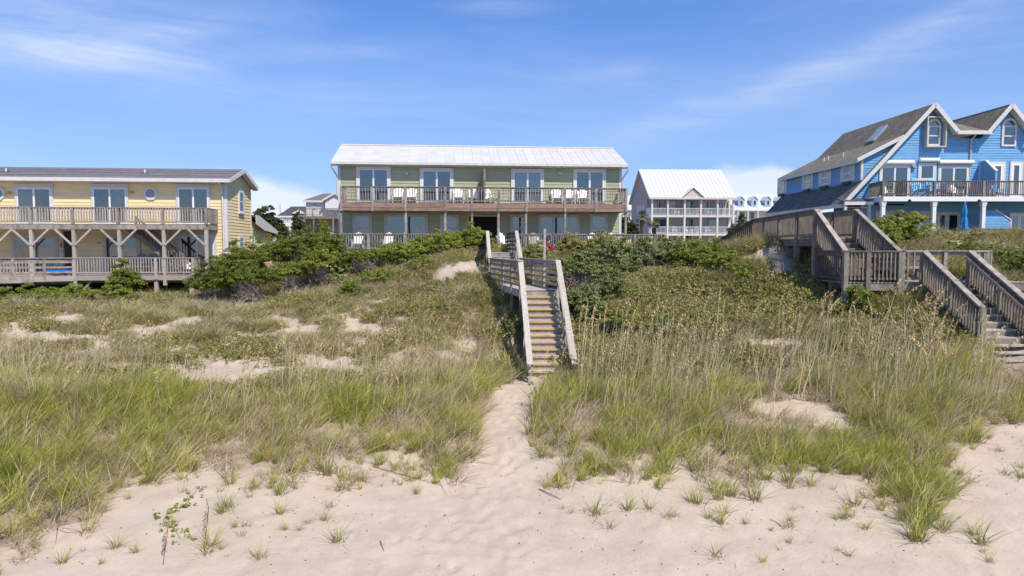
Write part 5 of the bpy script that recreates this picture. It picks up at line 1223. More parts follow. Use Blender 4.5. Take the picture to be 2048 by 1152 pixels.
# white house with blue dormers
T, W, ze, zr = far_house(1466, 1640, 150, 12, 420.5, 389, 450, WHITE_S, ROOF_WW, 'distant long white house with pale blue dormers behind the boardwalk', [], (.6, .6), metal=True)
LB = mat('pale_blue_dormer', (.36, .50, .62), .7)
for px in (1483.5, 1510, 1537, 1563):
    xm = T.X(px, 1.0, 15); hw = T.X(px + 6, 1.0, 15) - xm; zb, zt, zp = T.Z(413, xm, 1), T.Z(400, xm, 1), T.Z(394, xm, 1)
    d_ = T.part('dormer', MB().extrude([(xm - hw, 1.2, zb), (xm + hw, 1.2, zb), (xm + hw, 1.2, zt), (xm, 1.2, zp), (xm - hw, 1.2, zt)], (0, 5, 0)), LB, fix=True)
    for s_ in (-1, 1): T.part('roof_slope', MB().extrude([(xm + s_ * (hw + .2), 1.0, zt - .1), (xm, 1.0, zp + .12), (xm, 5.5, zp + .12), (xm + s_ * (hw + .2), 5.5, zt - .1)], (0, 0, .1)), ROOF_WW, d_, fix=True)
    glazing(T, d_, xm, 1.19, zb + .25, zt, hw * 1.1, leaves=1, hung=True, trim=.1, small=True)
T.part('porch_roof', MB().box(.2, W - .2, -2, .28, ze - .25, ze - .05), WHITE)
for p in (1475, 1495, 1515, 1540): T.inst('column', T.boxm('c', .2, .2, ze - 4.4, WHITE), T.X(p, -1.9, 8), -1.9, 4.1)
for p0, p1 in ((1479, 1488), (1500, 1507)): xa, xb = T.X(p0, .3, 8), T.X(p1, .3, 8); glazing(T, None, (xa + xb) / 2, .298, T.Z(437, 3, 0), T.Z(425, 3, 0), xb - xa, leaves=2, trim=.15, m_trim=TEAL, small=True)
# sliver of a white house between the green and the grey one
T, W, ze, zr = far_house(1236, 1275, 135, 10, 418, 391, 450, WHITE_S, ROOF_WW, 'sliver of a distant white house between the green and the grey houses', [(1254, 1263, 421, 433, None)], (.3, .3), metal=True)

def utility_pole():
    x = (521 - 1024) / F * 95; r = link('utility_pole', None, None, (x, 95, 4.1), 0, label='thin wooden utility pole behind the yellow house', category='pole')
    zt = 5 + 75 * 95 / F; link('shaft', MB().tube([(0, 0, 0), (0, 0, zt - 4.1)], [.14, .09], 8).mesh('shaft', W_GREY), r); link('crossarm', MB().box(-.7, .7, -.18, -.08, zt - 4.9, zt - 4.75).mesh('crossarm', W_GREY), r)
utility_pole()

# ------------------------------------------------------------------ central stairs and walkway
def central_stairs():
    z0 = .70
    T = Thing('beach_stairs', 'weathered wooden stairs with new orange tread edges climbing the dune to the green house', 'stairs', 0, 0, z0)
    B0, B1 = Vector((1.22, 21.85, 0)), Vector((1.02, 25.55, 0))          # centre line bottom / top
    zb, zt = .78, 3.37; n = 13; w = 1.20
    for i in range(n):
        t0 = i / n; t1 = (i + 1) / n; c0 = B0.lerp(B1, t0); c1 = B0.lerp(B1, t1); z_ = zb + (zt - zb) * (i + 1) / n
        d = (c1 - c0); sd = Vector((1, 0, 0))
        if i < n - 1:
            T.part('tread', MB().box(c0.x - w / 2, c0.x + w / 2, c0.y + .0, c1.y + .02, z_ - .04, z_), W_PALE)
            T.part('tread_edge', MB().box(c0.x - w / 2, c0.x + w / 2, c0.y - .035, c0.y - .001, z_ - .062, z_ - .004), W_NEW)
        T.part('riser', MB().box(c0.x - w / 2, c0.x + w / 2, c0.y + .012, c0.y + .035, z_ - (zt - zb) / n + .002, z_ - .043), W_PALE if i % 3 else W_GREY)
    for s_ in (-1, 1):
        o = Vector((s_ * (w / 2 + .03), 0, 0)); a = B0 + o; b = B1 + o
        T.part('stringer', MB().beam((a.x, a.y - .1, zb - .10), (b.x, b.y, zt - .18), .05, .28), W_PALE)
        o = Vector((s_ * (w / 2 + .10), 0, 0)); a = B0 + o; b = B1 + o; a.y -= .80; a.x += .04
        p0 = Vector((a.x, a.y, zb - .56)); p1 = Vector((b.x, b.y, zt))
        # the railing: flat sloping cap with boards below and posts
        railing(T, None, p0, p1, 1.12, [.02, .5, .985], W_PALE, post_w=.10, post_dn=.5, bal=False, boards=2, board_h=.13, cap=(.19, .045), sub=.14, bot=.30)
        for t in (.5, .985):
            q = p0.lerp(p1, t); g = hz(q.x, q.y) - .3; T.part('post', MB().box(q.x - .06, q.x + .06, q.y - .05, q.y + .05, g, q.z - .51), W_BROWN)
    # first landing, running back and slightly to the left
    L0 = Vector((1.02, 25.55, zt)); L1 = Vector((-.30, 31.6, zt))
    lv = (L1 - L0); n = int(lv.length / .147)
    d = lv.normalized(); sd = Vector((d.y, -d.x, 0)); ang = math.atan2(sd.y, sd.x)
    me = T.boxm('deck_board', 1.36, .139, .035, W_PALE)
    for i in range(n):
        q = L0.lerp(L1, (i + .5) / n); T.inst('deck_board', me, q.x, q.y, q.z - .036, ang)
    for s_ in (-1, 1):
        a = L0 + sd * s_ * .66; b = L1 + sd * s_ * .66
        T.part('joist', MB().beam(a + Vector((0, 0, -.16)), b + Vector((0, 0, -.16)), .045, .235), W_PALE)
        a = L0 + sd * s_ * .70 ; b = L1 + sd * s_ * .70
        a = a + d * .02
        railing(T, None, a, b, 1.10, [.02, .27, .55, .985] if s_ < 0 else [.33, .62, .985], W_GREY if s_ < 0 else W_PALE, post_w=.09, post_dn=.32, bal=False, boards=4, board_h=.10, cap=(.15, .04), sub=.12, bot=.12)
        for t in (.27, .8):
            q = a.lerp(b, t); g = hz(q.x, q.y) - .3
            if q.z - .33 > g: T.part('support_post', MB().box(q.x - .06, q.x + .06, q.y - .06, q.y + .06, g, q.z - .33), W_BROWN)
    # second flight
    z2 = T.Z(505, 0, 34.0); S1 = L1 + Vector((-.20, 2.3, 0)); S1.z = z2; n = 7
    for i in range(n):
        c0 = L1.lerp(S1, i / n); c1 = L1.lerp(S1, (i + 1) / n); z_ = zt + (z2 - zt) * (i + 1) / n
        T.part('tread', MB().box(c0.x - .62, c0.x + .62, c0.y, c1.y + .02, z_ - .04, z_), W_BROWN if i < 5 else W_PALE)
        T.part('riser', MB().box(c0.x - .62, c0.x + .62, c0.y + .012, c0.y + .035, z_ - (z2 - zt) / n + .002, z_ - .043), W_BROWN if i < 5 else W_GREY)
    for s_ in (-1, 1):
        a = L1 + Vector((s_ * .72, 0, 0)); b = S1 + Vector((s_ * .72, 0, 0))
        railing(T, None, a, b, 1.08, [.02, .985], W_PALE, post_w=.10, post_dn=.5, bal=False, boards=2, board_h=.12, cap=(.16, .045), sub=.13, bot=.3)
        T.part('stringer', MB().beam((a.x - s_ * .06, a.y, zt - .15), (b.x - s_ * .06, b.y, z2 - .17), .045, .26), W_BROWN)
    # upper walkway to the house
    U1 = S1 + Vector((-.35, 6.4, 0)); me = T.boxm('deck_board', 1.40, .139, .035, W_GREY); n = int(6.4 / .147)
    for i in range(n):
        q = S1.lerp(U1, (i + .5) / n); T.inst('deck_board', me, q.x, q.y, q.z - .036, 0)
    for s_ in (-1, 1):
        a = S1 + Vector((s_ * .72, .05, 0)); b = U1 + Vector((s_ * .72, 0, 0))
        if s_ > 0: b = S1 + Vector((.25, 4.2, 0)); 
        railing(T, None, a, b, 1.05, [.0, .33, .66, .985], W_BROWN, post_w=.09, post_dn=.3, bal=False, boards=4, board_h=.11, cap=(.15, .04), sub=.12, bot=.12)
        T.part('joist', MB().beam((S1.x + s_ * .66, S1.y, z2 - .16), (U1.x + s_ * .66, U1.y, z2 - .16), .045, .235), W_BROWN)
    # tall post standing on the right rail of the landing
    pb = L0.lerp(L1, .36) + sd * .78; z1 = T.Z(458, pb.x, pb.y)
    T.part('tall_post', MB().beam((pb.x, pb.y, 2.6), (pb.x + .03, pb.y, z1), .09, .09, side=(1, 0, 0)), W_PALE)
    # flag, tattered
    f = link('tattered_flag', None, None, (pb.x + .05, pb.y, T.Z(472, pb.x, pb.y)), 0, label='torn red and white flag with a purple corner hanging from the post by the stairs', category='flag')
    def strip(pts, w0, w1, m, nm):
        mb = MB(); vs = []; fs = []
        for i, (x, z) in enumerate(pts):
            t = i / (len(pts) - 1); w = w0 + (w1 - w0) * t; wob = .02 * math.sin(i * 2.2)
            vs += [(x + w * .5, -.02 + wob, z + w * .45), (x - w * .5, .02 - wob, z - w * .45)]
        for i in range(len(pts) - 1): fs.append((2 * i, 2 * i + 1, 2 * i + 3, 2 * i + 2))
        mb.add(vs, fs); link(nm, mb.mesh(nm, m), f)
    strip([(.04, .0), (.07, -.09), (.05, -.18), (.08, -.27)], .14, .15, PURC, 'canton')
    strip([(.03, -.28), (.12, -.34), (.20, -.42), (.24, -.50), (.36, -.54), (.46, -.57)], .15, .06, REDC, 'red_stripe')
    strip([(.02, -.33), (.10, -.40), (.17, -.48), (.22, -.55), (.30, -.60)], .08, .06, REDC, 'red_stripe')
    strip([(.05, -.27), (.14, -.30), (.17, -.38), (.22, -.46), (.34, -.52), (.44, -.66)], .05, .04, PLASTIC, 'white_stripe')
    # dark hoop hanging over the rail
    hb = L0.lerp(L1, .60) + sd * .60; zc = T.Z(524, hb.x, hb.y)
    ring = [(hb.x + .11 * math.cos(a), hb.y, zc + .33 * math.sin(a)) for a in [2 * math.pi * i / 18 for i in range(19)]]
    ho = link('hanging_hoop', None, None, (hb.x, hb.y, zc), 0, label='thin dark hoop hung over the right railing of the stair landing', category='hoop')
    link('ring', MB().tube([(p[0] - hb.x, 0, p[2] - zc) for p in ring], .012, 5).mesh('ring', W_DARK), ho); link('hook', MB().tube([(0, 0, .33), (.1, 0, .55), (.16, 0, .62)], .012, 5).mesh('hook', W_DARK), ho)
central_stairs()

# ------------------------------------------------------------------ boardwalk and stairs of the blue house
def blue_boardwalk():
    T = Thing('dune_boardwalk', 'dark weathered boardwalk with two stair flights crossing the dune at right', 'boardwalk', 0, 0, 2.0)
    def at(px, py, Y): z = T.Z(py, 0, Y); D = Y * CP - (z - EYE) * SP; return Vector(((px - 1024) / F * D, Y, z))
    H = 1.02
    A = at(1632, 418, 25.0); zU = A.z - H - .03                                  # upper walk, left rail near end
    A2 = at(1711, 418, 25.0)
    Fp = at(1505, 440, 34.5); C = Vector((A.x, A.y, zU)); C2 = Vector((A2.x, A2.y, zU)); E = Vector((Fp.x, Fp.y, zU)); E2 = E + Vector((1.5, .4, 0))
    n = int((E - C).length / .147)
    for i in range(n):
        t = (i + .5) / n; a = C.lerp(E, t); b = C2.lerp(E2, t); T.part('deck_board', MB().beam(a + Vector((0, 0, -.018)), b + Vector((0, 0, -.018)), .138, .035), W_GREY)
    for a, b in ((C, E), (C2, E2)):
        T.part('joist', MB().beam(a + Vector((.03, 0, -.17)), b + Vector((.03, 0, -.17)), .05, .26), W_DARK)
        railing(T, None, a, b, H + .03, [0, .23, .49, .76, 1], W_BROWN, m_cap=W_BROWN, post_w=.15, post_dn=.35, sp=.125, bw=.045, cap=(.16, .045), sub=.17, m_bal=W_BROWN)
    for t in (0.0, .23, .49, .76):
        for a, b in ((C, E), (C2, E2)):
            q = a.lerp(b, t); g = hz(q.x, q.y) - .3
            if g < q.z - .36: T.part('support_post', MB().box(q.x - .085, q.x + .085, q.y - .085, q.y + .085, g, q.z - .36), W_BROWN)
    # far end: sloping rail down to the left
    Q = E + Vector((-1.1, 2.6, -1.1)); railing(T, None, E, Q, H, [1], W_DARK, post_w=.13, sp=.14, bw=.045, sub=.15)
    # stairs down to the landing
    B = at(1692, 501, 22.75); B2 = at(1800, 501, 22.75); zL = B.z - H - .03
    D1 = Vector((B.x, B.y + .0, zL)); D2 = Vector((B2.x, B2.y, zL))
    nr = 8
    S0, S1 = Vector((C.x + .06, C.y, zU)), Vector((C2.x - .06, C2.y, zU)); M0 = Vector((D1.x + .10, D1.y + .1, zL)); M1 = Vector((D2.x - .3, D2.y + .1, zL))
    for i in range(nr):
        t0, t1 = i / nr, (i + 1) / nr; a, b, c, d = S0.lerp(M0, t0), S1.lerp(M1, t0), S0.lerp(M0, t1), S1.lerp(M1, t1); z_ = zU - (zU - zL) * (i + 1) / nr
        if i < nr - 1: T.part('tread', MB().extrude([(a.x, a.y, z_), (b.x, b.y, z_), (d.x, d.y - .02, z_), (c.x, c.y - .02, z_)], (0, 0, -.04)), W_BROWN, fix=True)
        T.part('riser', MB().extrude([(a.x, a.y - .02, z_ + .003), (b.x, b.y - .02, z_ + .003), (b.x, b.y - .02, z_ + (zU - zL) / nr - .043), (a.x, a.y - .02, z_ + (zU - zL) / nr - .043)], (0, .02, 0)), W_DARK, fix=True)
    for a, b in ((C, D1), (C2, Vector((D2.x, D2.y, zL)))):
        T.part('stringer', MB().beam(a + Vector((.03, 0, -.2)), b + Vector((.03, 0, -.2)), .05, .30), W_DARK)
        railing(T, None, a + Vector((0, -.05, 0)), b, H + .03, [.04], W_BROWN, m_cap=W_GREY, post_w=.13, post_dn=.3, sp=.12, bw=.045, cap=(.17, .045), sub=.17, bot=.02, m_bal=W_BROWN)
    # landing
    yF, yB = D1.y - .12, D1.y + 2.0; xL, xR = D1.x - .1, at(1985, 500, 24.6).x
    nb = int((xR - xL) / .147); me = T.boxm('deck_board_l', .139, yB - yF, .035, W_GREY)
    for i in range(nb): T.inst('deck_board', me, xL + (i + .5) * .147, (yF + yB) / 2, zL - .036, 0)
    for yy in (yF + .04, (yF + yB) / 2, yB - .04): T.part('joist', MB().box(xL, xR, yy - .025, yy + .025, zL - .28, zL - .037), W_BROWN)
    s0 = at(1852, 500, 22.5); s1 = at(1945, 500, 22.5); xp = at(1806, 505, 22.5).x
    # near railing: dark part with bench behind, then a light part
    railing(T, None, (xL, yF, zL), (xp, yF, zL), H + .03, [.02, .42], W_DARK, post_w=.15, post_dn=.3, sp=.13, bw=.045, cap=(.17, .05), sub=.16, m_bal=W_BROWN, m_post=W_BROWN)
    T.part('post', MB().box(xp - .10, xp + .10, yF - .1, yF + .1, hz(xp, yF) - .3, zL + H - .03), W_GREENISH)
    railing(T, None, (xp + .11, yF, zL), (s0.x, yF, zL), H + .03, [1], W_GREY, post_w=.15, post_dn=.3, sp=.2, bw=.05, cap=(.17, .05), sub=.12, m_post=W_GREENISH)
    railing(T, None, (s1.x, yF, zL), (s1.x + .55, yF, zL), H + .03, [0, 1], W_GREY, post_w=.13, post_dn=.3, sp=.2, bw=.05, cap=(.17, .05), sub=.12, m_post=W_GREENISH)
    railing(T, None, (s1.x + .55, yF + .1, zL), (xR, yB, zL), H + .03, [1], W_GREY, post_w=.13, post_dn=.3, sp=.14, bw=.045, cap=(.17, .05), sub=.12)
    railing(T, None, (xp - .2, yB, zL), (xR, yB, zL), H + .03, [0, .35, .65, 1], W_GREY, post_w=.13, post_dn=.3, sp=.14, bw=.045, cap=(.17, .05), sub=.12, bal=False)
    railing(T, None, (xL, yF + .1, zL), (xL, yB, zL), H + .03, [1], W_DARK, post_w=.13, sp=.14, bw=.045, sub=.15)
    for (x, y) in ((xL + .05, yF), (xL + .8, yF), (s0.x, yF), (s1.x, yF), (xL + .05, yB), (xp, yB), (s0.x, yB), (xR, yB)):
        g = hz(x, y) - .3
        if g < zL - .31: T.part('support_post', MB().box(x - .08, x + .08, y - .08, y + .08, g, zL - .30), W_GREENISH if y == yF else W_DARK)
    # built-in benches
    for (xa, xb, yy, sg) in ((xL + .75, xp - .12, yF + .12, 1), (s0.x + .2, s1.x - .05, yB - .12, -1)):
        bn = T.part('bench', MB().box(xa, xb, yy, yy + sg * .42, zL + .40, zL + .44), W_GREY)
        T.part('seat_board', MB().box(xa - .02, xb + .02, yy + sg * .02, yy + sg * .40, zL + .445, zL + .48), W_GREY, bn)
        for zz in (.58, .76, .94): T.part('back_board', MB().box(xa, xb, yy - .02, yy + .02, zL + zz - .065, zL + zz + .065), W_DARK, bn)
        for xx in (xa + .1, (xa + xb) / 2, xb - .1): T.part('leg', MB().box(xx - .05, xx + .05, yy + sg * .1, yy + sg * .35, zL, zL + .395), W_DARK, bn)
    # lower stairs toward the beach
    G0 = at(1955, 610, 20.0); G1 = Vector((s1.x + .15, 20.0, G0.z)); nr = 9; run = 3.05; zB = zL - nr * .185
    xa, xb = s0.x, s1.x
    for i in range(nr):
        ya = yF - .02 - run * i / nr; yb_ = yF - .02 - run * (i + 1) / nr; z_ = zL - (i + 1) * .185
        if i < nr: T.part('tread', MB().box(xa + .05, xb - .05, ya + .0, yb_ - .02, z_ - .04, z_), W_PALE)
        T.part('riser', MB().box(xa + .05, xb - .05, ya - .02, ya - .002, z_ + .003, z_ + .14), W_BROWN)
    for i in range(4):
        T.part('tread', MB().box(xa + .05 + .15, xb + .6, yF - run - .33 * i - .33, yF - run - .33 * i, zB - .17 * (i + 1) - .04, zB - .17 * (i + 1)), W_PALE)
    for xx in (xa, xb):
        a = Vector((xx, yF - .05, zL)); b = Vector((xx, yF - run + .1, zL - (run - .1) / run * nr * .185))
        T.part('stringer', MB().beam(a + Vector((0, 0, -.2)), b + Vector((0, 0, -.2)), .05, .30), W_DARK)
        railing(T, None, a, b, H + .03, [.5, 1], W_BROWN, m_cap=W_GREY, post_w=.13, post_dn=.6, sp=.12, bw=.045, cap=(.19, .05), sub=.17, bot=.02, m_post=W_GREENISH)
        if xx == xb: T.part('handrail', MB().beam(a + Vector((-.14, 0, .82)), b + Vector((-.14, 0, .82)), .05, .09), W_GREY)
blue_boardwalk()
# ------------------------------------------------------------------ vegetation meshes
def mesh_np(name, V, faces4, faces3, m, attrs=None, smooth=False):
    """V (n,3); faces4 (a,4); faces3 (b,3); attrs {name: values per vertex}"""
    me = bpy.data.meshes.new(name)
    me.vertices.add(len(V)); me.vertices.foreach_set('co', np.asarray(V, np.float32).ravel())
    f4 = np.asarray(faces4, np.int32).reshape(-1, 4); f3 = np.asarray(faces3, np.int32).reshape(-1, 3)
    loops = np.concatenate([f4.ravel(), f3.ravel()]); me.loops.add(len(loops)); me.loops.foreach_set('vertex_index', loops)
    st = np.concatenate([np.arange(len(f4)) * 4, len(f4) * 4 + np.arange(len(f3)) * 3]).astype(np.int32)
    me.polygons.add(len(st)); me.polygons.foreach_set('loop_start', st)
    me.update(calc_edges=True)
    if smooth: me.polygons.foreach_set('use_smooth', np.ones(len(st), bool))
    for k, v in (attrs or {}).items():
        a = me.attributes.new(k, 'FLOAT', 'POINT'); a.data.foreach_set('value', np.asarray(v, np.float32))
    for mm in (m if isinstance(m, (list, tuple)) else [m]): me.materials.append(mm)
    return me

def blade_arrays(r, n, spread, h0, h1, w, lean, droop, az0=None, azs=math.pi, wind=0.0):
    """curved tapering grass blades: base disc, height, lean out, droop of the tip"""
    ang = r.uniform(0, 2 * math.pi, n); rad = spread * np.sqrt(r.random(n))
    bx, by = rad * np.cos(ang), rad * np.sin(ang)
    h = r.uniform(h0, h1, n); az = np.where(r.random(n) < .6, ang + r.normal(0, .6, n), r.uniform(0, 2 * math.pi, n))
    if az0 is not None: az = az0 + r.normal(0, azs, n)
    az = np.where(r.random(n) < wind, r.normal(-.15, .55, n), az)
    ln = np.abs(r.normal(0, lean, n)); dr = r.uniform(.3, 1, n) * droop
    ts = np.array([0, .38, .72, 1.0]); hw = w * r.uniform(.7, 1.25, n)
    tw = r.uniform(0, math.pi, n)
    Vs = []; T_ = []
    for k, t in enumerate(ts):
        out = h * (ln * t + dr * t * t); zz = h * (t - dr * .45 * t * t)
        cx, cy = bx + np.cos(az) * out, by + np.sin(az) * out
        if k < 3:
            wk = hw * (1, .85, .5)[k]; sx, sy = -np.sin(az + tw * .5) * wk, np.cos(az + tw * .5) * wk
            Vs.append(np.stack([cx - sx, cy - sy, zz], 1)); Vs.append(np.stack([cx + sx, cy + sy, zz], 1)); T_ += [t, t]
        else: Vs.append(np.stack([cx, cy, zz], 1)); T_.append(t)
    V = np.stack(Vs, 1).reshape(-1, 3)       # n*7
    b = np.arange(n)[:, None] * 7
    f4 = np.concatenate([b + np.array([[0, 1, 3, 2]]), b + np.array([[2, 3, 5, 4]])]); f3 = b + np.array([[4, 5, 6]])
    return V, f4, f3, np.tile(T_, n), np.repeat(r.random(n), 7)
def join(parts):
    V = []; f4 = []; f3 = []; t = []; r_ = []; o = 0
    for (v, a, b, tt, rr) in parts:
        V.append(v); f4.append(a + o); f3.append(b + o); t.append(tt); r_.append(rr); o += len(v)
    return np.concatenate(V), np.concatenate(f4), np.concatenate(f3), np.concatenate(t), np.concatenate(r_)
def tuft(name, seed, n, spread, h0, h1, w, lean, droop, m, dry=0, **k):
    r = np.random.default_rng(seed); V, a, b, t, rr = blade_arrays(r, n, spread, h0, h1, w, lean, droop, **k)
    return mesh_np(name, V, a, b, m, {'t': t, 'r': rr})

def leaf_cloud(r, centres, crad, per, size, flat=.75):
    """leaf quads on the shells of many small clumps"""
    nC = len(centres); N_ = nC * per
    c = np.repeat(centres, per, 0); cr = np.repeat(crad, per)
    d = r.normal(0, 1, (N_, 3)); d /= np.linalg.norm(d, axis=1)[:, None]; d[:, 2] = np.where(d[:, 2] < -.3, -d[:, 2], d[:, 2])
    p = c + d * (cr * r.uniform(.45, 1.05, N_))[:, None] * np.array([1, 1, flat])
    nrm = d * .8 + r.normal(0, .55, (N_, 3)) + np.array([0, 0, .25]); nrm /= np.linalg.norm(nrm, axis=1)[:, None]
    a = np.cross(nrm, r.normal(0, 1, (N_, 3))); a /= np.linalg.norm(a, axis=1)[:, None] + 1e-9; b = np.cross(nrm, a)
    s = size * r.uniform(.6, 1.35, N_); L_, W_ = s[:, None] * a, s[:, None] * b * .5
    V = np.stack([p - L_, p - W_ * 1.0, p + L_, p + W_ * 1.0], 1).reshape(-1, 3)
    f = np.arange(N_)[:, None] * 4 + np.array([[0, 1, 2, 3]])
    # colour number: clump tone plus leaf tone
    tone = np.repeat(r.random(nC), per) * .55 + r.random(N_) * .45
    return V, f, np.repeat(tone, 4)

def crown(seed, rx, ry, rz, leaf, m, dens=1.0, crel=.22, name='foliage', flat=.7, low=-.15, rough=.22, zoff=0.0):
    r = np.random.default_rng(seed)
    nC = int(min(175, 100 * dens)); d = r.normal(0, 1, (nC, 3)); d /= np.linalg.norm(d, axis=1)[:, None]; d[:, 2] = np.where(d[:, 2] < low, np.abs(d[:, 2]) * .6, d[:, 2])
    lob = 1 + rough * np.sin(d[:, 0] * 4 + seed) + rough * .8 * np.cos(d[:, 1] * 5 + seed * 2.1) + r.normal(0, .09, nC)
    rad = np.where(r.random(nC) < .75, r.uniform(.82, 1.02, nC), r.uniform(.35, .8, nC)) * lob
    c = d * rad[:, None] * np.array([rx, ry, rz]); c[:, 2] += zoff
    cr = crel * min(rx, rz) * r.uniform(.6, 1.35, nC)
    area = 4 * math.pi * (cr.mean() ** 2); per = int(np.clip(area / (leaf * leaf) * .85, 30, 105))
    V, f, tone = leaf_cloud(r, c, cr, per, leaf, flat)
    return mesh_np(name, V, f, np.zeros((0, 3)), m, {'r': tone})

def twigs(seed, n, rx, ry, h, m, base_spread=.3, thick=.02, name='branches', front=None, wob=.12):
    r = random.Random(seed); mb = MB()
    for _ in range(n):
        a = r.uniform(0, 2 * math.pi) if front is None else r.gauss(-math.pi / 2, front)
        q = Vector((r.uniform(-1, 1) * rx * base_spread, r.uniform(-1, 1) * ry * base_spread, 0)); e = Vector((math.cos(a) * rx * r.uniform(.5, 1.0), math.sin(a) * ry * r.uniform(.6, 1.0), h * r.uniform(.35, .95)))
        pts = [q.lerp(e, t) + Vector((r.gauss(0, wob), r.gauss(0, wob), r.gauss(0, wob * .6))) * t for t in (0, .3, .6, 1)]
        mb.tube(pts, [thick, thick * .75, thick * .5, thick * .25], 4, cap=False)
        for _k in range(3):
            s = pts[r.choice((1, 2))]; e2 = s + Vector((r.gauss(0, .3) * rx, r.gauss(-.1, .3) * ry, r.uniform(.0, .35) * h)) * .8; mb.tube([s, s.lerp(e2, .5) + Vector((r.gauss(0, .05), 0, r.gauss(0, .05))), e2], [thick * .5, thick * .35, thick * .15], 3, cap=False)
    return mb.mesh(name, m)

def pick_mat(m):
    return {'G': LEAF_G, 'D': LEAF_D, 'B': LEAF_B, 'O': LEAF_O, 'F': LEAF_F}[m]

def shrub(seed, px, pyb, Y, wpx, ptop, m, label, leaf=.055, group=None, bare=0, dens=1.0, cat='bush', name='shrub', depth=None, low=-.15):
    """px: middle, pyb: foot, ptop: top in the photo; Y: distance"""
    X_ = (px - 1024) / F * (Y * CP); g = hz(X_, Y); zt = EYE + Y * (((576 - ptop) / F) * CP - SP) / (CP + ((576 - ptop) / F) * SP)
    h = max(.5, zt - g); rx = wpx / F * Y / 2 * (1.08 if m == 'D' else 1.0); ry = depth or min(rx, 1.6)
    r = link(name, None, None, (X_, Y, g - .05), 0, label=label, category=cat, group=group)
    zc = h * .45 if h > rx else h * .25
    if bare >= 2: zc = h * .58; low = .1
    dens = dens * max(.8, min(3.2, rx * (h - zc) * 1.5))
    link('foliage', crown(seed, rx * .86, ry * .86, (h - zc) * .90, leaf, pick_mat(m), dens * 1.15, crel=.24 if rx < 1.6 else .20, zoff=zc, low=low), r)
    link('branches', twigs(seed + 9, 8 + bare * 30, rx * .8, ry * .8, h * .8, TWIG if bare else BARK, .8, .018, front=.9 if bare else None), r)
    return r

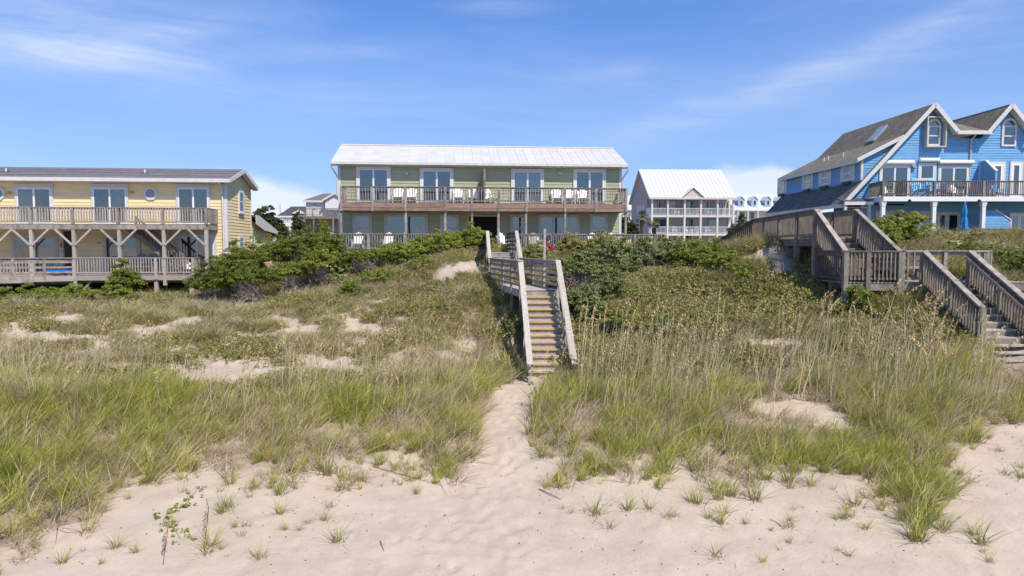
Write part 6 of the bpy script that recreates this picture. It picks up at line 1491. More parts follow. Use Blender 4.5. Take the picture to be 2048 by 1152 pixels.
# ------------------------------------------------------------------ shrubs on the dune
S_ = [
 # left thicket between the yellow and the green house: cedar like shrubs
 (1, 425, 575, 34.5, 105, 520, 'G', 'low green shrub at the left end of the thicket, beside the yellow lower deck', 1),
 (2, 482, 560, 36.5, 110, 484, 'G', 'green shrub growing up against the right wall of the yellow house', 1),
 (3, 545, 560, 37.5, 110, 480, 'G', 'wide green shrub in the middle of the thicket with bare grey branches below', 2),
 (4, 505, 578, 34.0, 110, 528, 'G', 'low shrub in front of the thicket with a dark hollow of bare twigs', 2),
 (5, 603, 560, 38, 120, 462, 'G', 'tall green shrub right of the yellow house with tangled grey branches', 2),
 (6, 590, 573, 35, 90, 520, 'G', 'rounded green shrub low at the front of the thicket', 2),
 (7, 655, 560, 39.2, 90, 452, 'G', 'green shrub left of the corner post of the green house deck', 1),
 (8, 640, 572, 35.5, 110, 500, 'G', 'dark shrub full of bare grey branches in the middle of the thicket', 3),
 (9, 690, 570, 36.5, 90, 508, 'G', 'green shrub in front of the left end of the green lower deck', 1),
 (10, 735, 565, 36, 110, 494, 'G', 'broad shrub below the railing of the green lower deck, left part', 2),
 (11, 805, 555, 36.5, 130, 474, 'B', 'bright green shrub below the lower sliding door of the green house', 0),
 (12, 765, 578, 33.5, 90, 536, 'G', 'low green shrub at the front foot of the dune below the green house', 0),
 (13, 868, 540, 37, 120, 462, 'B', 'bright green shrub on the slope below the six pane window', 1),
 (14, 845, 565, 34.5, 90, 515, 'G', 'green shrub on the slope left of the sand scar', 0),
 (15, 915, 515, 37.5, 95, 462, 'B', 'bright shrub climbing to the dune top left of the stairs', 0),
 (16, 952, 495, 37.5, 62, 447, 'B', 'yellow green shrub at the dune crest in front of the dark breezeway', 0),
 (17, 700, 600, 31.5, 40, 560, 'B', 'small yellow green bush at the foot of the thicket', 0),
 (18, 590, 480, 43, 80, 456, 'G', 'far green shrub right of the low wing of the yellow house', 0),
 (19, 640, 478, 43, 90, 447, 'G', 'far green shrub behind the corner of the green house deck', 0),
 (21, 248, 592, 34.0, 74, 527, 'G', 'pointed dark green shrub in front of the yellow lower deck', 0),
 (22, 232, 600, 33.2, 66, 566, 'B', 'low yellow green shrub below the pointed one', 0),
 (23, 50, 596, 33.5, 150, 567, 'B', 'wide low yellow green shrub at the far left below the walkway', 0),
 (24, 130, 600, 33.5, 100, 568, 'B', 'low shrub under the end of the walkway of the yellow house', 0),
 # right of the stairs
 (30, 1290, 548, 33.0, 200, 470, 'D', 'large dark olive shrub with small glossy leaves right of the flag', 1),
 (31, 1215, 552, 33.0, 120, 486, 'D', 'dark olive shrub on the left flank of the largest one', 1),
 (32, 1350, 545, 33.2, 110, 483, 'D', 'dark shrub on the right flank of the largest olive shrub', 0),
 (33, 1402, 545, 31.0, 140, 480, 'B', 'bright green shrub below the right columns of the grey house', 0),
 (34, 1455, 548, 28.6, 120, 500, 'B', 'green shrub on the slope left of the sandy scar', 0),
 (35, 1505, 560, 27, 100, 524, 'B', 'vivid green low shrub at the foot of the sandy scar', 0),
 (60, 1125, 560, 30.5, 60, 520, 'D', 'dark twiggy shrub touching the outside of the landing rail', 1),
 (61, 1188, 570, 29.5, 90, 525, 'D', 'dark shrub between the landing rail and the olive scrub', 1),
 (62, 1180, 640, 25.2, 70, 590, 'D', 'low dark shrub above the yucca', 0),
 (63, 1240, 560, 31, 90, 515, 'D', 'dark low shrub in front of the large olive shrub', 0),
 (36, 1148, 585, 28.5, 75, 512, 'D', 'dark shrub with sparse twigs just right of the stair landing', 2),
 (37, 1155, 640, 26, 80, 565, 'D', 'dense dark green shrub against the right rail of the stairs', 0),
 (38, 1215, 605, 27.2, 90, 550, 'D', 'dark green shrub on the slope right of the stair railing', 0),
 (39, 1072, 520, 33, 70, 484, 'O', 'olive brown shrub behind the right railing of the landing', 1),
 (40, 1150, 505, 36, 100, 468, 'O', 'olive scrub below the lower deck railing right of the flag', 0),
 (41, 1222, 500, 36.5, 100, 467, 'O', 'olive scrub in front of the right part of the lower deck', 0),
 (64, 1330, 680, 23.0, 120, 640, 'D', 'low dark green scrub low on the slope right of the yucca', 0),
 (65, 1430, 680, 22.8, 120, 640, 'G', 'low green scrub left of the sand strip', 0),
 (66, 1250, 660, 24.0, 110, 612, 'G', 'green scrub on the slope above and right of the yucca', 0),
 (67, 1680, 640, 23.0, 110, 600, 'G', 'green scrub between the sand strip and the boardwalk landing', 0),
 (68, 1560, 650, 23.6, 110, 610, 'O', 'low scrub just above the sand strip', 0),
 (69, 1360, 590, 28.0, 120, 552, 'G', 'dark green scrub right of centre on the upper right slope', 0),
 (42, 1300, 620, 26.5, 130, 575, 'O', 'low olive scrub halfway up the slope right of the stairs', 0),
 (43, 1400, 600, 27.0, 120, 560, 'O', 'low mixed scrub in the middle of the right slope', 0),
 (44, 1500, 620, 25.5, 130, 580, 'O', 'low scrub on the right slope below the sandy scar', 0),
 (45, 1620, 600, 24.8, 110, 560, 'O', 'low scrub left of the boardwalk stair', 0),
 (46, 1720, 610, 22.8, 110, 572, 'B', 'green scrub under the front of the boardwalk landing', 0),
 # right dune below the blue house
 (50, 1795, 492, 30.5, 110, 424, 'B', 'rounded yellow green shrub beside the stair rail below the blue house', 0),
 (51, 1770, 500, 28.5, 70, 452, 'B', 'green shrub close behind the boardwalk stair rail', 0),
 (52, 1850, 500, 31.0, 100, 455, 'O', 'olive scrub on the dune top in front of the white columns', 0),
 (53, 1955, 498, 30.0, 120, 462, 'O', 'low scrub on the dune top right of the small sand trail', 0),
 (54, 2010, 545, 27.0, 90, 490, 'B', 'green shrub on the slope behind the boardwalk railing at the far right', 0),
 (55, 2060, 560, 25.5, 110, 500, 'G', 'green shrub cut by the right edge of the picture', 0),
 (56, 1920, 510, 28, 90, 484, 'G', 'dark leafed low shrub behind the landing railing', 0),
]
for (sd, px, pyb, Y, w, pt, m, lb, bare) in S_:
    shrub(sd, px, pyb, Y, w, pt, m, lb, leaf=(.055 if m == 'D' else .047), bare=bare, low=-.5 if bare == 0 and m in 'DB' else -.15, group='shrubs on the dunes')

# dead grey bush leaning over the deck railing
X_ = (862 - 1024) / F * 38.2
r_ = link('dead_shrub', None, None, (X_, 38.2, hz(X_, 38.2)), 0, label='dead pale grey bush leaning right above the green shrubs at the lower sliding door', category='bush')
link('branches', twigs(77, 26, .9, .4, 1.7, mat('pale_dead_wood', (.42, .38, .33), .9), .5, .016, wob=.08), r_)

# ------------------------------------------------------------------ trees
def tree(seed, px, Y, wpx, ptop, label, m='F', name='evergreen_tree', pb=None, group='trees behind the houses', leaf=.12):
    X_ = (px - 1024) / F * Y; g = hz(X_, Y); zt = EYE + (492.5 - ptop) * Y / F; h = zt - g; rx = wpx / F * Y / 2
    r = link(name, None, None, (X_, Y, g), 0, label=label, category='tree', group=group)
    link('crown', crown(seed, rx * .9, min(rx, 3) * .9, h * .42, leaf, pick_mat(m), 1.5, crel=.28, zoff=h * .55), r)
    rr = random.Random(seed); mb = MB().tube([(0, 0, -.2), (.1, 0, h * .3), (.0, .1, h * .6)], [.18, .14, .06], 7)
    for k in range(5): a = rr.uniform(0, 6.28); mb.tube([(.05, 0, h * .25), (math.cos(a) * rx * .3, math.sin(a) * rx * .3, h * .45), (math.cos(a) * rx * .65, math.sin(a) * rx * .6, h * .62)], [.08, .05, .02], 5)
    link('trunk', mb.mesh('trunk', BARK), r)
for a in ((101, 518, 80, 50, 424, 'dark evergreen tree nearest the low wing of the yellow house'), (102, 542, 76, 44, 419, 'dark evergreen tree with a rounded top left of the white chimney'), (103, 560, 70, 40, 440, 'dark green bushy tree below the white chimney house'),
          (104, 600, 84, 28, 427, 'small dark tree in front of the brown roofed house'), (105, 1248, 85, 30, 432, 'dark tree behind the right corner post of the green deck'), (106, 1262, 80, 26, 445, 'small tree left of the grey house'),
          (107, 1482, 78, 40, 436, 'dark green tree right of the grey house'), (108, 1500, 70, 40, 452, 'green tree beside the far end of the boardwalk'), (109, 1465, 92, 24, 452, 'small dark tree by the right column of the grey house')):
    tree(*a)

def palm(seed, px, Y, ptop, rpx, label):
    X_ = (px - 1024) / F * Y; g = hz(X_, Y); zc = EYE + (492.5 - ptop) * Y / F - rpx / F * Y * .4; rr = rpx / F * Y
    r = link('palm_tree', None, None, (X_, Y, g), 0, label=label, category='palm tree', group='palms beside the grey house')
    link('trunk', MB().tube([(0, 0, -.2), (.05, 0, (zc - g) * .5), (0, 0, zc - g - .55), (0, 0, zc - g)], [.17, .14, .20, .14], 9).mesh('trunk', BARK), r)
    rnd = random.Random(seed); R_ = np.random.default_rng(seed)
    for k in range(26):
        a = rnd.uniform(0, 6.283); el = rnd.uniform(-.7, 1.25); L_ = rr * rnd.uniform(.6, .8); mb = MB()
        d = Vector((math.cos(a) * math.cos(el), math.sin(a) * math.cos(el), math.sin(el))); p1 = d * L_ * .55; mb.tube([(0, 0, 0), tuple(p1)], .012, 3, cap=False)
        sd = d.cross(Vector((0, 0, 1))); sd = (sd if sd.length > .05 else Vector((1, 0, 0))).normalized()
        for j in range(11):
            f_ = (j - 5) / 5 * 1.15; q = (d * math.cos(f_) + sd * math.sin(f_)).normalized() * L_ * .62; e = p1 + q + Vector((0, 0, -.22 * L_)); m_ = p1 + q * .5
            s2 = q.cross(Vector((0, 0, 1))).normalized() * .028
            mb.add([p1, m_ + s2, e, m_ - s2], [(0, 1, 2, 3)])
        me = mb.mesh('frond', FROND); at = me.attributes.new('r', 'FLOAT', 'POINT'); at.data.foreach_set('value', np.full(len(me.vertices), .2 + .6 * rnd.random() if el > -.2 else .95, np.float32))
        link('frond', me, r, (0, 0, zc - g))
palm(1, 1283, 62, 426, 21, 'palm tree with a thick head in front of the grey house side wall')
palm(2, 1307, 58, 440, 19, 'lower palm tree in front of the left porch of the grey house')

def spiky(seed, px, py, n, L_, label, m, md=None, cat='plant', name='yucca_plant', el0=.15):
    x, y = ground_at(px, py); z = hz(x, y); rnd = random.Random(seed)
    r = link(name, None, None, (x, y, z), 0, label=label, category=cat)
    for nm, mm, cnt, lo, hi, LL in (('leaves', m, n, el0, 1.4, L_), ('dead_leaves', md, n // 2, -.35, .2, L_ * .8)):
        if mm is None: continue
        mb = MB()
        for k in range(cnt):
            a = rnd.uniform(0, 6.283); el = rnd.uniform(lo, hi); d = Vector((math.cos(a) * math.cos(el), math.sin(a) * math.cos(el), math.sin(el))); s = Vector((-math.sin(a), math.cos(a), 0)) * .022
            b_ = Vector((0, 0, .12)); e = b_ + d * LL * rnd.uniform(.7, 1.1); m_ = b_ + (e - b_) * .5 + Vector((0, 0, .03))
            mb.add([b_ - s * .6, b_ + s * .6, m_ + s, e, m_ - s], [(0, 1, 2, 4), (4, 2, 3)])
        me = mb.mesh(nm, mm); at = me.attributes.new('r', 'FLOAT', 'POINT'); at.data.foreach_set('value', np.repeat(np.random.default_rng(seed).random(cnt), 5).astype(np.float32)); link(nm, me, r)
spiky(1, 1182, 722, 60, .62, 'spiky green yucca with orange brown dead leaves just right of the stairs foot', YUCCA, YUCCA_D)
spiky(2, 1490, 712, 50, .42, 'small fan of bright green pointed leaves near the sand strip on the right slope', YUCCA)
spiky(3, 1580, 716, 40, .38, 'second small spiky green plant right of the sand strip', YUCCA)
spiky(4, 208, 758, 30, .30, 'small yellow green leafy plant in the left grass', YUCCA, name='leafy_plant')
# sea grape like plant with round pale leaves
x_, y_ = ground_at(668, 572); zz_ = hz(x_, y_)
r_ = link('round_leaved_plant', None, None, (x_, y_, zz_), 0, label='plant with large round yellow green and reddish leaves at the foot of the thicket', category='plant')
SG = leaf_mat('round_leaf', [(.30, .06, .04), (.16, .22, .05), (.34, .36, .14), (.24, .30, .08)], .5, .2)
rr_ = np.random.default_rng(4); c_ = rr_.normal(0, 1, (26, 3)) * np.array([.42, .25, .25]) + np.array([0, 0, .55])
V_, f_, t_ = leaf_cloud(rr_, c_, np.full(26, .16), 9, .085); link('leaves', mesh_np('leaves', V_, f_, np.zeros((0, 3)), SG, {'r': t_}), r_)
link('stems', twigs(5, 10, .4, .25, .7, BARK, .3, .012), r_)

# ------------------------------------------------------------------ scatter helper (geometry nodes)
def scatter(name, label, P, yaw, tilt, scl, meshes, kind_label='stuff', category=None):
    src = bpy.data.collections.new(name + '_sources')
    for i, me in enumerate(meshes):
        o = bpy.data.objects.new('%s_variant_%02d' % (name, i), me); src.objects.link(o)
    n = len(P); me = bpy.data.meshes.new(name); me.vertices.add(n); me.vertices.foreach_set('co', np.asarray(P, np.float32).ravel())
    a = me.attributes.new('rot', 'FLOAT_VECTOR', 'POINT'); a.data.foreach_set('vector', np.stack([tilt[:, 0], tilt[:, 1], yaw], 1).astype(np.float32).ravel())
    a = me.attributes.new('scl', 'FLOAT_VECTOR', 'POINT'); a.data.foreach_set('vector', np.asarray(scl, np.float32).ravel())
    a = me.attributes.new('pick', 'INT', 'POINT'); a.data.foreach_set('value', rng.integers(0, len(meshes), n).astype(np.int32))
    me.update()
    o = link(name, me, kind='stuff', label=label, category=category or 'grass')
    ng = bpy.data.node_groups.new(name + '_nodes', 'GeometryNodeTree')
    ng.interface.new_socket('Geometry', in_out='INPUT', socket_type='NodeSocketGeometry'); ng.interface.new_socket('Geometry', in_out='OUTPUT', socket_type='NodeSocketGeometry')
    N, L = ng.nodes, ng.links; gi = N.new('NodeGroupInput'); go = N.new('NodeGroupOutput')
    ci = N.new('GeometryNodeCollectionInfo'); ci.inputs['Collection'].default_value = src; ci.inputs['Separate Children'].default_value = True; ci.inputs['Reset Children'].default_value = True
    ip = N.new('GeometryNodeInstanceOnPoints'); ip.inputs['Pick Instance'].default_value = True
    def attr(nm, ty):
        q = N.new('GeometryNodeInputNamedAttribute'); q.data_type = ty; q.inputs['Name'].default_value = nm; return q.outputs['Attribute']
    L.new(gi.outputs[0], ip.inputs['Points']); L.new(ci.outputs[0], ip.inputs['Instance'])
    L.new(attr('pick', 'INT'), ip.inputs['Instance Index'])
    e2r = N.new('FunctionNodeEulerToRotation'); L.new(attr('rot', 'FLOAT_VECTOR'), e2r.inputs[0]); L.new(e2r.outputs[0], ip.inputs['Rotation'])
    L.new(attr('scl', 'FLOAT_VECTOR'), ip.inputs['Scale']); L.new(ip.outputs[0], go.inputs[0])
    md = o.modifiers.new('scatter', 'NODES'); md.node_group = ng
    return o

def field(n, x0, x1, y0, y1, dens):
    """random points kept with probability dens(x, y)"""
    x = rng.uniform(x0, x1, n); y = rng.uniform(y0, y1, n)
    keep = rng.random(n) < dens(x, y); x, y = x[keep], y[keep]
    # only what stands inside or near the view
    z = height(x, y); px, py = project(x, y, z); k = (px > -160) & (px < 2210)
    return x[k], y[k], z[k], px[k], py[k]
def put(name, label, x, y, z, s, meshes, tilt=.08, zs=None, sink=.02, wind=False):
    n = len(x); sc_ = np.repeat(np.asarray(s).reshape(-1, 1), 3, 1)
    if zs is not None: sc_[:, 2] *= zs
    tl = rng.normal(0, tilt, (n, 2)); tl[:, 1] += .05
    return scatter(name, label, np.stack([x, y, z - sink], 1), rng.normal(0, .6, n) if wind else rng.uniform(0, 6.283, n), tl, sc_, meshes)
PATHCLEAR = lambda x, y: (pathd(x, y) > .02)
def stairs_clear(x, y):
    a = (np.abs(x - 1.1) < .85) & (y > 21.3) & (y < 25.5)
    b = (np.abs(x - 14.5) < 1.1) & (y > 18.5) & (y < 22.6)
    return ~(a | b)

# tall grass belt in front
TALL = [tuft('tall_grass', 200 + i, 30, .11, .40, 1.0, .0085, .34, .55, GR_TALL, wind=.55) for i in range(7)] + [tuft('tall_grass', 210 + i, 30, .12, .45, 1.0, .009, .30, .5, GR_LUSH, wind=.55) for i in range(3)] + [tuft('tall_grass', 215 + i, 22, .12, .5, 1.1, .007, .30, .35, GR_DRY, wind=.6) for i in range(3)]
LUSH = [tuft('lush_grass', 220 + i, 38, .13, .40, .95, .0095, .38, .6, GR_LUSH, wind=.55) for i in range(5)] + [tuft('lush_grass', 226 + i, 28, .13, .4, .95, .009, .34, .5, GR_TALL, wind=.55) for i in range(2)]
DRY = [tuft('dry_grass', 240 + i, 24, .16, .25, .65, .0065, .6, .7, GR_DRY, wind=.4) for i in range(4)]
LOW = [tuft('low_grass', 250 + i, 38, .20, .12, .40, .008, .7, .8, GR_LOW) for i in range(6)]
def lowmat(i, m=MAT_LEAF):
    r = np.random.default_rng(300 + i); c = r.normal(0, 1, (16, 3)) * np.array([.22, .22, .03]) + np.array([0, 0, .06])
    V, f, t = leaf_cloud(r, c, r.uniform(.06, .11, 16), 16, .026, .8)
    return mesh_np('ground_cover', V, f, np.zeros((0, 3)), m, {'r': t, 't': np.ones(len(V))})
MATS_L = [lowmat(i) for i in range(5)] + [lowmat(9 + i, LEAF_O) for i in range(3)]

def veg(x, y): return 1 - sandiness(x, y)
def top_y(px):   # photo height above which the tall belt gives way to the slope
    return np.interp(px, [0, 300, 700, 960, 1060, 1200, 1500, 1800, 2048], [765, 778, 795, 762, 768, 770, 772, 740, 690])
def belt_dens(x, y):
    z = height(x, y); px, py = project(x, y, z); t = top_y(px)
    b = np.clip((py - t) / 22, 0, 1)
    v = veg(x, y); clump = np.clip((fbm(x, y, .9, 141, 3) - .40) * 6, .08, 1); return b * clump * v * PATHCLEAR(x, y) * stairs_clear(x, y)
x, y, z, px, py = field(26000, -20, 23, 10.5, 22.8, belt_dens)
lushness = fbm(x, y, 2.2, 91, 3) + np.where((px > 1040) & (px < 1900), .10, 0) + np.where((px > 840) & (px < 960), .08, 0)
e_ = np.interp(px, EDGE_X, EDGE_Y); edge_near = np.clip((e_ - py) / 120, .25, 1)
s = (.45 + .72 * rng.random(len(x)) ** 1.4) * (.58 + .42 * edge_near) * np.clip(1.0 - np.clip((12.5 - y) / 4, 0, .3), .5, 1)
m_l = lushness > .56
put('tall_dune_grass', 'dense belt of tall yellow green dune grass across the front of the dunes', x[~m_l], y[~m_l], z[~m_l], s[~m_l], TALL, .10, wind=True)
put('lush_dune_grass', 'fresher green clumps within the belt of tall dune grass', x[m_l], y[m_l], z[m_l], s[m_l] * 1.02, LUSH, .10, wind=True)
print('tall', len(x))
# dry grass mixed in everywhere plants grow
def dry_dens(x, y):
    return np.clip(veg(x, y) * 1.1, 0, 1) * (.35 + .65 * (fbm(x, y, 1.5, 95, 2) > .5)) * PATHCLEAR(x, y) * stairs_clear(x, y)
x, y, z, px, py = field(22000, -24, 25, 10.5, 36, dry_dens)
put('dry_grass', 'dry straw coloured grass and dead blades between the living plants', x, y, z, .5 + .85 * rng.random(len(x)) ** 1.5, DRY, .15, wind=True)
# low grass and creeping plants on the slopes
def slope_dens(x, y):
    z = height(x, y); px, py = project(x, y, z); b = np.clip((top_y(px) + 25 - py) / 25, 0, 1)
    return b * np.clip(veg(x, y) * 1.1, 0, 1) * np.clip((fbm(x, y, .8, 143, 3) - .33) * 5, .2, 1) * stairs_clear(x, y)
x, y, z, px, py = field(40000, -27, 26, 19, 40, slope_dens)
ty = fbm(x, y, 1.6, 97, 3)
rs = (px > 1080) & (py < 740) & (py > 535)
sl = ty < np.where(rs, .40, .53)
hs = 1.0 + .9 * np.clip((fbm(x, y, 3.2, 99, 2) - .5) * 4, 0, 1)
hs = np.where(px < 1000, .86, 1.0) * np.minimum(hs * np.where((px > 1080) & (py < 700), 1.15, 1.0), 1.7)
put('low_dune_grass', 'low olive and tan grass covering the dune slopes', x[sl], y[sl], z[sl], (.8 + .5 * rng.random(sl.sum())) * hs[sl], LOW, .15)
put('creeping_ground_cover', 'creeping small leaved plants spread over the dune slopes', x[~sl], y[~sl], z[~sl], (.9 + .6 * rng.random((~sl).sum())) * (1 + .3 * (hs[~sl] - 1)), MATS_L, .1, zs=1.3)
print('slope', len(x))
# grass on the slopes right of the stairs grows taller
def tall2(x, y):
    z = height(x, y); px, py = project(x, y, z)
    a = ((px > 1100) & (py > 540) & (py < 730)) * .5 + ((px > 1440) & (px < 1660) & (py < 560)) * .45 + ((px > 1640) & (px < 2100) & (py < 700)) * .6 + ((px > 860) & (px < 1010) & (py > 470) & (py < 740)) * .6 + ((px < 400) & (py < 640)) * .25
    return np.clip(a, 0, 1) * veg(x, y) * stairs_clear(x, y)
x, y, z, px, py = field(11000, -26, 26, 19, 38, tall2)
put('upper_slope_grass', 'knee high green and tan grass on the upper dune slopes', x, y, z, .30 + .30 * rng.random(len(x)), TALL[:4] + LOW[:2] + LUSH[:1], .12)
# vegetation beyond the crest seen between the houses
x = rng.uniform(-40, 60, 5000); y = rng.uniform(38, 72, 5000); k = ~((x > -12) & (x < 8) & (y > 39.5) & (y < 53)) & ~((x < -16) & (y < 52)) & ~((x > 21) & (y > 44)); x, y = x[k], y[k]; z = height(x, y)
put('far_scrub', 'low scrub on the flat ground behind the dunes', x, y, z, 1.6 + 1.4 * rng.random(len(x)), MATS_L + LOW[:3], .1, zs=1.4)

# ------------------------------------------------------------------ sea oats
def oat_stalk(seed):
    """tall stems, each with its drooping seed head: list of (stem mesh, seed head mesh)"""
    r = random.Random(seed); out = []
    for k in range(r.choice((1, 1, 2, 2, 3))):
        h = r.uniform(1.1, 1.75); a = r.gauss(0, .8); ln = abs(r.gauss(.0, .12)); bx, by = r.gauss(0, .09), r.gauss(0, .09)
        c, s = math.cos(a), math.sin(a); pts = [Vector((bx + c * ln * h * t * t, by + s * ln * h * t * t, h * t)) for t in (0, .33, .66, 1)]
        st = MB().tube(pts, [.0075, .0065, .0055, .004], 3, cap=False); V = []; F4 = []; tone = []
        p = pts[-1]; d = Vector((c * (ln * 2 + .15), s * (ln * 2 + .15), 1)).normalized(); hl = r.uniform(.30, .50); nsp = 26
        sp = [p + d * hl * (t - .45) + Vector((c, s, 0)) * .09 * t * t - Vector((0, 0, 1)) * .05 * t * t for t in (0, .33, .66, 1)]
        for j in range(nsp):
            t = j / nsp; q = p + d * hl * (t - .45) + Vector((c, s, 0)) * .09 * t * t - Vector((0, 0, 1)) * .05 * t * t
            aa = r.uniform(0, 6.283); o = Vector((math.cos(aa), math.sin(aa), -.8)).normalized(); ln2 = .062 * (1 - .55 * abs(t - .35)); w = .014
            e = q + o * ln2 + Vector((c, s, 0)) * .02; m_ = q + o * ln2 * .5; s2 = o.cross(Vector((.3, .4, 1))).normalized() * w
            i0 = len(V); V += [q, m_ + s2, e, m_ - s2]; F4.append((i0, i0 + 1, i0 + 2, i0 + 3)); tone += [r.random()] * 4
        i0 = len(V); tb = MB().tube(sp, .004, 3, cap=False); V += [Vector(v) for v in tb.v]; F4 += [tuple(i + i0 for i in f) for f in tb.f]; tone += [.5] * len(tb.v)
        sm = st.mesh('stem', OAT_STEM); a_ = sm.attributes.new('r', 'FLOAT', 'POINT'); a_.data.foreach_set('value', np.full(len(sm.vertices), r.random(), np.float32))
        out.append((sm, mesh_np('seed_head', [tuple(v) for v in V], F4, np.zeros((0, 3)), OAT, {'r': tone})))
    return out
OATS = [oat_stalk(500 + i) for i in range(14)]
def oat_zone(n, x0, x1, y0, y1, dens):
    x, y, z, px, py = field(n, x0, x1, y0, y1, dens); return x, y, z, px
def oat_d(x, y):
    z = height(x, y); px, py = project(x, y, z)
    d = np.where((px > 560) & (px < 1000) & (py > 690) & (py < 860), .85, 0) + np.where((px > 1150) & (px < 1980) & (py > 690) & (py < 850), .95, 0) + np.where((px < 560) & (py > 700) & (py < 850), .30, 0) + np.where((px > 1000) & (px < 1150) & (py > 770) & (py < 830), .25, 0)
    return np.clip(d, 0, 1) * (sandiness(x, y) < .7) * PATHCLEAR(x, y) * stairs_clear(x, y)
x, y, z, px = oat_zone(950, -19, 22, 14.5, 23, oat_d)
o_ = np.argsort(y); x, y, z, px = x[o_], y[o_], z[o_], px[o_]
zones = [(-999, 330, 'tall straw coloured sea oat stalk standing in the grass at far left', 'sea oats in the left grass'), (330, 620, 'tall straw sea oat stalk among the sand gaps left of centre', 'sea oats left of centre'),
         (620, 1010, 'tall sea oat stalk with a drooping seed head left of the stairs', 'sea oats left of the stairs'), (1010, 1300, 'tall sea oat stalk with a golden seed head right of the path', 'sea oats right of the path'),
         (1300, 1640, 'tall pale sea oat stalk in the dense stand on the right slope', 'sea oats on the right slope'), (1640, 3000, 'tall sea oat stalk in front of the dune boardwalk', 'sea oats in front of the boardwalk')]
USED = set()
def single_oat(xx, yy, zz, k, sc_, lab, grp, tilt=(0, 0)):
    r = link('sea_oat_plant', None, None, (xx, yy, zz - .03), (tilt[0], tilt[1], random.gauss(0, .7)), label=lab, category='sea oats', group=grp); r.scale = (sc_,) * 3
    for s_m, h_m in OATS[k]: link('stem', s_m, r); link('seed_head', h_m, r)
ni = min(240, len(x))
def oat_label(px, y, k, sc_):
    marks = ((150, 'at the far left edge'), (300, 'over the left grass'), (420, 'left of the sand gaps'), (520, 'before the long sand patch'), (600, 'right of the long sand patch'), (680, 'before the second sand patch'), (760, 'midway to the stairs'), (830, 'left of the stand by the stairs'), (900, 'in the stand by the stairs'), (960, 'nearest the stairs on the left'), (1060, 'over the path'),
             (1180, 'at the right foot of the stairs'), (1240, 'beside the yucca'), (1300, 'right of the yucca'), (1360, 'below the dark shrubs'), (1420, 'below the bright green shrub'), (1480, 'left of the sand strip'), (1540, 'before the sand strip\'s left end'), (1600, 'before the sand strip'), (1660, 'at the right end of the sand strip'), (1720, 'left of the boardwalk landing'),
             (1780, 'below the boardwalk bench'), (1840, 'below the thick landing post'), (1900, 'before the lower stair railing'), (1960, 'before the stair end post'), (9999, 'before the lower stair treads'))
    w = [b for a, b in marks if px < a][0]
    ns = len(OATS[k])
    return '%s sea oat, %s head%s, %s row, %s' % ('short' if sc_ < .85 else 'tall' if sc_ < 1.02 else 'very tall', ['one', 'two', 'three'][max(0, min(2, ns - 1))], '' if ns <= 1 else 's', 'front' if y < 16.5 else 'second' if y < 18 else 'middle' if y < 19.5 else 'rear' if y < 21 else 'last', w)
for i in range(ni):
    zn = [q for q in zones if q[0] <= px[i] < q[1]][0]
    so = random.uniform(.78, 1.28) * (1.12 if px[i] > 1150 else .92)
    kk = i % 14
    for _t in range(40):
        lb = oat_label(px[i], y[i], kk, so)
        if lb not in USED: break
        kk = random.randrange(14); so = random.uniform(.75, 1.25)
    USED.add(lb)
    single_oat(x[i], y[i], z[i], kk, so, lb, zn[3], (random.gauss(0, .07), random.gauss(.04, .08)))
if len(x) > ni:
    k = slice(ni, None)
    both = []
    for s_m, h_m in [q for o in OATS for q in o]:
        # stems and heads joined for the further stand
        a = np.zeros(len(s_m.vertices) * 3); s_m.vertices.foreach_get('co', a); va = a.reshape(-1, 3); b = np.zeros(len(h_m.vertices) * 3); h_m.vertices.foreach_get('co', b); vb = b.reshape(-1, 3)
        f1 = np.array([list(p.vertices) for p in s_m.polygons if len(p.vertices) == 4]); f2 = np.array([list(p.vertices) for p in h_m.polygons]) + len(va)
        both.append(mesh_np('sea_oats', np.concatenate([va, vb]), np.concatenate([f1, f2]), np.zeros((0, 3)), OAT, {'r': np.concatenate([np.full(len(va), .8), rng.random(len(vb))])}))
    put('sea_oat_stand', 'further straw coloured sea oat stalks rising behind the front ones', x[k], y[k], z[k], .75 + .4 * rng.random(len(x[k])), both, .07, wind=True)
def stalk_d(x, y):
    z = height(x, y); px, py = project(x, y, z)
    d = np.where((px > 1150) & (px < 2000) & (py > 690) & (py < 840), .9, 0) + np.where((px > 560) & (px < 960) & (py > 680) & (py < 850), .6, 0) + np.where((px < 560) & (py > 690) & (py < 860), .3, 0)
    return np.clip(d, 0, 1) * (sandiness(x, y) < .8) * PATHCLEAR(x, y) * stairs_clear(x, y)
STK = []
for i in range(6):
    r = np.random.default_rng(640 + i); V, a, b, t, rr = blade_arrays(r, 4, .16, .8, 1.75, .0065, .14, .16, wind=.7); STK.append(mesh_np('dry_stalk', V, a, b, OAT_STEM, {'t': t, 'r': rr}))
x, y, z, px, py = field(2600, -19, 22, 14.5, 23.5, stalk_d)
put('dry_stalks', 'tall bare pale stalks standing above the dune grass', x, y, z, .70 + .60 * rng.random(len(x)), STK, .09, wind=True)
print('oats', len(x))

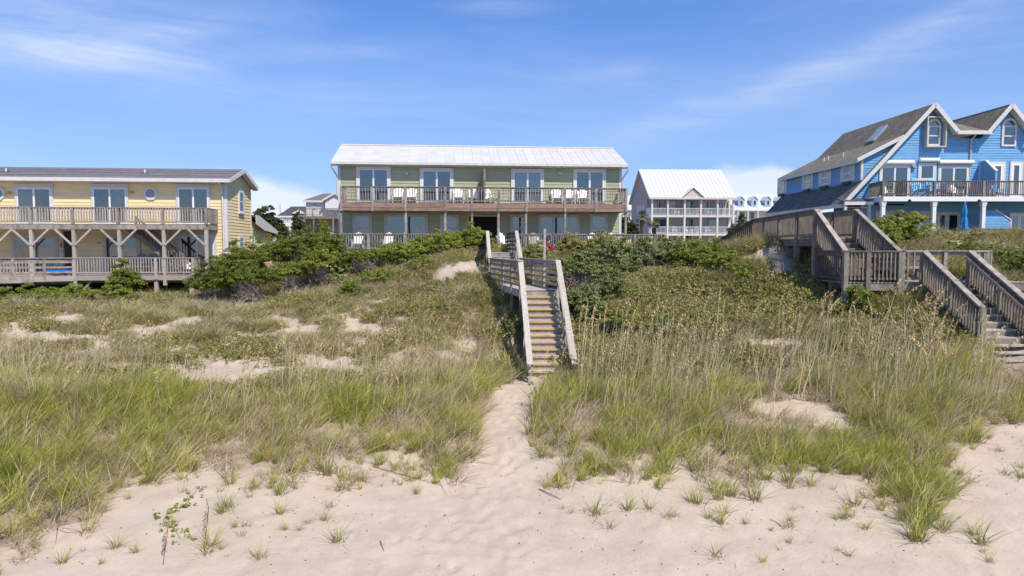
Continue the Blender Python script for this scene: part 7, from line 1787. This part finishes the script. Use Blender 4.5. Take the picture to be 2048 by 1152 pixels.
# ------------------------------------------------------------------ single tufts and debris on the bare sand
TSM = [tuft('grass_tuft', 700 + i, 26, .05, .18, .46, .0045, .35, .5, GR_LUSH) for i in range(4)] + [tuft('grass_tuft', 710 + i, 14, .04, .14, .34, .004, .45, .6, GR_TALL) for i in range(4)]
TDEAD = [tuft('litter', 720 + i, 15, .10, .08, .22, .005, .8, 1.0, leaf_mat('dead_litter_%d' % i, [(.17, .125, .085), (.27, .21, .15), (.38, .31, .22)], .9, .1) if i == 0 else MATS['dead_litter_0']) for i in range(3)]
def where_x(px):
    for lim, w in ((110, 'at the far left edge'), (230, 'below the left grass'), (330, 'left of the creeping vine'), (430, 'by the creeping vine'), (540, 'right of the creeping vine'), (640, 'below the ragged left front grass'), (740, 'left of the long fallen reed'), (860, 'by the long fallen reed'),
                   (1000, 'by the path on its left'), (1130, 'by the path on its right'), (1210, 'near the short dark stick'), (1290, 'below the right grass front'), (1370, 'right of the lone path tuft'), (1460, 'beside the rounded grey green tuft'), (1540, 'around the dense dark clump'),
                   (1620, 'right of the dense dark clump'), (1700, 'in open sand at lower right'), (1780, 'left of the leaning clump'), (1870, 'under the leaning clump'), (1950, 'right of the leaning clump'), (9999, 'at the right edge')):
        if px < lim: return w
def tuft_label(px, py, s_, kind):
    if py < 880: return '%s %s grass tuft along the grass front, %s' % ('small' if s_ < 1.2 else 'middling' if s_ < 1.6 else 'large', ['bushy green', 'wide green', 'spiky green', 'full green', 'thin pale', 'sparse yellowish', 'wispy', 'scanty straw'][kind], where_x(px))
    look = ['bushy green', 'wide green', 'spiky green', 'full green', 'thin pale', 'sparse yellowish', 'wispy', 'scanty straw'][kind]; size = 'tiny' if s_ < .6 else 'small' if s_ < .85 else 'middling' if s_ < 1.15 else 'large' if s_ < 1.5 else 'very large'
    row = 'high on the sand' if py < 935 else 'midway down' if py < 1030 else 'low down' if py < 1090 else 'near the bottom edge'
    return '%s %s grass tuft %s, %s' % (size, look, row, where_x(px))
def sand_tuft(px, py, sc_, kind, lab, grp):
    if grp:
        for _t in range(40):
            lab = tuft_label(px, py, sc_, kind)
            if lab not in USED: break
            kind = random.randrange(8 if _t > 8 or kind > 3 else 4); sc_ *= random.uniform(.85, 1.15)
        USED.add(lab)
    x, y = ground_at(px, py); z = hz(x, y)
    r = link('grass_tuft', None, None, (x, y, z - .01), random.uniform(0, 6.28), label=lab, category='grass tuft', group=grp); r.scale = (sc_,) * 3
    link('blades', TSM[kind], r); link('dead_blades', random.choice(TDEAD), r)
special = [(1840, 1085, 1.7, 0, 'largest isolated grass clump leaning right on the sand at lower right'), (1425, 985, 1.2, 1, 'grey green rounded tuft on the sand right of the path'), (1190, 1030, 1.3, 2, 'green tuft standing alone on the sand right of the path foot'),
           (1118, 975, 1.3, 3, 'pale green tuft on the sand close to the right side of the path'), (410, 1110, 1.2, 4, 'upright brown and green seed tuft on the sand at lower left'), (340, 1050, 1.0, 5, 'yellow green tuft by the creeping vine'), (560, 990, 1.5, 0, 'spreading yellow green clump on the sand below the left grass'),
           (1510, 1000, 1.7, 1, 'dense dark green clump on the sand at right centre'), (1430, 1115, 1.3, 4, 'small upright tuft at the bottom edge right of centre'), (2010, 830, 1.5, 2, 'blue green tuft on the dune top at far right'), (520, 1120, 1.1, 5, 'low yellow tuft at the bottom left of centre'),
           (1730, 1060, .8, 3, 'tiny green tuft left of the largest isolated clump'), (2000, 905, 1.0, 5, 'low grey green tuft at the right edge of the sand')]
for (a, b, c, d, lb) in special: sand_tuft(a, b, c, d, lb, None)
regions = [((20, 700, 975, 1145), 38, 'small grass tuft growing alone on the bare sand left of the path', 'single tufts left of the path'), ((1080, 1500, 915, 1060), 34, 'small grass tuft growing alone on the sand right of the path', 'single tufts right of the path'),
           ((1500, 1990, 930, 1130), 40, 'small grass tuft growing alone on the sand at lower right', 'single tufts at lower right'), ((1870, 2045, 800, 960), 16, 'small tuft on the sandy bank at the far right', 'single tufts on the right bank'), ((700, 960, 900, 1000), 14, 'small tuft at the left edge of the path', 'single tufts beside the path')]
for (a, b, c, d), n, lb, gp in regions:
    for i in range(n):
        px_, py_ = random.uniform(a, b), c + (d - c) * random.random() ** 1.6; x, y = ground_at(px_, py_)
        if float(pathd(np.array([x]), np.array([y]))[0]) < .15 and y > 11.5: continue
        sand_tuft(px_, py_, min(1.9, random.lognormvariate(-.35, .45)) * (1.25 - .5 * (py_ - 900) / 250), random.randrange(8), lb, gp)
# extra clumps filling the ragged front edge of the belt
for (px_, py_, s_) in ((1842, 1062, 1.9), (1828, 1080, 1.6), (1862, 1040, 1.8), (1850, 1020, 1.9), (1815, 1045, 1.5), (1885, 1060, 1.3), (1780, 960, 1.6), (1720, 950, 1.6), (1530, 960, 1.5), (1400, 940, 1.5), (1830, 1010, 1.9), (1850, 960, 2.0), (1880, 1000, 1.8), (1800, 930, 2.0), (1760, 905, 1.9), (1650, 905, 1.8), (1600, 925, 1.7), (1470, 905, 1.8), (1330, 895, 1.9), (1280, 905, 1.8), (1230, 915, 1.7), (1060, 870, 1.9), (1085, 915, 1.4),
                      (900, 945, 1.6), (880, 915, 1.8), (820, 905, 1.5), (760, 930, 1.2), (640, 940, 1.7), (660, 900, 1.9), (120, 1030, 1.9), (180, 1000, 2.0), (60, 1060, 1.8), (20, 1075, 1.9), (240, 960, 2.0), (460, 970, 1.4), (560, 1030, 1.1)):
    sand_tuft(px_, py_, s_, random.randrange(4), 'leafy grass clump on the ragged front edge of the grass belt', 'clumps along the front edge of the grass')
for (xa, xb, ya, yb, n) in ((1150, 1500, 870, 960, 20), (1500, 1880, 880, 1000, 24), (560, 950, 890, 965, 16), (10, 240, 990, 1070, 12), (1880, 2040, 800, 900, 7)):
    for i in range(n):
        px_, py_ = random.uniform(xa, xb), ya + (yb - ya) * random.random() ** 1.3; x, y = ground_at(px_, py_)
        if float(pathd(np.array([x]), np.array([y]))[0]) < .25: continue
        for j in range(random.choice((1, 1, 2, 3))):
            sand_tuft(px_ + (random.gauss(0, 22) if j else 0), py_ + (random.gauss(0, 7) if j else 0), random.uniform(1.0, 1.95), random.randrange(8), '', 'clumps along the front edge of the grass')
# creeping vine
rr_ = np.random.default_rng(12); pts = []
for (a, b) in ((392, 985), (380, 1000), (368, 1013), (350, 1022), (336, 1030), (326, 1042), (340, 1054), (352, 1066), (360, 1078)):
    x, y = ground_at(a, b); pts.append((x, y, hz(x, y) + .03))
c_ = np.array(pts); c_ = np.repeat(c_, 5, 0) + rr_.normal(0, 1, (len(c_) * 5, 3)) * np.array([.10, .12, .01])
V_, f_, t_ = leaf_cloud(rr_, c_ - c_.mean(0), np.full(len(c_), .05), 5, .035, .5)
r_ = link('creeping_vine', None, None, tuple(c_.mean(0)), 0, label='creeping vine with small green leaves trailing over the sand at lower left', category='vine')
link('leaves', mesh_np('leaves', V_, f_, np.zeros((0, 3)), LEAF_B, {'r': t_}), r_)
m0 = Vector(tuple(c_.mean(0))); link('stem', MB().tube([Vector(p) - m0 - Vector((0, 0, .02)) for p in pts], .004, 4).mesh('stem', LEAF_O), r_)
# sticks, reeds
def stick(p, q, rad, lab, m):
    a, b = ground_at(*p), ground_at(*q); A = Vector((a[0], a[1], hz(*a) + rad + .012)); B = Vector((b[0], b[1], hz(*b) + rad + .012)); mid = A.lerp(B, .5) ; mid.z = hz(mid.x, mid.y) + rad + .02
    r = link('stick', None, None, tuple(A), 0, label=lab, category='stick'); link('shaft', MB().tube([Vector(), mid - A, B - A], [rad, rad * .9, rad * .4], 6).mesh('shaft', m), r)
    link('twig', MB().tube([mid - A, mid - A + Vector((.06, .05, .03))], [rad * .5, rad * .2], 4).mesh('twig', m), r)
stick((745, 936), (885, 973), .008, 'long thin brown reed lying on the sand left of the path', LITTER)
stick((850, 905), (893, 992), .005, 'thin dark reed crossing the long one', LITTER)
stick((1078, 980), (1122, 1002), .009, 'short dark stick on the sand right of the path', LITTER)
stick((955, 978), (985, 978), .006, 'small straw stick lying across the path', OAT)
stick((760, 1085), (768, 1105), .006, 'tiny upright twig on the sand at bottom centre left', LITTER)
def fallen_oat(p, q, lab):
    a, b = ground_at(*p), ground_at(*q); A = Vector((a[0], a[1], hz(*a))); 
    r = link('fallen_sea_oat', None, None, tuple(A), 0, label=lab, category='sea oats'); rr = random.Random(p[0]); st = MB().tube([(0, 0, 0), (b[0] - a[0], b[1] - a[1], .25), (1.1 * (b[0] - a[0]), b[1] - a[1], .42)], .006, 4)
    mb = MB(); V = []; F4 = []
    for j in range(34):
        t = .35 + .65 * j / 34; q_ = Vector(((b[0] - a[0]) * t, (b[1] - a[1]) * t, .42 * t)); o = Vector((rr.uniform(-1, 1), rr.uniform(-1, .5), rr.uniform(-.6, .6))).normalized() * .06; s2 = o.cross(Vector((0, .3, 1))).normalized() * .016
        b_ = len(V); V += [q_, q_ + o * .5 + s2, q_ + o, q_ + o * .5 - s2]; F4.append((b_, b_ + 1, b_ + 2, b_ + 3))
    link('stem', st.mesh('stem', BARK), r); link('seed_head', mesh_np('seed_head', [tuple(v) for v in V], F4, np.zeros((0, 3)), YUCCA_D, {'r': np.full(len(V), .6)}), r)
fallen_oat((326, 1130), (336, 1085), 'dark brown seed head lying on the sand at the bottom left')
fallen_oat((408, 1105), (418, 1035), 'brown seed head standing in the sand beside the upright tuft')
# pebbles, shells and scraps scattered over the sand
n = 2000; x = rng.uniform(-12, 14, n); y = rng.uniform(8, 17, n); s_ = sandiness(x, y) > .8; x, y = x[s_], y[s_]; z = height(x, y)
PB = []
for i in range(3):
    me = MB(); r = random.Random(i); vs = [Vector((math.cos(a) * .012 * r.uniform(.6, 1.3), math.sin(a) * .012 * r.uniform(.6, 1.3), zz)) for zz in (0, .008) for a in [k * 1.2566 for k in range(5)]]
    me.add(vs + [Vector((0, 0, .013))], [(k, (k + 1) % 5, 5 + (k + 1) % 5, 5 + k) for k in range(5)] + [(5 + k, 5 + (k + 1) % 5, 10) for k in range(5)]); PB.append(me.mesh('scrap', LITTER))
for i in range(3):
    r = np.random.default_rng(800 + i); V, a, b, t, rr = blade_arrays(r, 3, .03, .05, .13, .003, 1.3, .6); PB.append(mesh_np('straw', V, a, b, MATS['sea_oat_straw'], {'t': t, 'r': rr}))
put('sand_debris', 'dark scraps and bits of straw scattered over the bare sand', x, y, z, .5 + .8 * rng.random(len(x)), PB, .1, sink=.0)
# dead blades and root litter in front of the belt edge
def edge_d(x, y):
    z = height(x, y); px, py = project(x, y, z); e = np.interp(px, EDGE_X, EDGE_Y); return np.exp(-((py - e - 15) / 45) ** 2) * (pathd(x, y) > .05) * (fbm(x, y, .8, 131, 2) > .48)
x, y, z, px, py = field(4200, -17, 19, 9.5, 20, edge_d)
put('dead_litter', 'dark dead blades and rhizomes at the ragged front edge of the grass', x, y, z, .5 + .6 * rng.random(len(x)), TDEAD, .1)
x, y, z, px, py = field(3600, -17, 19, 9.5, 20, edge_d)
put('front_grass', 'thin young grass shoots thinning out over the sand', x, y, z, .5 + .5 * rng.random(len(x)), TSM, .1)
print('objects', len(bpy.data.objects))
